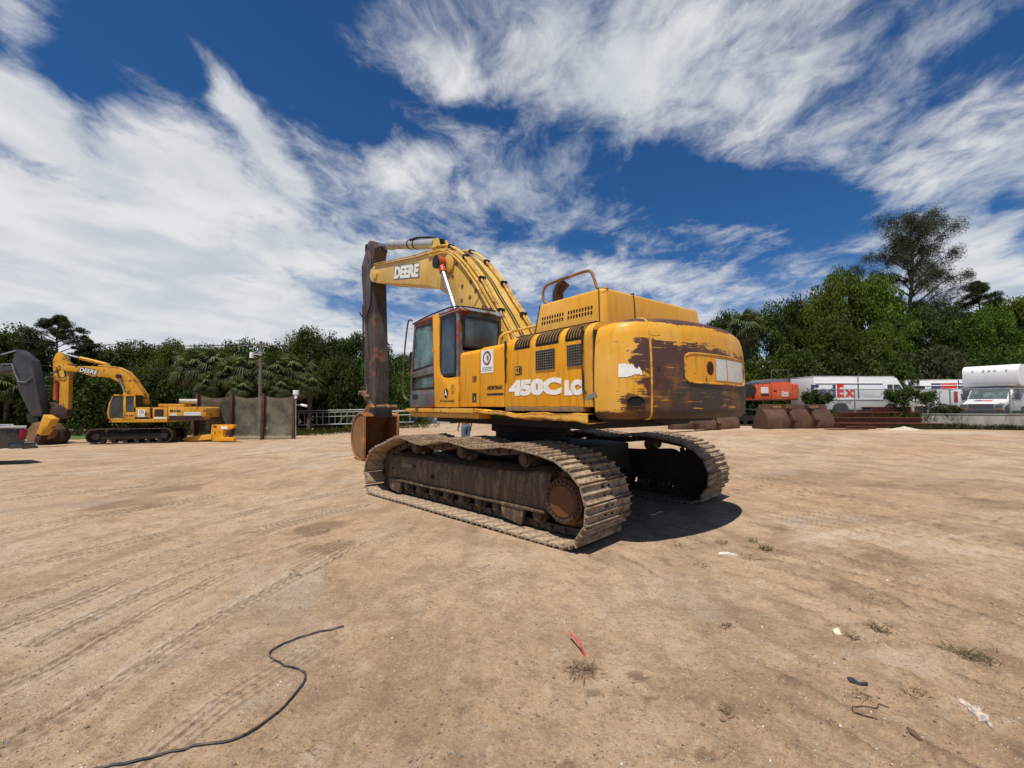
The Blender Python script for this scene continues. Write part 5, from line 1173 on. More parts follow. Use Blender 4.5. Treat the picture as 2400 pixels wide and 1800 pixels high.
PALMS = [(-60, 900, 38, 48), (15, 915, 37, 45), (455, 868, 37, 46), (505, 862, 37.5, 48), (545, 880, 36, 42), (585, 872, 37, 46), (640, 878, 36, 46), (690, 872, 37, 44), (725, 905, 35.5, 34), (565, 915, 35, 30), (660, 912, 35, 34), (490, 905, 35.5, 34)]
PALMS.sort(key=lambda r_: r_[0]); k_ = 0
for i, q in enumerate(PALMS):
    lb = 'sabal palm beyond the left frame edge in the far tree line' if q[0] < 0 else '%s sabal palm from the left in the far tree line' % side_name(k_); k_ += q[0] >= 0; palm(*q, i, lb)
palm(1752, 770, 40, 46, 0, 'single sabal palm rising right behind the counterweight')
# ================================================================== things on the left
def trace(fr, cf, pts, y): return [(q.x, q.z) for q in (fr.on(*cf(*p), 1, y) for p in pts)]
def simple_tracks(root, fr_len, yc, w, h, mat, cx=0., n=30):
    """belt of separate shoes, frame, rollers and end wheels on each side"""
    r = h / 2; L = fr_len - h
    for s_ in (-1, 1):
        m = MB(); m.prism([(cx + L / 2, r * 1.35), (cx + L / 2, r * .55), (cx - L / 2, r * .55), (cx - L / 2, r * 1.35)], s_ * yc - w * .28, s_ * yc + w * .28); t = m.build('track_frame', M_DARK, root, bevel=.03)
        per = 2 * L + 2 * PI * r; sh = MB(); p_ = per / n; sh.prism([(-p_ * .48, 0), (-p_ * .45, .03), (-p_ * .36, .03), (-p_ * .3, .008), (-.02, .008), (0, .03), (.03, .03), (.05, .008), (p_ * .42, .008), (p_ * .46, .03), (p_ * .49, 0), (p_ * .46, -.02), (-p_ * .46, -.02)], -w / 2, w / 2); sm = sh.mesh('track_shoe', mat)
        for k in range(n):
            s = k * p_
            if s < L: x, z, a = cx + L / 2 - s, .03, PI
            elif s < L + PI * r: b = (s - L) / r; x, z, a = cx - L / 2 - (r - .03) * math.sin(b), r - (r - .03) * math.cos(b), PI - b
            elif s < 2 * L + PI * r: x, z, a = cx - L / 2 + (s - L - PI * r), h - .03, 0
            else: b = (s - 2 * L - PI * r) / r; x, z, a = cx + L / 2 + (r - .03) * math.sin(b), r + (r - .03) * math.cos(b), -b
            o = ob('track_shoe', sm, t, loc=(x, s_ * yc, z)); o.rotation_euler = (0, -a, 0)
        for x in (cx + L / 2, cx - L / 2):
            q = MB(); q.lathe((x, s_ * yc - .1, r), (0, 1, 0), [(0, r * .8), (.2, r * .8), (.22, r * .45), (.2 + w * .2, r * .42)], 20); q.build('end_wheel', M_DARK, t)
        for k in range(6):
            q = MB(); q.lathe((cx + L * (.42 - .168 * k), s_ * yc - w * .25, r * .35), (0, 1, 0), [(0, r * .26), (w * .5, r * .26)], 10); q.build('track_roller', M_DARK, t)
def crop6(x, y): return x / 3.95, 720 + y / 3.95
M_YEL2 = paint('second_machine_yellow', (.64, .30, .012), (.66, .36, .05), dirt=(.13, .06, .025), dirt_amt=1.0, chip_at=.585, chip=(.11, .035, .012), chip_scale=3)
M_SHOE2 = mud('dull_track_steel', (.045, .034, .030), (.16, .125, .10), .55)
M_WIN2 = glass('dark_cab_glass', (.10, .11, .10), .75)
def frame_at(u, v, d_, th):
    p = at_far(u, d_); return Frame(p.x, p.y, th, p.z)
V = frame_at(303, 0, 27.0, R(110)); V.o.z = -.60
e2 = thing('excavator', 'smaller yellow excavator parked side-on in front of the left tree line', 'excavator', V.o, V.rotz())
def tr2(pts, y): return trace(V, crop6, pts, y)
a_ = tr2([(800, 1240), (1590, 1240)], 1.3); tl = a_[0][0] - a_[1][0]; tcx = (a_[0][0] + a_[1][0]) / 2
simple_tracks(e2, tl + .1, 1.05, .6, .92, M_SHOE2, tcx, 38)
m = MB(); m.lathe((tcx - .1, 0, .7), (0, 0, 1), [(0, .6), (.35, .6)], 24); m.box(tcx - 1, tcx + 1, -.9, .9, .45, .75); m.build('car_body', M_DARK, e2)
YS = 1.28
body = tr2([(1010, 1062), (1020, 1045), (1250, 1040), (1255, 930), (1400, 922), (1410, 930), (1550, 930), (1555, 1060)], YS)
P = lambda pts, y=YS: tr2(pts, y)
m = MB(); m.prism(P([(1000, 1068), (1010, 1040), (1550, 1030), (1550, 1066)]), -YS, YS); m.build('deck', M_YEL2, e2, bevel=.03)
m = MB(); m.prism(P([(1252, 1032), (1255, 928), (1385, 925), (1388, 1030)]), -YS, YS); bx = m.build('tool_box', M_YEL2, e2, bevel=.03)
m = MB(); m.prism(P([(1388, 1030), (1385, 940), (1410, 940), (1412, 1030)]), .2, YS - .12); m.build('service_bay', M_DARK, e2)
m = MB(); m.prism(P([(1412, 1032), (1412, 930), (1550, 925), (1550, 1030)]), -YS, YS); ed = m.build('engine_door', M_YEL2, e2, bevel=.03)
q = P([(1432, 945), (1512, 1010)]); m = MB(); m.box(*sorted((q[0][0], q[1][0])), YS + .001, YS + .02, *sorted((q[0][1], q[1][1]))); m.build('radiator_screen', M_RUSTIN, ed)
q = P([(1425, 1018), (1545, 1032)]); m = MB(); m.box(*sorted((q[0][0], q[1][0])), YS + .001, YS + .012, *sorted((q[0][1], q[1][1]))); m.build('white_stripe', M_WHITE, ed)
def cw2(u, v, z0, z1, x0, x1): pass
cwp = P([(1552, 1030), (1552, 922), (1960, 925), (1970, 935), (1965, 1018), (1880, 1022), (1870, 1045), (1560, 1062)])
m = MB(); n_ = len(cwp); rng2 = [(1.0, 0), (.92, 1)]
xr = min(p[0] for p in cwp)
def cwring(y): return [(x if x > xr + 1.2 else x + (abs(y) / YS) ** 2 * .35 * (1 if x < xr + .9 else .4), y, z) for x, z in cwp]
ysl = [-YS, -.95, -.5, 0, .5, .95, YS]
for y in ysl: m.v += cwring(y)
for i in range(len(ysl) - 1):
    for k in range(n_): m.f.append((i * n_ + k, i * n_ + (k + 1) % n_, (i + 1) * n_ + (k + 1) % n_, (i + 1) * n_ + k))
m.f += [tuple(range(n_)), tuple(range((len(ysl) - 1) * n_, len(ysl) * n_))]; m.m = [0] * len(m.f)
c2o = m.build('counterweight', M_YEL2, e2, bevel=.04)
q = P([(1705, 970), (1860, 1003)]); m = MB(); m.box(*sorted((q[0][0], q[1][0])), YS + .002, YS + .015, *sorted((q[0][1], q[1][1]))); m.build('white_plate', M_SCW, c2o)
q = P([(1575, 982), (1640, 1003)]); m = MB(); m.box(*sorted((q[0][0], q[1][0])), YS + .002, YS + .015, *sorted((q[0][1], q[1][1]))); m.build('white_plate', M_SCW, c2o)
q = P([(1560, 1008), (1890, 1045)]); m = MB(); m.prism([(q[0][0], q[0][1]), (q[1][0] + .2, q[0][1] + .03), (q[1][0] - .02, q[1][1] + .1), (q[1][0] + .1, q[1][1]), (q[0][0], q[1][1] - .04)], YS + .001, YS + .010); m.build('scrape_patch', M_RUSTIN, c2o)
for t_, a, b in (('EH-26', (1575, 948), (1670, 968)), ('CH 20H', (1150, 996), (1240, 1012)), ('EC', (1340, 985), (1372, 1000))):
    q = P([a, b]); lettering('fleet_number', t_, M_BLACKD, e2, ((q[0][0] + q[1][0]) / 2, YS + .012, (q[0][1] + q[1][1]) / 2), (-1, 0, 0), (0, 0, 1), .2, offset=.008, fit=(abs(q[0][0] - q[1][0]), abs(q[0][1] - q[1][1])))
q = P([(1278, 950), (1340, 1012)]); roundel(bx, (q[0][0] + q[1][0]) / 2, (q[0][1] + q[1][1]) / 2, abs(q[0][0] - q[1][0]), abs(q[0][1] - q[1][1]) * 1.1, YS, 'round_sticker')
q = P([(1155, 1017), (1375, 1030)]); m = MB(); m.box(*sorted((q[0][0], q[1][0])), YS + .001, YS + .010, *sorted((q[0][1], q[1][1]))); m.build('dark_stripe', M_DARK, e2)
# top clutter on the body
q = P([(1470, 895), (1710, 918)], .6); m = MB(); m.box(*sorted((q[0][0], q[1][0])), -.7, .7, q[1][1] - .05, q[0][1]); m.build('engine_hood', M_YEL2, e2, bevel=.04)
q = P([(1735, 875), (1820, 890)], .2); m = MB(); m.cyl((q[0][0] + .4, .3, q[0][1] + .02), (q[1][0], .1, q[0][1] + .02), .16, 14); m.build('muffler', simple('pale_muffler', (.45, .40, .34), .6), e2)
# cab
YC0 = .25
cabp = P([(985, 1000), (1010, 1048), (1145, 1045), (1250, 925), (1245, 815), (1160, 806), (1060, 808), (1035, 830)])
m = MB(); m.prism(P([(1005, 1030), (1015, 1048), (1150, 1046), (1150, 1030)]), YC0, YS + .01); m.prism(P([(1035, 822), (1060, 806), (1250, 810), (1250, 826)]), YC0, YS + .01)
m.prism(P([(988, 985), (1004, 1035), (1022, 1035), (1008, 985), (1020, 900), (1048, 822), (1034, 822), (1004, 900)]), YS - .08, YS + .01); m.prism(P([(988, 985), (1004, 1035), (1022, 1035), (1008, 985), (1020, 900), (1048, 822), (1034, 822), (1004, 900)]), YC0, YC0 + .08)
for a, b in ((1140, 1168), (1238, 1256)): m.prism(P([(a, 822), (b, 822), (b, 1046 if a < 1200 else 930), (a, 1046 if a < 1200 else 930)]), YS - .08, YS + .012); m.prism(P([(a, 822), (b, 822), (b, 1046 if a < 1200 else 930), (a, 1046 if a < 1200 else 930)]), YC0, YC0 + .08)
m.prism(P([(1150, 970), (1252, 970), (1252, 1046), (1150, 1046)]), YS - .1, YS + .012)
cb2 = m.build('cab', M_YEL2, e2, bevel=.02)
for nm, pts in (('door_window', [(1010, 985), (1025, 1025), (1138, 1022), (1142, 830), (1050, 830), (1022, 900)]), ('quarter_window', [(1170, 830), (1238, 830), (1240, 968), (1170, 965)])):
    m = MB(); m.prism(P(pts), YS - .03, YS - .015); m.build(nm, M_WIN2, cb2)
q = P([(1256, 818), (1256, 930)]); m = MB(); m.box(q[0][0] - .02, q[0][0], YC0, YS, *sorted((q[0][1], q[1][1]))); m.build('rear_window', M_WIN2, cb2)
q = P([(1100, 930), (1160, 1010)], .8); m = MB(); m.box(*sorted((q[0][0], q[1][0])), .5, 1.0, *sorted((q[0][1], q[1][1]))); m.build('operator_seat', M_BLK, cb2, bevel=.05)
m = MB(); m.tube([(x, YS + .03, z) for x, z in P([(1030, 818), (985, 880), (962, 960), (975, 1025), (1000, 1035)])], .022, 6); m.build('grab_rail', M_BLK, e2)
# boom, rams, stick
YBm = .30
up2 = P([(585, 540), (740, 545), (900, 548), (1010, 558), (1090, 566), (1170, 604), (1235, 672), (1285, 745), (1335, 815), (1350, 900)], YBm)
lo2 = P([(1180, 905), (1168, 800), (1130, 740), (1090, 690), (1030, 660), (950, 645), (850, 640), (720, 602), (600, 590), (570, 565)], YBm)
m = MB(); m.prism(up2 + lo2, -YBm, YBm); b2 = m.build('boom', M_YEL2, e2, bevel=.02, smooth=25)
for y in (.22, -.22, .1, -.1):
    m = MB(); m.tube([(x, y, z + .06) for x, z in up2[2:]], .03, 6); m.build('hydraulic_pipe', M_YEL2, b2)
q = P([(735, 560), (905, 622)], YBm); ang = math.atan2(*(lambda a, b: (b[1] - a[1], -(b[0] - a[0])))(*P([(740, 580), (900, 610)], YBm)))
cx_, cz_ = (q[0][0] + q[1][0]) / 2, (q[0][1] + q[1][1]) / 2; w_ = abs(q[0][0] - q[1][0])
exv = Vector((-math.cos(ang), 0, math.sin(ang))); eyv = Vector((math.sin(ang), 0, math.cos(ang)))
m = MB(); c0 = Vector((cx_, YBm + .004, cz_)); hw, hh = exv * w_ * .51, eyv * .17; m.add([c0 - hw - hh, c0 + hw - hh, c0 + hw + hh, c0 - hw + hh], [(0, 1, 2, 3)]); dc = m.build('maker_decal', M_BLACKD, b2)
lettering('maker_lettering', 'DEERE', M_WHITE, dc, c0 + Vector((0, .006, 0)), exv, eyv, .3, offset=.008, fit=(w_ * .95, .26))
qa, qb = P([(582, 432), (990, 530)], 0); va, vb = Vector((qa[0], 0, qa[1])), Vector((qb[0], 0, qb[1]))
m = MB(); m.cyl(va.lerp(vb, .38), vb, .105, 14); rm2 = m.build('stick_ram', M_YEL2, e2); m = MB(); m.cyl(va, va.lerp(vb, .40), .05, 10); m.build('ram_rod', M_CHROME, rm2)
m = MB(); m.prism([(vb.x - .25, vb.z - .3), (vb.x + .2, vb.z - .3), (vb.x + .08, vb.z + .08), (vb.x - .08, vb.z + .08)], -.12, .12); m.build('ram_bracket', M_YEL2, b2)
for y in (.42, -.42):
    qa, qb = P([(1098, 640), (1155, 790)], .42); a3, b3 = Vector((qa[0], y, qa[1])), Vector((qb[0], y, qb[1])); d3 = (b3 - a3); bs3 = a3 + d3 * 2.0
    m = MB(); m.cyl(bs3, a3.lerp(bs3, .5), .09, 12); o3 = m.build('boom_ram', M_YEL2, e2); m = MB(); m.cyl(a3.lerp(bs3, .52), a3, .045, 10); m.build('ram_rod', M_CHROME, o3); m = MB(); m.lathe((a3.x, y - .09, a3.z), (0, 1, 0), [(0, .13), (.18, .13)], 14); m.build('rod_eye', M_DARK, o3)
YSt = .2
m = MB(); m.prism(P([(540, 413), (578, 425), (598, 470), (640, 520), (640, 600), (632, 930), (612, 1000), (555, 1000), (545, 900), (552, 700), (495, 655), (485, 500), (512, 435)], YSt), -YSt, YSt); st2 = m.build('stick', M_YEL2, e2, bevel=.02, smooth=25)
m = MB(); qa, qb = P([(518, 655), (512, 860)], .1); m.cyl((qa[0], .05, qa[1]), (qb[0], .05, qb[1]), .12, 12); m.build('bucket_ram', M_RED, e2)
for pts in ([(560, 545), (530, 560), (545, 640), (590, 660), (610, 640), (600, 560)], [(640, 605), (690, 620), (685, 655), (645, 670)], [(470, 640), (510, 655), (560, 650)]):
    m = MB(); m.tube([(x, YSt + .05, z) for x, z in P(pts, YSt)], .025, 6); m.build('loose_hose', M_BLK, st2)
m = MB(); m.prism(P([(460, 880), (545, 900), (560, 930), (500, 950), (470, 900)], YSt), -.22, .22); m.prism(P([(480, 930), (560, 900), (630, 950), (620, 1010), (560, 1035), (500, 1010), (460, 980)], YSt), -.25, .25); lk = m.build('bucket_link', mud('dark_coupler', (.04, .025, .02), (.12, .08, .05), .6), e2, bevel=.03)
qd = P([(505, 1170), (565, 1240)], 0); rr3 = .62
m = MB(); m.lathe((qd[0][0], -.4, V.on(*crop6(505, 1190), 1, 0).z), (0, 1, 0), [(0, .2), (0, .52), (.05, .6), (.75, .6), (.8, .52), (.8, .2)], 24); dr = m.build('compaction_drum', M_RUSTIN, e2)
m = MB(); x_, z_ = qd[0][0], V.on(*crop6(505, 1190), 1, 0).z
top_ = P([(560, 1000)], 0)[0]
for y in (-.45, .45): m.bar((top_[0], y * .5, top_[1]), (x_, y, z_), .05, .22)
m.build('drum_yoke', M_RUSTIN, e2, bevel=.01)

# ---- dark grey excavator whose arm reaches into the frame from the left
GY_ = paint('dark_grey_machine', (.030, .032, .036), (.055, .058, .062), dirt=(.10, .09, .08), dirt_amt=.4, chip=(.10, .09, .08), chip_at=.75)
G_ = frame_at(60, 0, 25.5, R(268)); G_.o.z = V.o.z + .05
pg = lambda pts, y=.25: trace(G_, crop6, pts, y)
# this frame looks to the right: x ahead = to the right in the picture
e3 = thing('excavator', 'dark grey excavator reaching in from the left edge, arm and bucket showing', 'excavator', G_.o, G_.rotz())
m = MB(); m.prism(pg([(150, 388), (285, 490), (320, 640), (390, 1010), (300, 1010), (275, 985), (165, 760), (120, 560), (112, 500)], -.25), -.25, .25); s3 = m.build('stick', GY_, e3, bevel=.03, smooth=25)
m = MB(); m.prism(pg([(130, 535), (60, 520), (-120, 525), (-420, 640), (-640, 900), (-640, 1040), (-560, 1040), (-380, 800), (-100, 620), (60, 590), (140, 575)], -.28), -.28, .28); m.build('boom', GY_, e3, bevel=.03, smooth=25)
qa, qb = pg([(150, 400), (-260, 520)], 0); m = MB(); m.cyl((qa[0], 0, qa[1]), (qa[0] * .62 + qb[0] * .38, 0, qa[1] * .62 + qb[1] * .38), .05, 10); r3 = m.build('ram_rod', M_CHROME, e3); m = MB(); m.cyl((qa[0] * .65 + qb[0] * .35, 0, qa[1] * .65 + qb[1] * .35), (qb[0], 0, qb[1]), .10, 12); m.build('stick_ram', GY_, e3)
qa, qb, qc = pg([(300, 600), (375, 860), (408, 985)], 0); m = MB(); m.cyl((qa[0] + .12, 0, qa[1]), (qb[0] + .05, 0, qb[1]), .10, 12); o3 = m.build('bucket_ram', GY_, e3); m = MB(); m.cyl((qb[0] + .05, 0, qb[1]), (qc[0], 0, qc[1]), .05, 10); m.build('ram_rod', M_CHROME, o3)
m = MB(); m.tube([(x, -.3, z) for x, z in pg([(20, 530), (110, 525), (140, 620), (175, 690), (240, 695), (290, 655)], -.3)], .035, 7); m.build('arm_hose', simple('pale_hose', (.16, .17, .18), .5), s3)
m = MB(); m.prism(pg([(265, 985), (430, 985), (430, 1003), (265, 1003)], 0), -.15, .15); m.prism(pg([(275, 1000), (380, 1000), (385, 1070), (330, 1080), (290, 1060)], 0), -.2, .2); m.build('bucket_link', M_DARK, e3, bevel=.02)
bp = pg([(330, 1060), (395, 1080), (420, 1140), (395, 1215), (330, 1255), (255, 1262), (225, 1250), (235, 1130), (275, 1075)], -.62); m = MB(); m.prism(bp, -.5, .5); m.build('bucket', paint('tan_rust_bucket', (.16, .085, .035), (.24, .14, .06), dirt_amt=.6, chip_at=.6), e3, bevel=.03, smooth=30)
ofx = pg([(-640, 950)], 0)[0][0]
simple_tracks(e3, 4.4, 1.1, .6, .95, M_SHOE2, ofx - 1.0, 36)
m = MB(); m.box(ofx - 3.2, ofx + .6, -1.3, 1.3, 1.05, 1.25); m.build('deck', GY_, e3, bevel=.03); m = MB(); m.box(ofx - 3.4, ofx - .9, -1.3, 1.3, 1.25, 2.1); m.build('engine_housing', GY_, e3, bevel=.06)
m = MB(); m.box(ofx - .85, ofx + .6, .35, 1.3, 1.25, 2.95); cb3 = m.build('cab', GY_, e3, bevel=.06); m = MB(); m.box(ofx - .6, ofx + .5, 1.301, 1.31, 1.9, 2.8); m.build('door_window', M_WIN2, cb3)
m = MB(); m.lathe((ofx - 1.0, 0, .7), (0, 0, 1), [(0, .6), (.36, .6)], 20); m.build('slewing_ring', M_DARK, e3)

# ---- yellow breaker leaning, loose yellow parts, block
def crop7(x, y): return x / 7.54, 880 + y / 7.54
p0 = at_depth(93, 1041, 23.9); p0.z = gz(p0.x, p0.y); Bf = Frame(p0.x, p0.y, R(90), p0.z)      # faces the camera
pb_ = lambda pts: [(q.x, q.z) for q in (Bf.on(*crop7(*c), 1, 0) for c in pts)]
t = thing('hydraulic_breaker', 'worn yellow hydraulic breaker housing leaning between the two arms on the left', 'breaker', Bf.o, Bf.rotz())
m = MB(); m.prism(pb_([(840, 690), (985, 770), (800, 1060), (720, 1015)]), -.22, .22); m.build('housing', M_YEL2, t, bevel=.02)
m = MB(); m.prism(pb_([(720, 1015), (800, 1060), (735, 1222), (655, 1180)]), -.18, .18); m.build('foot', M_RUSTIN, t, bevel=.02)
m = MB(); m.prism(pb_([(855, 810), (905, 835), (885, 890), (835, 860)]), -.235, -.22); m.build('dark_window', M_VOID, t)
m = MB(); m.prism(pb_([(850, 870), (880, 885), (790, 1040), (760, 1020)]), .221, .232); m.build('side_rib', M_YEL2, t)
def crop8(x, y): return 440 + x / 7.9, 920 + y / 7.9
pL = land(476, 1034); Lf = Frame(pL.x, pL.y, R(80), pL.z); pl_ = lambda pts, y=.35: [(q.x, max(0, q.z)) for q in (Lf.on(*crop8(*c), 1, y) for c in pts)]
t = thing('cast_frame', 'loose yellow C-shaped machine frame standing on the sand in front of the mesh screens', 'machine part', Lf.o, Lf.rotz())
m = MB(); m.prism(pl_([(440, 605), (450, 595), (845, 595), (850, 640), (740, 690), (655, 690), (655, 830), (840, 830), (850, 870), (840, 900), (440, 900), (430, 745)]), .08, .35); m.build('casting', M_YEL, t, bevel=.02)
m = MB(); m.prism(pl_([(450, 608), (540, 608), (540, 690), (450, 720)]), .351, .36); m.build('recess', M_DECK, t); m = MB(); m.prism(pl_([(620, 628), (735, 628), (735, 675), (620, 678)]), .352, .362); m.build('white_plate', M_WHITE, t)
m = MB(); m.prism(pl_([(560, 690), (600, 690), (600, 725), (560, 725)]), .352, .37); m.build('bolt_plate', M_HOOD, t)
pB = land(452, 1035); Cf = Frame(pB.x, pB.y, R(86), pB.z); pc_ = lambda pts, y=.18: [(q.x, max(0, q.z)) for q in (Cf.on(*c, 1, y) for c in pts)]
t = thing('steel_beam', 'scuffed pale yellow steel beam lying beside the C-shaped frame', 'beam', Cf.o, Cf.rotz())
m = MB(); m.prism(pc_([(430, 1030), (436, 1024), (495, 1017), (495, 1030), (432, 1036)]), -.18, .18); m.build('web', M_HOOD, t, bevel=.015); m = MB(); m.prism(pc_([(432, 1026), (452, 1024), (452, 1029), (433, 1031)]), .181, .2); m.build('end_plate', M_DECK, t)
pK = land(409, 1035); t = ob('timber_block', MB().box(-.32, .32, -.2, .2, -.03, .30).mesh('timber_block', simple('old_timber', (.12, .085, .055), .9, var=.4, stretch=(1, 8, 8)), bevel=.02), None, pK, .15, 'dark timber block on the ground behind the smaller yellow excavator', 'block')

# ---- mesh screens between rusty posts
M_POST = simple('rusty_post', (.075, .028, .020), .8, var=.4)
def screen_mat():
    m, n, b = newmat('shade_netting'); out = n.N['Material Output']; c = coords(n)
    k = n.noise(c, 1.1, 5, .6); base = n.mix(n.ramp(k, .35, .7), (.12, .115, .10), (.24, .21, .155)); f = n.noise(n.mapping(c, (1, 1, 1)), 9, 5, .6)
    base = n.mix(n.math('MULTIPLY', n.ramp(f, .5, .7), .4), base, (.30, .26, .17))
    setp(b, n, **{'Base Color': base, 'Roughness': .9, 'Specular IOR Level': .1}); tr = n.new('ShaderNodeBsdfTransparent'); mx = n.new('ShaderNodeMixShader')
    n.put(mx.inputs[0], n.ramp(k, .3, .75, .55, .80)); n.L.new(tr.outputs[0], mx.inputs[1]); n.L.new(b.outputs[0], mx.inputs[2]); n.L.new(mx.outputs[0], out.inputs[0]); return m
M_NET = screen_mat(); DF = 29.0
pxs = [462, 543, 617, 690]; PP = [at_far(u, DF + .15 * i) for i, u in enumerate(pxs)]; ht = [at_depth(u, 922, DF).z for u in pxs]
for i, p in enumerate(PP):
    m = MB(); m.box(-.09, .09, -.09, .09, -.15, ht[i] - p.z); m.box(-.13, .13, -.13, .13, -.02, .03)
    m.build('fence_post', M_POST, None, bevel=.01, loc=p, label='dark rusty steel post of the mesh screens, %s of four from the left' % ORD[i], cat='post', group='posts of the mesh screens')
for i in range(3):
    a, b = PP[i], PP[i + 1]; za, zb_ = ht[i] - .08, ht[i + 1] - .08
    def sheet(u, v):
        x = a.x + (b.x - a.x) * u; y = a.y + .12 + (b.y - a.y) * u; zt_ = za + (zb_ - za) * u - .24 * math.sin(PI * u) ** .8; z0 = min(a.z, b.z) + .03 + .10 * abs(2 * u - 1) ** 2 * 0 + .05 * math.sin(u * 9 + i)
        z = z0 + (zt_ - z0) * v; bul = .16 * math.sin(PI * u) * math.sin(PI * min(1, v * 1.1)) + .05 * math.sin(u * 14 + v * 5 + i) * (1 - v) + .03 * math.sin(7 * v + 9 * u) + .035 * math.sin((u * 5 + v * 8) * 2) * abs(2 * u - 1) ** 2
        return (x, y + bul * .7, z)
    m = MB(); m.grid(sheet, 26, 18)
    m.build('mesh_screen', M_NET, None, smooth=80, label='sagging grey mesh screen, %s of three from the left' % ORD[i], cat='screen', group='sagging mesh screens')
# light on a thin mast at the end of the screens
p = at_far(693, DF - .3); zt = at_depth(693, 922, DF).z - p.z
t = thing('lamp_mast', 'thin grey mast with a white lamp at the right end of the mesh screens', 'lamp', p, 0)
m = MB(); m.cyl((.06, 0, -.1), (0, 0, zt - .1), .035, 8); m.build('mast', simple('galvanised', (.34, .35, .35), .45, .6, var=.2), t); m = MB(); m.box(-.16, .16, -.12, .12, zt - .1, zt + .2); m.build('lamp_head', simple('lamp_white', (.7, .7, .7), .4, bstr=0), t, bevel=.03); m = MB(); m.box(-.07, .07, -.08, .08, zt - .35, zt - .1); m.build('lamp_socket', bpy.data.materials['lamp_white'], t)
m = MB(); m.cyl((.35, 0, at_depth(697, 949, DF).z - p.z), (.75, 0, at_depth(697, 950, DF).z - p.z - .05), .08, 10); m.bar((.03, 0, at_depth(697, 949, DF).z - p.z), (.36, 0, at_depth(697, 949, DF).z - p.z), .03, .03); m.build('side_camera', bpy.data.materials['lamp_white'], t)
# ---- utility pole and wires
DP = 33.; p = at_far(607, DP); H = at_depth(607, 800, DP).z - p.z
t = thing('utility_pole', 'wooden utility pole with crossarm behind the mesh screens', 'pole', p, 0)
M_POLE = simple('weathered_pole', (.15, .125, .10), .9, var=.35, stretch=(6, 6, .6))
m = MB(); m.cyl((.12, 0, -.2), (0, 0, H), .16, 10, r2=.11); m.build('post', M_POLE, t)
m = MB(); m.bar((-.75, 0, H - .28), (.52, -.02, H - .30), .09, .11); ca = m.build('crossarm', M_POLE, t)
for x in (-.68, .45, -.25): m = MB(); m.lathe((x, 0, H - .24), (0, 0, 1), [(0, .03), (.04, .05), (.12, .04), (.14, .02)], 8); m.build('insulator', simple('porcelain', (.20, .19, .18), .3, bstr=0), ca)
m = MB(); m.cyl((-.62, -.1, H - 1.3), (-.62, -.1, H - .85), .15, 10); m.bar((-.62, -.05, H - 1.0), (0, 0, H - 1.0), .04, .05); m.build('lamp_hood', M_WHITE, t); m = MB(); m.box(-.08, .20, -.18, -.12, H - 1.12, H - .80); m.build('number_sign', simple('sign_grey', (.32, .31, .28), .7), t)
lettering('sign_lettering', '131', M_BLACKD, t, (.06, -.184, H - .96), (1, 0, 0), (0, 0, 1), .2, fit=(.2, .16))
m = MB(); m.tube([(0, 0, H - 1.5), (.9, 1.5, H - 2.2), (1.6, 2.8, H - 3.4)], .02, 5); m.build('guy_wire', M_DARK, t)
for i, (z1, z2, x2) in enumerate(((H - .2, H + .4, -40), (H - .22, H + .2, -40), (H - 1.9, H - 1.6, -40))):
    a = p + Vector((-.68 + .3 * i, 0, z1)); b = Vector((x2, DP + 1, p.z + z2)); m = MB(); m.tube([a.lerp(b, k / 12) - Vector((0, 0, .9 * 4 * (k / 12) * (1 - k / 12) * .35)) for k in range(13)], .018, 5)
    m.build('overhead_wire', M_DARK, None, label='%s overhead wire running left from the utility pole' % ('top', 'middle', 'lowest')[i] if False else '%s of three overhead wires leaving the utility pole to the left' % ('highest', 'middle', 'lowest')[i], cat='wire', group='overhead wires')
# ---- pipe gate, pale kerb, grey container
M_GALV = bpy.data.materials['galvanised']
DG = 36.
def gpt(u, v): q = at_depth(u, v, DG); return q
t = thing('pipe_gate', 'long low gate of grey pipes between the mesh screens and the excavator bucket', 'gate', at_far(700, DG), 0); o0 = t.location
def gbar(a, b, r, nm): m = MB(); m.cyl(gpt(*a) - o0, gpt(*b) - o0, r, 7); m.build(nm, M_GALV, t)
gbar((698, 963), (858, 960), .045, 'top_rail'); gbar((698, 968), (960, 962), .03, 'rail'); gbar((735, 977), (965, 972), .03, 'rail'); gbar((698, 996), (880, 992), .045, 'bottom_rail')
for k in range(12): u = 700 + k * 14.2; gbar((u, 968 - k * .4), (u, 996 - k * .25), .028, 'upright')
gbar((792, 993), (818, 965), .03, 'brace'); gbar((820, 993), (846, 964), .03, 'brace')
for k in range(4): u = 880 + 27 * k; gbar((u, 958), (u, 991), .04, 'upright')
gbar((858, 966), (970, 963), .03, 'rail'); gbar((858, 991), (970, 989), .03, 'rail')
a, b = land(700, 1001), land(860, 996); m = MB(); m.bar(a + Vector((0, 0, .03)), b + Vector((0, 0, .03)), .8, .12); m.build('kerb', simple('pale_concrete', (.52, .49, .45), .85), None, kind='structure')
p = at_far(955, 41); zt = at_depth(955, 922, 41).z - p.z
t = thing('container', 'pale grey corrugated container behind the cab and the bucket', 'container', p + Vector((1.0, 1.4, 0)), 0)
M_CONT = simple('container_grey', (.42, .44, .45), .6, var=.12)
m = MB(); n_ = 60; pr = []
for k in range(n_): x = -3 + 6 * k / n_; pr += [(x, 0), (x + .04, .04), (x + .06, .04), (x + .1, 0)]
m.grid(lambda u, v: (-3 + 6 * u, -1.2 - (.04 if int(u * 120) % 2 else 0), .12 + (zt - .2) * v), 120, 1); m.box(-3, 3, -1.19, 1.2, .1, zt - .06); m.build('wall', M_CONT, t, smooth=0)
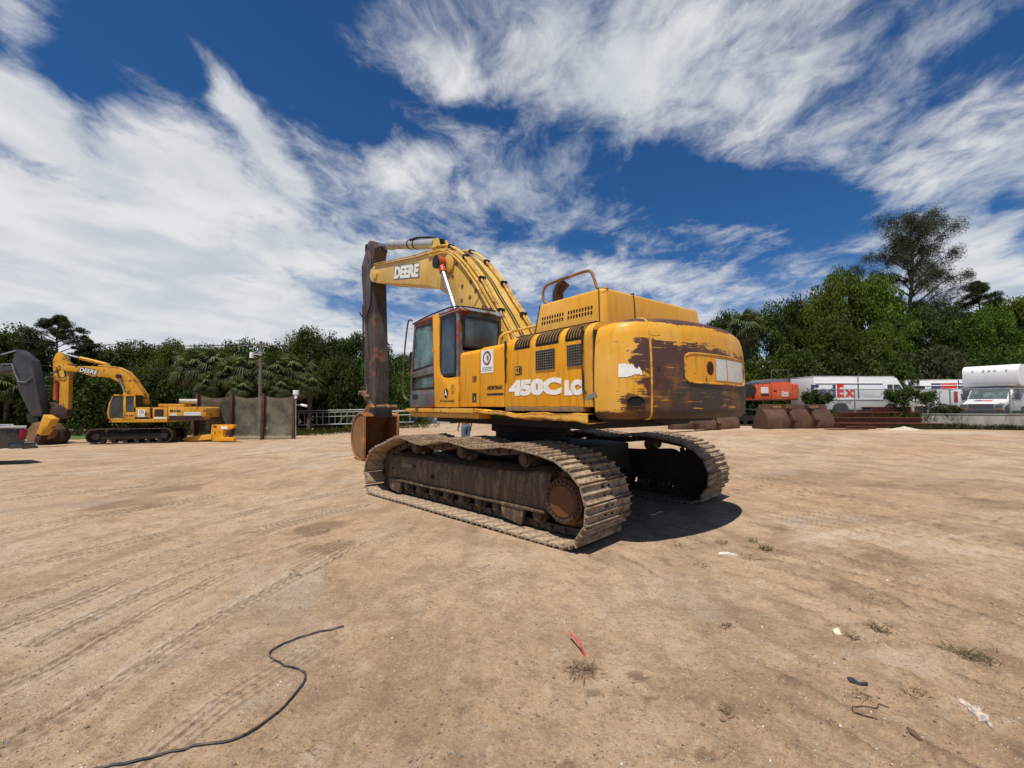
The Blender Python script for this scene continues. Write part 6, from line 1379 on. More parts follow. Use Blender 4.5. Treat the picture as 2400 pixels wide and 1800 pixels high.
m = MB(); m.box(-3.03, 3.03, -1.26, 1.23, zt - .12, zt); m.build('top_frame', M_CONT, t); m = MB(); m.box(-3.03, 3.03, -1.26, 1.23, -.05, .14); m.build('base_frame', M_CONT, t)
# grass strip and low kerb behind the small excavator
a, b = land(150, 1040), land(210, 1040); c = at_far(180, 31)
m = MB(); zz = lambda x, y: gz(x, y) + .012
xs_ = np.linspace(at_far(-80, 30).x, at_far(215, 30).x, 14)
m.add([(x, 29.2, zz(x, 29.2)) for x in xs_] + [(x, 33.5, zz(x, 33.5)) for x in xs_], [(i, i + 1, i + 15, i + 14) for i in range(13)]); m.build('verge', simple('lawn_green', (.075, .12, .022), .9, var=.35, scale=9), None, kind='structure')
m = MB(); x0, x1 = at_far(-80, 34).x, at_far(206, 34).x; z0 = gz(x0, 34); m.box(x0, x1, 33.9, 34.1, z0 - .2, z0 + .42); m.build('low_wall', simple('pale_wall', (.50, .50, .45), .8), None, label='low pale wall behind the grass strip on the far left', cat='wall')

# ---- white pickup, only its tail in view
p = land(5, 1090); Kf = Frame(p.x, p.y, R(147), p.z)
t = thing('pickup_truck', 'white pickup truck with only its tail inside the left edge', 'pickup', Kf.o, Kf.rotz())
M_CARW = simple('white_car_paint', (.72, .72, .71), .25, var=.06, bstr=0, spec=.6); M_CARD = simple('painted_bed_reflection', (.05, .052, .055), .18, var=.5, scale=3, stretch=(6, 1, 2), bstr=0, spec=.8)  # second one: dark streaky reflections of the bed sides put into the colour
kx = lambda u, v: Kf.on(u, v, 1, .0); xr_ = kx(58, 1040).x
m = MB()
for y in (-.06, -1.86):
    m.prism([(xr_, .62), (xr_, 1.02), (xr_ + 1.9, 1.05), (xr_ + 1.9, .42), (xr_ + 1.25, .42), (xr_ + 1.2, .66), (xr_ + 1.0, .82), (xr_ + .75, .82), (xr_ + .55, .66), (xr_ + .5, .45), (xr_ + .1, .48)], y - .04, y + .04)
m.box(xr_, xr_ + 1.9, -1.86, -.06, .5, .58); m.build('bed', M_CARD, t, bevel=.03)
m = MB(); m.box(xr_ - .02, xr_ + 1.9, -.09, .0, 1.03, 1.09); m.box(xr_ - .02, xr_ + 1.9, -1.92, -1.83, 1.03, 1.09); m.build('bed_rail', M_CARW, t, bevel=.015)
m = MB(); m.box(xr_ - .02, xr_ + .04, -1.80, -.12, .52, 1.05); m.build('tailgate', M_CARW, t, bevel=.02)
for y in (-.07, -1.85): m = MB(); m.box(xr_ - .03, xr_ + .12, y - .07, y + .062, .70, 1.0); m.build('tail_light', simple('tail_light_red', (.35, .01, .02), .2, bstr=0), t, bevel=.02)
m = MB(); m.box(xr_ - .22, xr_ + .3, -1.95, .03, .44, .60); m.build('rear_bumper', simple('bumper_steel', (.13, .135, .14), .25, .9, bstr=0), t, bevel=.03)
m = MB(); m.prism([(xr_ + 1.92, .42), (xr_ + 1.92, 1.05), (xr_ + 2.0, 1.12), (xr_ + 2.25, 1.72), (xr_ + 3.7, 1.74), (xr_ + 4.3, 1.12), (xr_ + 5.4, 1.02), (xr_ + 5.5, .5), (xr_ + 4.95, .42)], -1.86, -.06); m.build('cab_body', M_CARW, t, bevel=.06)
m = MB(); m.prism([(xr_ + 2.2, 1.15), (xr_ + 2.38, 1.62), (xr_ + 3.65, 1.64), (xr_ + 4.1, 1.15)], -.052, -.045); m.build('side_window', M_WIN2, t)
tyre = MB(); tyre.lathe((0, -.12, 0), (0, 1, 0), [(0, .22), (0, .33), (.03, .38), (.21, .38), (.24, .33), (.24, .22)], 24); tym = tyre.mesh('tyre', M_BLK); rim = MB(); rim.lathe((0, -.10, 0), (0, 1, 0), [(0, .22), (.2, .22), (.17, .08), (.21, .06)], 16); rmm = rim.mesh('rim', M_GALV)
for x in (xr_ + .88, xr_ + 4.5):
    for y in (-.14, -1.76): w_ = ob('wheel', tym, t, loc=(x, y, .38)); ob('rim', rmm, w_)
m = MB(); m.box(xr_ - .42, xr_ - .1, -1.0, -.9, .36, .42); m.build('tow_hitch', M_DARK, t)
# ================================================================== things on the right
M_BROWN = paint('brown_steel', (.062, .030, .018), (.125, .062, .034), dirt=(.16, .12, .09), dirt_amt=.6, chip=(.20, .08, .02), chip_at=.68, rough=.6)
def loader_bucket(p, th, w, h, label, marks=True):
    """big loader bucket resting on its edge, back turned to the camera; x along its width"""
    t = thing('loader_bucket', label, 'bucket', p, th, 'loader buckets')
    d = h * .75; prof = [(-.45 * d, .02), (-.50 * d, .25 * h), (-.42 * d, .50 * h), (-.22 * d, .72 * h), (-.10 * d, .80 * h), (-.06 * d, h), (.06 * d, h), (.10 * d, .85 * h), (-.05 * d, .66 * h), (-.30 * d, .45 * h), (-.36 * d, .25 * h), (-.32 * d, .02)]
    m = MB(); m.prism(prof, -w / 2, w / 2, ax='x'); m.build('shell', M_BROWN, t, bevel=.015, smooth=40)
    for s_ in (-1, 1):
        x0, x1 = sorted((s_ * w / 2, s_ * (w / 2 + .04)))
        m = MB(); m.prism([(-.48 * d, .0), (-.52 * d, .25 * h), (-.44 * d, .52 * h), (-.10 * d, .84 * h), (.10 * d, h), (.62 * d, .05 * h), (.55 * d, .0)], x0, x1, ax='x'); m.build('side_plate', M_BROWN, t, bevel=.01)
    for k in (-.17, .17):
        m = MB(); x = k * w; m.prism([(-.60 * d, .0), (-.72 * d, .20 * h), (-.68 * d, .48 * h), (-.40 * d, .76 * h), (-.22 * d, 1.0 * h), (-.06 * d, .98 * h), (-.14 * d, .75 * h), (-.40 * d, .5 * h), (-.46 * d, .2 * h), (-.42 * d, .0)], x - .05, x + .05, ax='x'); r_ = m.build('rib', M_BROWN, t, bevel=.01)
        for (a, b) in ((-.70 * d, .34 * h), (-.40 * d, .80 * h)): q = MB(); q.cyl((x - .12, a, b), (x + .12, a, b), .09, 10); q.build('pin', M_RUSTIN, r_)
    if marks:
        mm = simple('stencil_orange', (.45, .24, .06), .7, bstr=0)
        for k, tx in ((-.28, '1010'), (.30, '1210')):
            lettering('stencil_number', tx, mm, t, (k * w, -.095 * d, .905 * h), (1, 0, 0), (0, .04 * d, .2 * h), .2, offset=.005, fit=(.55, .11))
    return t
a, b = land(1792, 1007), land(1955, 1004); w = (b - a).length; hB = at_depth(1870, 948, a.y).z - a.z
loader_bucket((a + b) / 2 + Vector((0, .5, 0)), math.atan2(b.y - a.y, b.x - a.x) + .02, w * .96, hB, 'large brown loader bucket with two ribs lying beside the pile of steel beams')
a2, b2 = land(1655, 1010), land(1757, 1009); hB2 = at_depth(1700, 972, a2.y).z - a2.z
loader_bucket((a2 + b2) / 2 + Vector((-.8, 1.2, 0)), .03, 3.9, hB2 * 1.05, 'dark brown loader bucket half hidden under the counterweight', False)
p = land(1640, 1006); m = MB(); m.tube([(0, 0, .32), (0, 1.0, .32)], .36, 20, cap=False); m.tube([(0, 0, .32), (0, 1.0, .32)], .29, 20, cap=False); nn = 20
m.add([tuple(m.v[k]) for k in range(20)] + [tuple(m.v[40 + k]) for k in range(20)], [(k, (k + 1) % 20, (k + 1) % 20 + 20, k + 20) for k in range(20)])
m.build('concrete_pipe', simple('pale_pipe', (.46, .42, .36), .85), None, loc=p, rotz=-.2, label='short pale concrete pipe lying beside the half hidden bucket', cat='pipe')
# low pale block wall seen under the machine
a, b = land(1330, 999), land(1545, 997); n_ = 9
t = thing('barrier_wall', 'low pale concrete block barrier showing under the excavator body', 'wall', a, math.atan2((b - a).y, (b - a).x)); Lw = (b - a).length
bm2 = MB().box(0, Lw / n_ - .02, -.2, .2, -.05, .46).mesh('block', simple('pale_block', (.44, .42, .39), .9, var=.2), bevel=.015)
for k in range(n_): ob('block', bm2, t, loc=(k * Lw / n_, 0, 0))

# ---- orange excavator behind the buckets
def crop9(x, y): return 1750 + x / 6.91, 850 + y / 6.91
Of = frame_at(1815, 0, 29.0, R(84)); Of.o.z = gz(Of.o.x, Of.o.y) + .05
po = lambda pts, y=1.4: trace(Of, crop9, pts, y)
M_ORG = paint('faded_orange', (.55, .075, .025), (.66, .15, .07), dirt_amt=.35, chip_at=.70, dirt=(.22, .12, .08))
t = thing('excavator', 'orange excavator parked behind the brown loader bucket', 'excavator', Of.o, Of.rotz())
YO = 1.4; cap_ = po([(845, 400), (848, 560)], YO)
ox = po([(850, 500)], YO)[0][0]
m = MB(); m.prism(po([(-900, 600), (-900, 620), (840, 605), (850, 575)]), -YO, YO); m.build('deck', paint('dull_red', (.22, .05, .03), dirt_amt=.6), t, bevel=.03)
m = MB(); m.prism(po([(135, 350), (135, 590), (395, 588), (398, 342)]), -YO, YO); bx = m.build('service_panel', M_ORG, t, bevel=.03)
m = MB(); m.prism(po([(402, 342), (402, 588), (742, 585), (738, 338)]), -YO, YO); bd = m.build('engine_door', M_ORG, t, bevel=.03)
m = MB(); m.prism(po([(746, 338), (746, 585), (815, 580), (852, 540), (850, 420), (838, 350)]), -YO, YO); m.build('counterweight', M_ORG, t, bevel=.06, seg=3)
m = MB(); m.prism(po([(140, 345), (150, 310), (290, 270), (400, 262), (655, 262), (665, 330), (690, 345)], .9), -1.0, 1.0); m.build('engine_hood', simple('grey_hood', (.10, .115, .13), .5), t, bevel=.04)
m = MB(); m.prism(po([(390, 318), (690, 312), (735, 335), (392, 342)], YO - .1), -YO + .1, YO - .1); m.build('top_cover', M_ORG, t)
m = MB(); m.tube([(x, .9, z) for x, z in po([(402, 265), (400, 130), (412, 122), (660, 122), (672, 135), (675, 300)], .9)], .03, 6); m.build('hand_rail', simple('rail_grey', (.09, .08, .075), .5), t)
q = po([(228, 395), (352, 495)]); m = MB(); m.box(*sorted((q[0][0], q[1][0])), YO + .002, YO + .012, *sorted((q[0][1], q[1][1]))); m.build('white_sticker', M_SCW, bx)
q = po([(235, 505), (360, 540)]); m = MB(); m.box(*sorted((q[0][0], q[1][0])), YO + .002, YO + .010, *sorted((q[0][1], q[1][1]))); m.build('dark_label', M_RUSTIN, bx)
for tx, a, b in (('Zaxis', (555, 465), (675, 510)), ('450', (560, 515), (680, 550))):
    q = po([a, b]); lettering('model_lettering', tx, M_WHITE, bd, ((q[0][0] + q[1][0]) / 2, YO + .008, (q[0][1] + q[1][1]) / 2), (-1, 0, 0), (0, 0, 1), .2, offset=.006, fit=(abs(q[0][0] - q[1][0]), abs(q[0][1] - q[1][1])), shear=.2)
q = po([(440, 445), (485, 470)]); m = MB(); m.box(*sorted((q[0][0], q[1][0])), YO + .001, YO + .01, *sorted((q[0][1], q[1][1]))); m.build('latch', M_DARK, bd)
m = MB(); m.lathe((po([(140, 450)])[0][0] + .35, YO - .2, po([(100, 450)])[0][1]), (0, 1, 0), [(0, .42), (.2, .42), (.22, .3)], 20); m.build('intake_drum', M_DARK, t)
tz = po([(300, 920)])[0]; trx = po([(300, 740)])
simple_tracks(t, 4.9, 1.25, .65, 1.05, M_SHOE2, ox + 3.0, 40)
m = MB(); m.lathe((ox + 3.2, 0, .8), (0, 0, 1), [(0, .7), (.6, .7)], 24); m.build('slewing_ring', M_DARK, t)
m = MB(); m.box(ox + 3.6, ox + 5.2, .3, 1.4, po([(300, 600)])[0][1], po([(300, 130)])[0][1] + .2); cbo = m.build('cab', M_ORG, t, bevel=.08); m = MB(); m.box(ox + 3.8, ox + 5.0, 1.401, 1.41, po([(300, 380)])[0][1], po([(300, 160)])[0][1]); m.build('door_window', M_WIN2, cbo)

# ---- retaining wall, beams, fence
DW = 25.5
M_CONC = simple('stained_concrete', (.26, .25, .22), .9, var=.32, scale=1.6, stretch=(1, 1, .4))
wa, wb, wc = land(2050, 1000), land(2255, 1003), land(2620, 1006)
zt_w = at_depth(2255, 972, wb.y).z
t = thing('retaining_wall', 'stained grey concrete retaining wall below the parked vans', 'wall', wb, 0)
for nm, a, b in (('wall_length', wa, wb), ('wall_length', wb + Vector((.01, 0, 0)), wc)):
    d_ = (b - a).normalized(); nrm_ = Vector((-d_.y, d_.x, 0)); k = 0; L_ = (b - a).length; n_ = max(1, round(L_ / 3.0))
    for i in range(n_):
        u0, u1 = a + d_ * (L_ * i / n_ + .008), a + d_ * (L_ * (i + 1) / n_ - .008)
        m = MB(); zb_ = -.2; pts = [u0, u1, u1 + nrm_ * .3, u0 + nrm_ * .3]
        m.hexa([Vector((q.x, q.y, gz(q.x, q.y) - .2)) - wb for q in pts] + [Vector((q.x, q.y, zt_w)) - wb for q in pts]); m.build(nm, M_CONC, t, bevel=.015)
        m = MB(); pts = [u0 - nrm_ * .03, u1 - nrm_ * .03, u1 + nrm_ * .33, u0 + nrm_ * .33]; m.hexa([Vector((q.x, q.y, zt_w)) - wb for q in pts] + [Vector((q.x, q.y, zt_w + .06)) - wb for q in pts]); m.build('coping', M_CONC, t, bevel=.01)
# graffiti-like rust marks on the wall: a faint scrawl
lettering('scrawl', 'PARK', simple('faded_red', (.15, .06, .05), .8, bstr=0), t, Vector((at_depth(2305, 986, wb.y).x - wb.x, gz(wb.x + 1.2, wb.y) * 0 - .02, at_depth(2305, 986, wb.y).z - wb.z)) + Vector((0, -.0, 0)), (1, .02, 0), (0, 0, 1), .3, fit=(.7, .28))
ZT = zt_w - .28                                     # level of the ground retained behind
m = MB(); xs2 = [wa.x - 9, wa.x - .2, wb.x, wc.x, wc.x + 40]; yf = [wa.y + 3.2, wa.y + .32, wb.y + .32, wc.y + .32, wc.y + .32]
m.add([(x, y, gz(x, y) + .0 if i < 1 else ZT) for i, (x, y) in enumerate(zip(xs2, yf))] + [(x, 60, ZT if i else ZT) for i, x in enumerate(xs2)], [(i, i + 1, i + 6, i + 5) for i in range(4)])
m.build('upper_yard', simple('upper_yard_dirt', (.20, .17, .12), .95, var=.3, scale=2), None, kind='structure')
ZU = lambda: ZT
# steel beams
M_BEAM = paint('rusted_beam', (.13, .042, .024), (.20, .07, .042), dirt=(.20, .11, .08), dirt_amt=.6, chip=(.16, .06, .03), chip_at=.72, rough=.7)
def ibeam(L, h=.31, w=.25):
    tf, tw = .022, .016
    pr = [(-w / 2, 0), (w / 2, 0), (w / 2, tf), (tw / 2, tf), (tw / 2, h - tf), (w / 2, h - tf), (w / 2, h), (-w / 2, h), (-w / 2, h - tf), (-tw / 2, h - tf), (-tw / 2, tf), (-w / 2, tf)]
    return MB().prism(pr, -L / 2, L / 2, ax='x').mesh('steel_beam', M_BEAM)
b0 = land(1960, 1004); b1 = land(2195, 1003); by = b0.y; bx0, bx1 = b0.x, b1.x; ctr = (b0 + b1) / 2; Lb = bx1 - bx0; g0 = gz(ctr.x, ctr.y + .8)
BEAMS = [(.02, -.10, .98, -.05, 0), (-.10, .34, .90, .03, 0), (.10, .72, 1.0, .05, 0), (-.02, 1.10, .86, -.03, 0), (.03, 1.46, .98, .03, 0), (-.16, .10, .80, -.07, 1), (.12, .52, .86, .06, 1), (-.05, .92, .92, -.02, 1), (.14, 1.28, .80, .03, 1), (-.20, .38, .66, .05, 2), (.20, .76, .72, -.06, 2), (.06, 1.10, .60, .02, 2), (.34, .62, .46, .09, 3), (.28, .98, .40, -.05, 3)]
WH = ['lowest layer', 'second layer', 'third layer', 'top layer']; cnt = {}
for dx, dy, fl, rz, lay in BEAMS:
    k = cnt.get(lay, 0); cnt[lay] = k + 1
    o = ob('steel_beam', ibeam(Lb * fl), None, (ctr.x + dx * Lb * .5, ctr.y + dy * 1.25, g0 - .03 + lay * .312), rz * 1.6, 'rusty steel beam, %s from the front in the %s of the beam pile' % (ORD[k], WH[lay]), 'beam', 'steel beams in the pile')
for i, (u, v, L_, rz) in enumerate(((1995, 1003, 1.6, .5), (2010, 1005, 1.5, -.15))):
    p = land(u, v); o = ob('steel_beam', ibeam(L_, .14, .1), None, p + Vector((0, -.25, .0)), rz, ('short rusty offcut leaning towards the loader bucket', 'short rusty offcut lying flat in front of the beam pile')[i], 'beam', 'loose offcuts by the beam pile')
p = land(1985, 1007); m = MB(); m.prism([(-1.1, -.3), (.9, -.35), (1.2, .3), (-1.0, .35)], .0, .03, ax='z'); m.build('steel_plate', M_BROWN, None, loc=p + Vector((0, 0, .01)), label='flat dark steel plate on the ground between bucket and beams', cat='plate')
p = land(2120, 1008); m = MB()
def pile(u, v): a = 2 * PI * u; r = v * (1 + .15 * math.sin(3 * a) + .1 * math.sin(7 * a)); return (1.1 * r * math.cos(a), .45 * r * math.sin(a), .22 * (1 - v) ** 1.3 + .03 * math.sin(9 * a) * v * (1 - v) - .02)
m.grid(pile, 28, 8, closed_u=True); m.build('sand_heap', simple('pale_sand', (.50, .42, .33), .95, scale=12), None, loc=p, label='small pale sand heap in front of the beam pile', cat='sand')
# chain-link fence on the retained ground
fa, fb = Vector((at_depth(1895, 950, 26.8).x, 26.8, ZT)), Vector((wc.x + 2, wc.y + .6, ZT))
fmid = Vector((wb.x, wb.y + .6, ZT)); FH = at_depth(2305, 912, wb.y + .6).z - ZT
t = thing('chain_link_fence', 'grey chain-link fence running above the concrete wall in front of the trucks', 'fence', fa, 0)
segs = [(fa, fmid), (fmid, fb)]; wires = MB()
for si, (a, b) in enumerate(segs):
    d_ = b - a; L_ = d_.length; d_.normalize(); n_ = max(2, round(L_ / 3.0))
    for k in range(n_ + (1 if si == 1 else 0)):
        q = a + d_ * (L_ * k / n_) - fa; m = MB(); m.cyl(q + Vector((0, 0, -.3)), q + Vector((0, 0, FH + .04)), .04, 8); m.build('post', M_GALV, t)
    m = MB(); m.cyl(a - fa + Vector((0, 0, FH)), b - fa + Vector((0, 0, FH)), .028, 7); m.build('top_rail', M_GALV, t)
    st = .17; u = -FH
    while u < L_:
        for s_ in (1, -1):
            x0, z0, x1, z1 = (u, 0, u + FH, FH) if s_ > 0 else (u, FH, u + FH, 0)
            if x0 < 0: z0 += s_ * (-x0); x0 = 0
            if x1 > L_: z1 -= s_ * (x1 - L_); x1 = L_
            if x1 - x0 > .02: wires.bar(a - fa + d_ * x0 + Vector((0, 0, z0)), a - fa + d_ * x1 + Vector((0, 0, z1)), .010, .010)
        u += st
wires.build('chain_link_wires', M_GALV, t, smooth=0, kind='stuff')
# vines on the fence
def vine(u0, u1, v0, v1, depth, label, seed, mat=L_DARK, n=2600):
    g = np.random.default_rng(seed); c0 = at_depth(u0, v1, depth); c1_ = at_depth(u1, v0, depth); base = Vector(((c0.x + c1_.x) / 2, depth, ZT))
    W_, H_ = c1_.x - c0.x, c1_.z - ZT
    ns = max(5, int(W_ / .22)); sx_ = g.uniform(-.5, .5, ns); ln_ = g.uniform(.15, .95, ns) ** 1.3; si = g.integers(0, ns, n); xs_ = np.where(g.uniform(0, 1, n) < .45, g.uniform(-.5, .5, n), sx_[si] + g.normal(0, .045, n))
    band = .80 + .16 * np.sin(xs_ * 9 + seed) * np.cos(xs_ * 4); zz = band + .07 * g.normal(0, 1, n) - np.where(np.abs(xs_ - sx_[si]) < .12, ln_[si] * g.uniform(0, 1, n) ** 1.2, .12 * g.uniform(0, 1, n)) * .85; zz = np.clip(zz, .02, 1.08)
    p = np.stack([xs_ * W_ + g.normal(0, .05, n), g.normal(0, .12, n), zz * H_], -1); nr = np.tile(np.array([0, -1., .3]), (n, 1))
    o = thing('vine', label, 'vine', base, 0, 'vines on the fence'); ob('leaves', leaves_mesh('leaves', p, nr, .065, g.normal(.42, .2, n), mat, seed, .55, .1, .7), o)
    m = MB(); rg = random.Random(seed)
    for k in range(7): x = rg.uniform(-.45, .45) * W_; m.tube([(x, .05, -.05), (x + rg.uniform(-.2, .2), .02, H_ * .4), (x + rg.uniform(-.4, .4), 0, H_ * .8)], .012, 5)
    m.build('stems', M_BARK, o, kind='stuff')
vine(1885, 1950, 915, 965, 26.3, 'dark green vine hanging on the fence in front of the delivery truck', 3)
vine(2075, 2190, 908, 970, 25.9, 'wide dark vine smothering the fence between delivery truck and vans', 8, n=4200)
vine(2195, 2245, 950, 972, 26.0, 'low brown-green creeper at the fence foot below the vans', 12, L_OLIVE, 2500)
# ---- vehicles
M_VANW = simple('white_van_paint', (.78, .78, .77), .35, var=.05, scale=3, bstr=0, spec=.5)
M_TRIM = simple('black_trim', (.02, .02, .022), .5, bstr=0)
M_PURP = simple('decal_indigo', (.055, .05, .13), .45, bstr=0); M_REDD = simple('decal_red', (.75, .03, .012), .4, bstr=0); M_GREYT = simple('decal_grey', (.22, .23, .25), .5, bstr=0) if 'decal_grey' not in bpy.data.materials else simple('lettering_grey', (.22, .23, .25), .5, bstr=0)
def wheel_set(t, xs_, half, r=.40, w=.26):
    ty = MB(); ty.lathe((0, -w / 2, 0), (0, 1, 0), [(0, r * .58), (0, r * .9), (.04, r), (w - .04, r), (w, r * .9), (w, r * .58)], 24); tm_ = ty.mesh('wheel', M_BLK); rm_ = MB(); rm_.lathe((0, -w * .42, 0), (0, 1, 0), [(0, r * .58), (w * .84, r * .58), (w * .7, r * .2), (w * .85, r * .15)], 16); rmm_ = rm_.mesh('rim', simple('dull_rim', (.42, .42, .40), .5, bstr=0))
    for x in xs_:
        for y in (-half, half): o = ob('wheel', tm_, t, loc=(x, y, r)); ob('rim', rmm_, o)
def step_van(name, label, pos, th, L, W_, Hh, logo=True):
    """x ahead, y left"""
    t = thing(name, label, 'truck', pos, th, 'delivery trucks'); h = W_ / 2; z0 = .55
    m = MB(); m.prism([(-L / 2, z0), (-L / 2, Hh - .03), (L / 2 - 1.35, Hh), (L / 2 - .95, Hh - .08), (L / 2 - .25, 1.45), (L / 2 - .05, 1.30), (L / 2, .95), (L / 2, z0), (L / 2 - .9, z0), (L / 2 - 1.0, z0 + .25), (L / 2 - 1.25, z0 + .4), (L / 2 - 1.55, z0 + .4), (L / 2 - 1.8, z0 + .25), (L / 2 - 1.9, z0), (-L / 2 + 2.25, z0), (-L / 2 + 2.15, z0 + .28), (-L / 2 + 1.9, z0 + .42), (-L / 2 + 1.5, z0 + .42), (-L / 2 + 1.25, z0 + .28), (-L / 2 + 1.15, z0)], -h, h); b = m.build('body', M_VANW, t, bevel=.04)
    for s_ in (-1, 1):
        y0, y1 = sorted((s_ * (h + .001), s_ * (h + .035)))
        for z in (Hh - .45, 1.18): m = MB(); m.box(-L / 2 + .08, L / 2 - 1.9, y0, y1, z, z + .07); m.build('rub_rail', M_VANW, b, bevel=.01)
        m = MB(); m.prism([(L / 2 - 1.6, 1.5), (L / 2 - 1.6, Hh - .5), (L / 2 - 1.25, Hh - .5), (L / 2 - 1.25, 1.5)], *sorted((s_ * (h + .001), s_ * (h + .008)))); m.build('door_window', M_WIN2, b)
        m = MB(); m.prism([(L / 2 - 1.18, 1.5), (L / 2 - 1.18, Hh - .5), (L / 2 - .80, Hh - .5), (L / 2 - .38, 1.5)], *sorted((s_ * (h + .001), s_ * (h + .008)))); m.build('quarter_window', M_WIN2, b)
        m = MB(); m.box(-.35 + .0, -.28, *sorted((s_ * (h + .001), s_ * (h + .012))), 1.25, Hh - .05); m.build('panel_joint', M_TRIM, b)
        q = MB(); q.lathe((-L / 2 + 1.7, s_ * (h - .02), .50), (0, s_, 0), [(0, .46), (.04, .46)], 20); q.build('wheel_arch', M_TRIM, b)
    m = MB(); m.hexa([Vector(q) for q in ((L / 2 - .27, -h + .1, 1.55), (L / 2 - .24, -h + .1, 1.55), (L / 2 - .24, h - .1, 1.55), (L / 2 - .27, h - .1, 1.55), (L / 2 - .86, -h + .1, Hh - .3), (L / 2 - .83, -h + .1, Hh - .3), (L / 2 - .83, h - .1, Hh - .3), (L / 2 - .86, h - .1, Hh - .3))]); m.build('windscreen', M_WIN2, b)
    m = MB(); m.box(-L / 2 - .1, L / 2 + .1, -h + .15, h - .15, .35, .6); m.build('chassis', M_TRIM, t)
    m = MB(); m.box(L / 2 - .02, L / 2 + .15, -h, h, .4, .62); m.build('bumper', M_TRIM, t, bevel=.02)
    m = MB(); m.box(-L / 2, L / 2 - 1.1, -h - .005, h + .005, Hh - .012, Hh + .03); m.build('roof_edge', simple('grimy_white', (.62, .62, .60), .6, var=.3, scale=2), b, bevel=.015)
    wheel_set(t, (-L / 2 + 1.7, L / 2 - 1.4), h - .16, .42)
    return t, b
# the delivery truck stands side-on, its nose to the right; the right flank faces the camera
ra, rb = at_depth(1888, 968, 28.2), at_depth(2125, 968, 28.0); Lt = rb.x - ra.x; Ht = at_depth(2000, 882, 27.2).z - ZT
tk, tb = step_van('delivery_truck', 'white delivery truck with large indigo and red lettering behind the fence', Vector(((ra.x + rb.x) / 2, 28.6, ZT)), R(2), Lt, 2.2, Ht)
hy = -1.1 - .006
def on_truck(u, v): q = at_depth(u, v, 27.5); return q.x - tk.location.x, q.z - ZT
def truck_word(tx, u0, v0, u1, v1, mat, off=.02):
    (x0, z1), (x1, z0) = on_truck(u0, v0), on_truck(u1, v1); lettering('brand_lettering', tx, mat, tb, ((x0 + x1) / 2, hy, (z0 + z1) / 2), (1, 0, 0), (0, 0, 1), .6, offset=off, fit=(x1 - x0, z1 - z0))
truck_word('Fed', 1896, 902, 1956, 932, M_PURP, .025); truck_word('E', 1958, 900, 1976, 932, M_REDD, .03); truck_word('x', 1977, 913, 2001, 931, M_REDD, .03); truck_word('Ground', 1960, 939, 1992, 946, M_GREYT, .004)
t2, tb2 = step_van('delivery_truck', 'white delivery truck parked at an angle behind the vans, roof and side showing', at_far(2235, 33) * Vector((1, 1, 0)) if False else Vector((at_depth(2235, 950, 33).x, 33, ZT)), R(-14), 7.2, 2.2, at_depth(2235, 890, 32).z - ZT)
m = MB(); m.box(-2.0, -1.4, -1.108, -1.102, 2.0, 2.5); m.build('indigo_mark', M_PURP, tb2); m = MB(); m.box(-1.38, -.4, -1.109, -1.103, 2.1, 2.5); m.build('red_mark', M_REDD, tb2)
m = MB(); m.box(-3.0, -2.4, -1.109, -1.103, 2.0, 2.35); m.build('dark_vent', M_TRIM, tb2); m = MB(); m.box(-.3, 2.2, -1.109, -1.103, 1.75, 2.5); m.build('grey_panel', simple('grey_panel', (.16, .17, .17), .5), tb2)
# cargo van, tail towards the camera
def cargo_van(pos, th, label):
    t = thing('cargo_van', label, 'van', pos, th, None); L, h, Hh = 5.4, .98, 2.05
    def sec(x, w0, w1, zt): return [(x, -w0, .45), (x, -w0, 1.15), (x, -w1, zt - .12), (x, -w1 + .18, zt), (x, w1 - .18, zt), (x, w1, zt - .12), (x, w0, 1.15), (x, w0, .45)]
    S = [sec(-L / 2, h, h - .1, Hh - .02), sec(-L / 2 + .1, h, h - .1, Hh), sec(.9, h, h - .12, Hh), sec(1.55, h, h - .22, 1.75), sec(1.9, h, h - .12, 1.22), sec(2.6, h - .05, h - .1, 1.05), sec(2.72, h - .12, h - .18, .9)]
    m = MB(); n8 = 8; m.add([p for s in S for p in s], [(i * n8 + k, i * n8 + (k + 1) % n8, (i + 1) * n8 + (k + 1) % n8, (i + 1) * n8 + k) for i in range(len(S) - 1) for k in range(n8)] + [tuple(range(n8)), tuple(range((len(S) - 1) * n8, len(S) * n8))]); b = m.build('body', M_VANW, t, bevel=.03, smooth=40)
    for y in (-.80, .80): m = MB(); m.box(-L / 2 - .03, -L / 2 + .05, y - .09, y + .09, 1.15, 1.85); m.build('tail_light', bpy.data.materials['tail_light_red'], b, bevel=.02)
    m = MB(); m.box(-L / 2 - .012, -L / 2 - .004, -.012, .012, .6, 1.9); m.build('door_gap', M_TRIM, b)
    m = MB(); m.box(-L / 2 - .02, -L / 2 - .005, -.35, .1, .86, 1.05); m.build('licence_recess', M_RUSTIN, b)
    m = MB(); m.box(-L / 2 - .2, -L / 2 + .05, -h, h, .42, .62); m.build('rear_bumper', M_TRIM, t, bevel=.03)
    for s_ in (-1, 1):
        m = MB(); m.hexa([Vector(q) for q in ((1.0, s_ * (h - .035), 1.2), (1.8, s_ * (h - .045), 1.2), (1.8, s_ * (h - .03), 1.2), (1.0, s_ * (h - .02), 1.2), (1.0, s_ * (h - .13), 1.78), (1.45, s_ * (h - .16), 1.70), (1.45, s_ * (h - .14), 1.70), (1.0, s_ * (h - .11), 1.78))]); m.build('door_window', M_WIN2, b)
    wheel_set(t, (-1.55, 1.95), h - .12, .36)
    return t
cargo_van(Vector((at_depth(2245, 950, 29.5).x + .6, 30.2, ZT - .10)), R(28), 'white cargo van seen from behind, between vine and box truck')
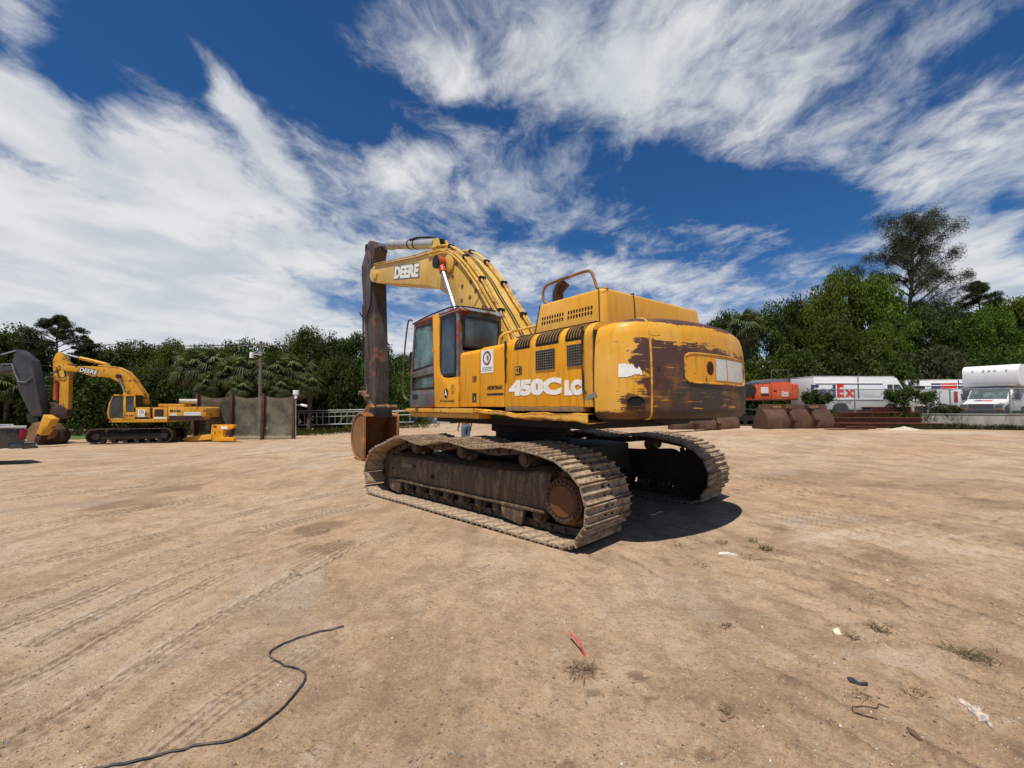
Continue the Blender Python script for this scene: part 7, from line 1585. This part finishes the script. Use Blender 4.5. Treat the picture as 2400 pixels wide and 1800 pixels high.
# cutaway box truck, nose to the left front
def box_truck(pos, th, label):
    t = thing('box_truck', label, 'truck', pos, th); h = 1.0
    def sec(x, w, z0, zt, r=.14): return [(x, -w, z0), (x, -w, zt - r), (x, -w + r, zt), (x, w - r, zt), (x, w, zt - r), (x, w, z0)]
    S = [sec(-.4, h, .5, 1.98), sec(.55, h - .04, .5, 1.96, .2), sec(1.30, h - .06, .5, 1.20, .1), sec(2.15, h - .1, .5, 1.02, .1), sec(2.32, h - .14, .5, .92, .1)]
    m = MB(); n6 = 6; m.add([p for s in S for p in s], [(i * n6 + k, i * n6 + (k + 1) % n6, (i + 1) * n6 + (k + 1) % n6, (i + 1) * n6 + k) for i in range(4) for k in range(n6)] + [tuple(range(n6)), tuple(range(4 * n6, 5 * n6))]); b = m.build('cab', M_VANW, t, bevel=.035, smooth=40)
    m = MB(); w = h - .16; m.hexa([Vector(q) for q in ((1.27, -w, 1.235), (1.285, -w, 1.245), (1.285, w, 1.245), (1.27, w, 1.235), (.62, -w + .04, 1.90), (.635, -w + .04, 1.915), (.635, w - .04, 1.915), (.62, w - .04, 1.90))]); m.build('windscreen', glass('windscreen_glass', (.25, .36, .34), .7), b)
    for s_ in (-1, 1):
        m = MB(); m.prism([(-.25, 1.25), (-.25, 1.85), (.48, 1.85), (1.05, 1.25)], *sorted((s_ * (h - .005), s_ * (h + .004)))); m.build('door_window', M_WIN2, b)
        m = MB(); m.box(.82, .98, *sorted((s_ * (h + .10), s_ * (h + .28))), 1.18, 1.58); m.bar((.85, s_ * (h - .05), 1.2), (.9, s_ * (h + .12), 1.3), .03, .03); m.build('mirror', M_TRIM, b, bevel=.02)
        m = MB(); m.box(2.16, 2.335, *sorted((s_ * (h - .42), s_ * (h - .10))), .66, .90); hl = m.build('headlight', simple('headlight_lens', (.10, .11, .12), .15, bstr=0), b, bevel=.02); m = MB(); m.box(2.20, 2.34, *sorted((s_ * (h - .42), s_ * (h - .12))), .585, .655); m.build('indicator', simple('indicator_amber', (.65, .18, .01), .3, bstr=0), hl)
        q = MB(); q.lathe((1.55, s_ * (h - .10), .42), (0, s_, 0), [(0, .46), (.06, .47)], 22); q.build('wheel_arch', M_TRIM, b)
    m = MB(); m.box(2.30, 2.345, -.56, .56, .62, .92); m.build('radiator_grille', M_TRIM, b, bevel=.01); m = MB(); m.box(2.25, 2.42, -h + .05, h - .05, .38, .58); m.build('front_bumper', M_TRIM, t, bevel=.03)
    m = MB(); m.box(1.45, 2.0, -.15, .0, 1.155, 1.165, M=None); 
    def hood_pt(x, y): z = 1.20 + (1.02 - 1.20) * (x - 1.30) / .85; return Vector((x, y, z + .006))
    hd_ = MB(); hd_.add([hood_pt(1.5, -.1), hood_pt(1.9, -.1), hood_pt(1.9, -.45), hood_pt(1.5, -.45)], [(0, 1, 2, 3)]); hd_.build('indigo_mark', M_PURP, b); hd_ = MB(); hd_.add([hood_pt(1.5, .35), hood_pt(1.9, .35), hood_pt(1.9, -.08), hood_pt(1.5, -.08)], [(0, 1, 2, 3)]); hd_.build('red_mark', M_REDD, b)
    # box body with an attic over the cab, rounded front top
    pr = [(-.45, .75), (-.45, 1.99), (.50, 2.03), (.64, 2.12), (.71, 2.3)] + [(.72 - .5 + .5 * math.cos(R(a)), 3.38 - .5 + .5 * math.sin(R(a))) for a in range(0, 91, 15)] + [(-5.2, 3.38), (-5.2, .75)]
    m = MB(); m.prism(pr, -1.25, 1.25); bo_ = m.build('box_body', M_VANW, t, bevel=.05, seg=3)
    for k, (y, w_) in enumerate(((-.25, .08), (0, .08), (.25, .08), (-.75, .06), (.75, .06))): m = MB(); m.box(.62, .735, y - w_ / 2, y + w_ / 2, 3.00, 3.04); m.build('marker_light', M_TRIM, bo_)
    m = MB(); m.box(-5.1, .9, -.8, .8, .45, .75); m.build('chassis', M_TRIM, t); wheel_set(t, (-3.6, 1.55), .88, .38)
    return t
tx = box_truck(Vector((at_depth(2345, 950, 27.3).x, 27.6, ZT)), R(207), 'white box truck with rounded attic over its cab, parked at the right edge')
# air-conditioner like crate behind the vines
p = Vector((at_depth(2150, 950, 27.3).x, 27.4, ZT)); m = MB(); m.box(-.5, .5, -.3, .3, 0, .9); m.box(-.42, .42, -.33, -.30, .1, .8, 1); m.build('metal_crate', [simple('crate_cream', (.50, .46, .38), .7), M_DARK], None, bevel=.02, loc=p, label='cream metal crate with a dark grille behind the wide vine', cat='crate')
# weeds along the wall foot, fence foot and shrubs' feet
def weeds(name, pts, n, hgt, seed, label, mat=L_GRASS, spread=.3, wid=.012):
    g = np.random.default_rng(seed); P_ = np.array([tuple(p) for p in pts]); i = g.integers(0, len(P_) - 1, n) if len(P_) > 1 else np.zeros(n, int); f = g.uniform(0, 1, n)[:, None]
    b = P_[i] * (1 - f) + P_[np.minimum(i + 1, len(P_) - 1)] * f + np.stack([g.normal(0, spread, n), g.normal(0, spread, n), np.zeros(n)], -1)
    a = g.uniform(0, 2 * PI, n); h = hgt * g.uniform(.35, 1.2, n) * (.6 + .8 * vnoise(b[:, 0] * 1.3, b[:, 1] * 1.3, seed)); lean = g.normal(0, .35, (n, 2)) * h[:, None]
    w_ = np.stack([np.cos(a), np.sin(a), np.zeros(n)], -1) * wid; mid = b + np.concatenate([lean * .4, (h * .6)[:, None]], 1); tip_ = b + np.concatenate([lean, h[:, None]], 1)
    co = np.stack([b - w_, b + w_, mid + w_ * .7, tip_], 1).reshape(-1, 3)
    me = raw_quads(name, co, g.normal(.45, .25, n), mat); return ob(name, me, kind='stuff', label=label, cat='weeds')
gpts = lambda L_: [Vector((p.x, p.y, gz(p.x, p.y) - .02)) for p in (land(*q) for q in L_)]
weeds('weeds', gpts([(2100, 1006), (2170, 1006), (2230, 1006), (2330, 1007), (2420, 1009)]), 2600, .28, 5, 'brownish weeds along the foot of the concrete wall', L_OLIVE, .18)
weeds('weeds', [Vector((at_depth(u, 950, 26.6).x, 26.2, ZT - .05)) for u in (1900, 1960, 2030, 2100, 2200, 2300, 2420)], 3200, .42, 6, 'tall green weeds along the fence in front of the parked trucks', L_GRASS, .35)
weeds('weeds', [Vector((p.x, p.y, gz(p.x, p.y))) for p in (at_far(u, 33.5) for u in (-60, 60, 180, 260, 400, 520, 640, 720, 860, 1000))], 5000, .5, 7, 'rough grass along the foot of the far tree line', L_GRASS, .6)
# ================================================================== small things on the sand
def on_sand(u, v, up=0.): p = land(u, v); p.z += up; return p
def cord(px, r, lift=.006, k=6): return [tuple(Vector((q.x, q.y, gz(q.x, q.y) + lift + r * .5))) for q in catmull([on_sand(*p) for p in px], k)]
def cc(x, y): return 100 + x / 2.458, 1400 + y / 2.458
m = MB(); m.tube(cord([cc(*q) for q in ((1735, 172), (1640, 195), (1500, 230), (1390, 270), (1320, 310), (1308, 345), (1340, 370), (1420, 405), (1500, 435), (1512, 465), (1500, 500), (1440, 580), (1340, 680), (1200, 780), (1090, 830), (960, 850), (820, 885), (680, 915), (560, 945), (370, 982), (150, 1020))], .008), .0065, 6, flat=.6)
m.build('cable', mud('dusty_black_cable', (.022, .022, .024), (.20, .17, .14), .56, 9., (1, 1, 1)), None, label='flattened black cable snaking over the sand in the foreground', cat='cable')
def cr(x, y): return 1200 + x / 1.8433, 1250 + y / 1.8433
a, b = on_sand(*cr(335, 548)), on_sand(*cr(250, 460)); b.z += .05
m = MB(); m.tube([a - Vector((0, 0, .03)), a.lerp(b, .5) + Vector((0, 0, .02)), b], .007, 5, flat=.35); m.build('plastic_strip', simple('red_plastic', (.60, .05, .06), .45, bstr=0), None, label='bright red plastic strip sticking out of a dry tuft in the foreground', cat='strip')
def flat_scrap(name, px, mat, label, cat, h=.012):
    P_ = [on_sand(*cr(*q)) for q in px]; m = MB(); n = len(P_); m.add([p + Vector((0, 0, -.01)) for p in P_] + [p + Vector((0, 0, h * (1 + .8 * math.sin(i * 2.1)))) for i, p in enumerate(P_)], [tuple(range(n, 2 * n))] + [(i, (i + 1) % n, (i + 1) % n + n, i + n) for i in range(n)]); return m.build(name, mat, None, label=label, cat=cat)
M_PAPER = simple('weathered_paper', (.60, .56, .50), .8, var=.15, scale=30)
flat_scrap('paper_scrap', [(895, 85), (930, 88), (972, 92), (975, 98), (930, 96), (892, 92)], M_PAPER, 'thin white strip of paper lying right of the excavator shadow', 'litter')
flat_scrap('paper_scrap', [(1915, 705), (1935, 722), (1965, 728), (1985, 748), (2020, 755), (2030, 775), (2065, 795), (2060, 815), (2088, 850), (2062, 842), (2050, 822), (2015, 812), (2005, 790), (1975, 775), (1968, 752), (1935, 735)], simple('chalky_crust', (.42, .36, .29), .95, var=.4, scale=40), 'ragged white crust on the sand near the right edge', 'litter', .008)
flat_scrap('leaf_scrap', [(1385, 425), (1410, 422), (1422, 440), (1395, 442)], simple('pale_leaf', (.62, .55, .36), .7), 'small pale yellow leaf on the sand right of centre', 'litter', .015)
flat_scrap('rag_scrap', [(1448, 628), (1470, 636), (1500, 645), (1535, 650), (1538, 662), (1495, 656), (1460, 646)], simple('blue_black_rag', (.03, .035, .05), .8), 'small dark blue rag half buried in the sand at lower right', 'litter', .012)
flat_scrap('bark_scrap', [(1705, 838), (1740, 862), (1775, 895), (1760, 898), (1720, 870)], simple('brown_bark', (.16, .085, .05), .85), 'brown strip of bark on the sand at lower right', 'litter', .008)
flat_scrap('stick', [(1255, 795), (1170, 828)] * 1 + [(1175, 832), (1258, 800)], simple('grey_twig', (.30, .25, .19), .9), 'short grey twig on the sand below the dry tuft', 'twig', .01) if False else None
c5_ = lambda x, y: (1250 + x / 4.337, 940 + y / 4.337)
P_ = [on_sand(*c5_(*q), .015) for q in ((1168, 1163), (1230, 1165), (1270, 1140), (1315, 1135))]; m = MB(); m.tube(P_, [.008, .012, .01, .006], 6); m.build('stick', simple('pale_stick', (.50, .44, .36), .8), None, label='pale bent stick lying in the shadow of the excavator', cat='stick')
m = MB(); m.tube(cord([cr(*q) for q in ((1630, 758), (1585, 742), (1575, 760), (1500, 752), (1470, 762), (1500, 785), (1580, 808))], .002), .0022, 5); m.build('wire_scrap', M_DARK, None, label='thin dark loop of wire on the sand at lower right', cat='wire')
# dry tufts: stalks in a clump, one thing each
L_DRY = leaf_mat('dry_grass', (.17, .12, .065), (.30, .22, .125), (.44, .35, .22), .3); L_TUFT = leaf_mat('half_dry_grass', (.12, .11, .04), (.22, .19, .08), (.34, .29, .14), .3)
def tuft(px, R_, hgt, n, seed, label, mat=L_DRY, flat=.0):
    g = np.random.default_rng(seed); c = land(*px); a = g.uniform(0, 2 * PI, n); r = R_ * np.sqrt(g.uniform(0, 1, n)) * .6; b = np.stack([r * np.cos(a), r * np.sin(a), np.full(n, -.012)], -1)
    az = g.normal(g.uniform(0, 6.28), 1.6, n); h = hgt * g.uniform(.25, 1.1, n); out = R_ * g.uniform(.2, 1., n) * (1 + flat); wv = np.stack([-np.sin(az), np.cos(az), np.zeros(n)], -1) * .0022; n_keep = n
    mid = b + np.stack([np.cos(az) * out * .5, np.sin(az) * out * .5, h * .75], -1); tp_ = b + np.stack([np.cos(az) * out, np.sin(az) * out, h * g.uniform(.5, 1.0, n)], -1)
    q1 = np.stack([b - wv, b + wv, mid + wv * .8, mid - wv * .8], 1); q2 = np.stack([mid - wv * .8, mid + wv * .8, tp_, tp_ - wv * .1], 1); co = np.concatenate([q1, q2]).reshape(-1, 3); t = g.normal(.45, .25, n)
    ob('grass_tuft', raw_quads('grass_tuft', co, np.concatenate([t, t]), mat), None, c, 0, label, 'grass tuft', 'dry tufts on the sand')
TUFTS = [((1797, 1288), .12, .12, 130, 'upright half-dry tuft right of the excavator shadow', L_TUFT), ((1765, 1270), .10, .13, 60, 'thin tall tuft at the tip of the excavator shadow', L_TUFT), (cr(300, 590), .14, .05, 190, 'flat grey-brown tuft under the red strip', L_DRY), (cr(930, 405), .07, .07, 70, 'small straw tuft right of centre', L_DRY), (cr(1600, 410), .13, .06, 120, 'spreading straw tuft on the right', L_DRY), (cr(1480, 440), .09, .05, 70, 'sparse brown tuft beside the pale leaf', L_DRY), (cr(2050, 540), .18, .06, 190, 'wide flattened tuft near the right edge', L_TUFT), (cr(1320, 135), .10, .08, 70, 'brown tuft behind the ripples on the right', L_DRY),
         (cr(915, 45), .12, .09, 90, 'low tuft just outside the shadow edge', L_TUFT), (cr(720, 55), .10, .06, 70, 'faint tuft at the lower shadow edge', L_TUFT), (cr(820, 135), .10, .05, 60, 'scattered stalks below the shadow', L_DRY), (cr(935, 768), .07, .05, 60, 'tiny dark tuft at bottom centre right', L_DRY), (cr(1740, 690), .10, .06, 70, 'reddish brown stalks at lower right', L_DRY), (cr(1510, 700), .08, .05, 60, 'brown stalks beside the dark rag', L_DRY), (cr(1900, 500), .12, .06, 90, 'thin stalks left of the wide flattened tuft', L_DRY), (cr(1600, 290), .16, .05, 60, 'long lying stalks among the ripples', L_DRY), ((720, 1762), .06, .03, 40, 'tiny curled root near the cable', L_DRY), ((2265, 1545), .14, .06, 110, 'ragged tuft close to the right edge', L_DRY), ((1760, 1305), .16, .04, 80, 'low stalks in front of the upright tuft', L_TUFT)]
for i, (px, r_, h_, n_, lb, mt) in enumerate(TUFTS): tuft(px, r_ * .9, h_ * .7, int(n_ * .75), 100 + i, lb, mt)
# shell and stone crumbs, clods: too many to count
def crumbs(name, n, seed, size, mat, label, ymax=14., bias=1.):
    g = np.random.default_rng(seed); y = 1.5 + (ymax - 1.5) * g.uniform(0, 1, n) ** 1.8; x = g.uniform(-1.25, 1.25, n) * (y + .6)
    keep = fbm(x * .8, y * .8, seed, 3) > (.40 if bias else 0) ; x, y = x[keep], y[keep]; n = len(x)
    s = size * np.exp(g.normal(0, .45, n)); z = np.array([gz(a, b) for a, b in zip(x, y)])
    octa = np.array([(1, 0, 0), (0, 1, 0), (-1, 0, 0), (0, -1, 0), (0, 0, .7), (0, 0, -.5)]); V_ = octa[None] * (s[:, None, None] * g.uniform(.55, 1.3, (n, 6, 1)))
    rz = g.uniform(0, 2 * PI, n); ca, sa = np.cos(rz), np.sin(rz); vx = V_[:, :, 0] * ca[:, None] - V_[:, :, 1] * sa[:, None]; vy = V_[:, :, 0] * sa[:, None] + V_[:, :, 1] * ca[:, None]
    co = np.stack([vx + x[:, None], vy + y[:, None], V_[:, :, 2] + z[:, None] + s[:, None] * .15], -1).reshape(-1, 3)
    f = np.array([(0, 1, 4), (1, 2, 4), (2, 3, 4), (3, 0, 4), (1, 0, 5), (2, 1, 5), (3, 2, 5), (0, 3, 5)]); F_ = (f[None] + (np.arange(n) * 6)[:, None, None]).reshape(-1)
    me = bpy.data.meshes.new(name); me.vertices.add(len(co)); me.vertices.foreach_set('co', co.astype(np.float32).ravel()); me.loops.add(len(F_)); me.loops.foreach_set('vertex_index', F_.astype(np.int32)); nf = len(F_) // 3; me.polygons.add(nf); me.polygons.foreach_set('loop_start', np.arange(nf, dtype=np.int32) * 3); me.update(calc_edges=True); me.materials.append(mat)
    ob(name, me, kind='stuff', label=label, cat='gravel')
crumbs('shell_crumbs', 12000, 3, .0036, simple('pale_shell', (.58, .52, .43), .8, var=.2), 'pale crumbs of shell and limestone scattered over the sand')
crumbs('soil_clods', 16000, 4, .0036, simple('brown_clod', (.20, .14, .09), .95, var=.35), 'small brown clods and crumbs scattered over the sand')
crumbs('grey_gravel', 9000, 6, .0036, simple('grey_gravel', (.20, .19, .18), .9, var=.4), 'fine grey gravel scattered over the sand')
# ---- person standing beyond the machine
def skin_mesh(name, verts, edges, mat, parent, root=0, sub=2, smooth=True):
    me = bpy.data.meshes.new(name); me.from_pydata([v[:3] for v in verts], edges, []); o = ob(name, me, parent); me.materials.append(mat)
    md = o.modifiers.new('skin', 'SKIN'); sk = me.skin_vertices[0].data if me.skin_vertices else None
    if sk is None:
        bm = bmesh.new(); bm.from_mesh(me); bm.verts.layers.skin.verify(); bm.to_mesh(me); bm.free(); sk = me.skin_vertices[0].data
    for i, v in enumerate(verts): sk[i].radius = (v[3], v[4] if len(v) > 4 else v[3]); sk[i].use_root = (i == root)
    md.use_smooth_shade = True; s_ = o.modifiers.new('sub', 'SUBSURF'); s_.levels = sub; s_.render_levels = sub; return o
pp = at_far(1092, 16.5); pr_ = thing('person', 'person in blue jeans standing beyond the excavator, legs and hand showing', 'person', pp, R(35))
SKIN_ = simple('skin', (.30, .15, .09), .55, var=.1, bstr=0)
vb = [(0, 0, .98, .13, .10), (0, 0, 1.20, .14, .10), (0, 0, 1.42, .16, .11), (0, .01, 1.50, .06), (0, .02, 1.57, .055), (0, .03, 1.66, .085, .095), (0, .02, 1.74, .07, .08)]; eb = [(0, 1), (1, 2), (2, 3), (3, 4), (4, 5), (5, 6)]
for s_ in (-1, 1):
    o_ = len(vb); vb += [(s_ * .09, 0, .93, .09), (s_ * .10, .02, .50, .055), (s_ * .10, -.01, .10, .04), (s_ * .11, .06, .035, .038), (s_ * .115, .17, .03, .03)]; eb += [(0, o_), (o_, o_ + 1), (o_ + 1, o_ + 2), (o_ + 2, o_ + 3), (o_ + 3, o_ + 4)]
    o_ = len(vb); vb += [(s_ * .20, 0, 1.41, .055), (s_ * .25, -.02, 1.14, .042), (s_ * .27, .07, .90, .030), (s_ * .275, .10, .82, .028, .04)]; eb += [(2, o_), (o_, o_ + 1), (o_ + 1, o_ + 2), (o_ + 2, o_ + 3)]
    for k in range(4):
        f_ = len(vb); yy = .075 + .022 * k; vb += [(s_ * .275, yy, .775, .010), (s_ * .268, yy + .006, .735 - .006 * (1 if k in (1, 2) else 0), .009), (s_ * .258, yy + .004, .705 - .008 * (1 if k in (1, 2) else 0), .008)]; eb += [(o_ + 3, f_), (f_, f_ + 1), (f_ + 1, f_ + 2)]
    f_ = len(vb); vb += [(s_ * .262, .15, .80, .011), (s_ * .255, .165, .765, .009)]; eb += [(o_ + 3, f_), (f_, f_ + 1)]
pbody = skin_mesh('body', vb, eb, SKIN_, pr_)
jv = [(0, 0, 1.02, .155, .12), (0, 0, .94, .15, .12)]; je = [(0, 1)]
for s_ in (-1, 1): o_ = len(jv); jv += [(s_ * .095, 0, .84, .105), (s_ * .10, .02, .50, .085), (s_ * .10, -.01, .12, .078)]; je += [(1, o_), (o_, o_ + 1), (o_ + 1, o_ + 2)]
skin_mesh('jeans', jv, je, simple('blue_denim', (.10, .17, .24), .85, var=.3, scale=20), pr_)
sv = [(0, 0, 1.0, .16, .13), (0, 0, 1.22, .165, .12), (0, 0, 1.42, .175, .125), (0, .005, 1.49, .08)]; se = [(0, 1), (1, 2), (2, 3)]
for s_ in (-1, 1): o_ = len(sv); sv += [(s_ * .20, 0, 1.41, .072), (s_ * .235, -.01, 1.24, .065)]; se += [(2, o_), (o_, o_ + 1)]
skin_mesh('shirt', sv, se, simple('dark_shirt', (.05, .055, .07), .9), pr_)
m = MB(); m.lathe((0, .01, 1.69), (0, -.1, 1), [(0, .098), (.04, .104), (.09, .085), (.115, .03)], 16); m.build('hair', M_BLK, pr_)
for s_ in (-1, 1):
    m = MB(); m.prism([(-.045, -.06), (.045, -.06), (.05, .06), (.04, .18), (-.04, .18), (-.05, .06)], 0, .075, ax='z'); o = m.build('shoe', M_BLK, pr_, bevel=.02, loc=(s_ * .105, 0, 0))
    m = MB(); m.lathe((s_ * .032, .12, 1.675), (0, 1, 0), [(0, .012), (.006, .010)], 8); m.build('eye', M_BLK, pr_)
m = MB(); m.prism([(.12, 1.66), (.148, 1.638), (.12, 1.632)], -.012, .012, ax='x'); m.build('nose', SKIN_, pr_)
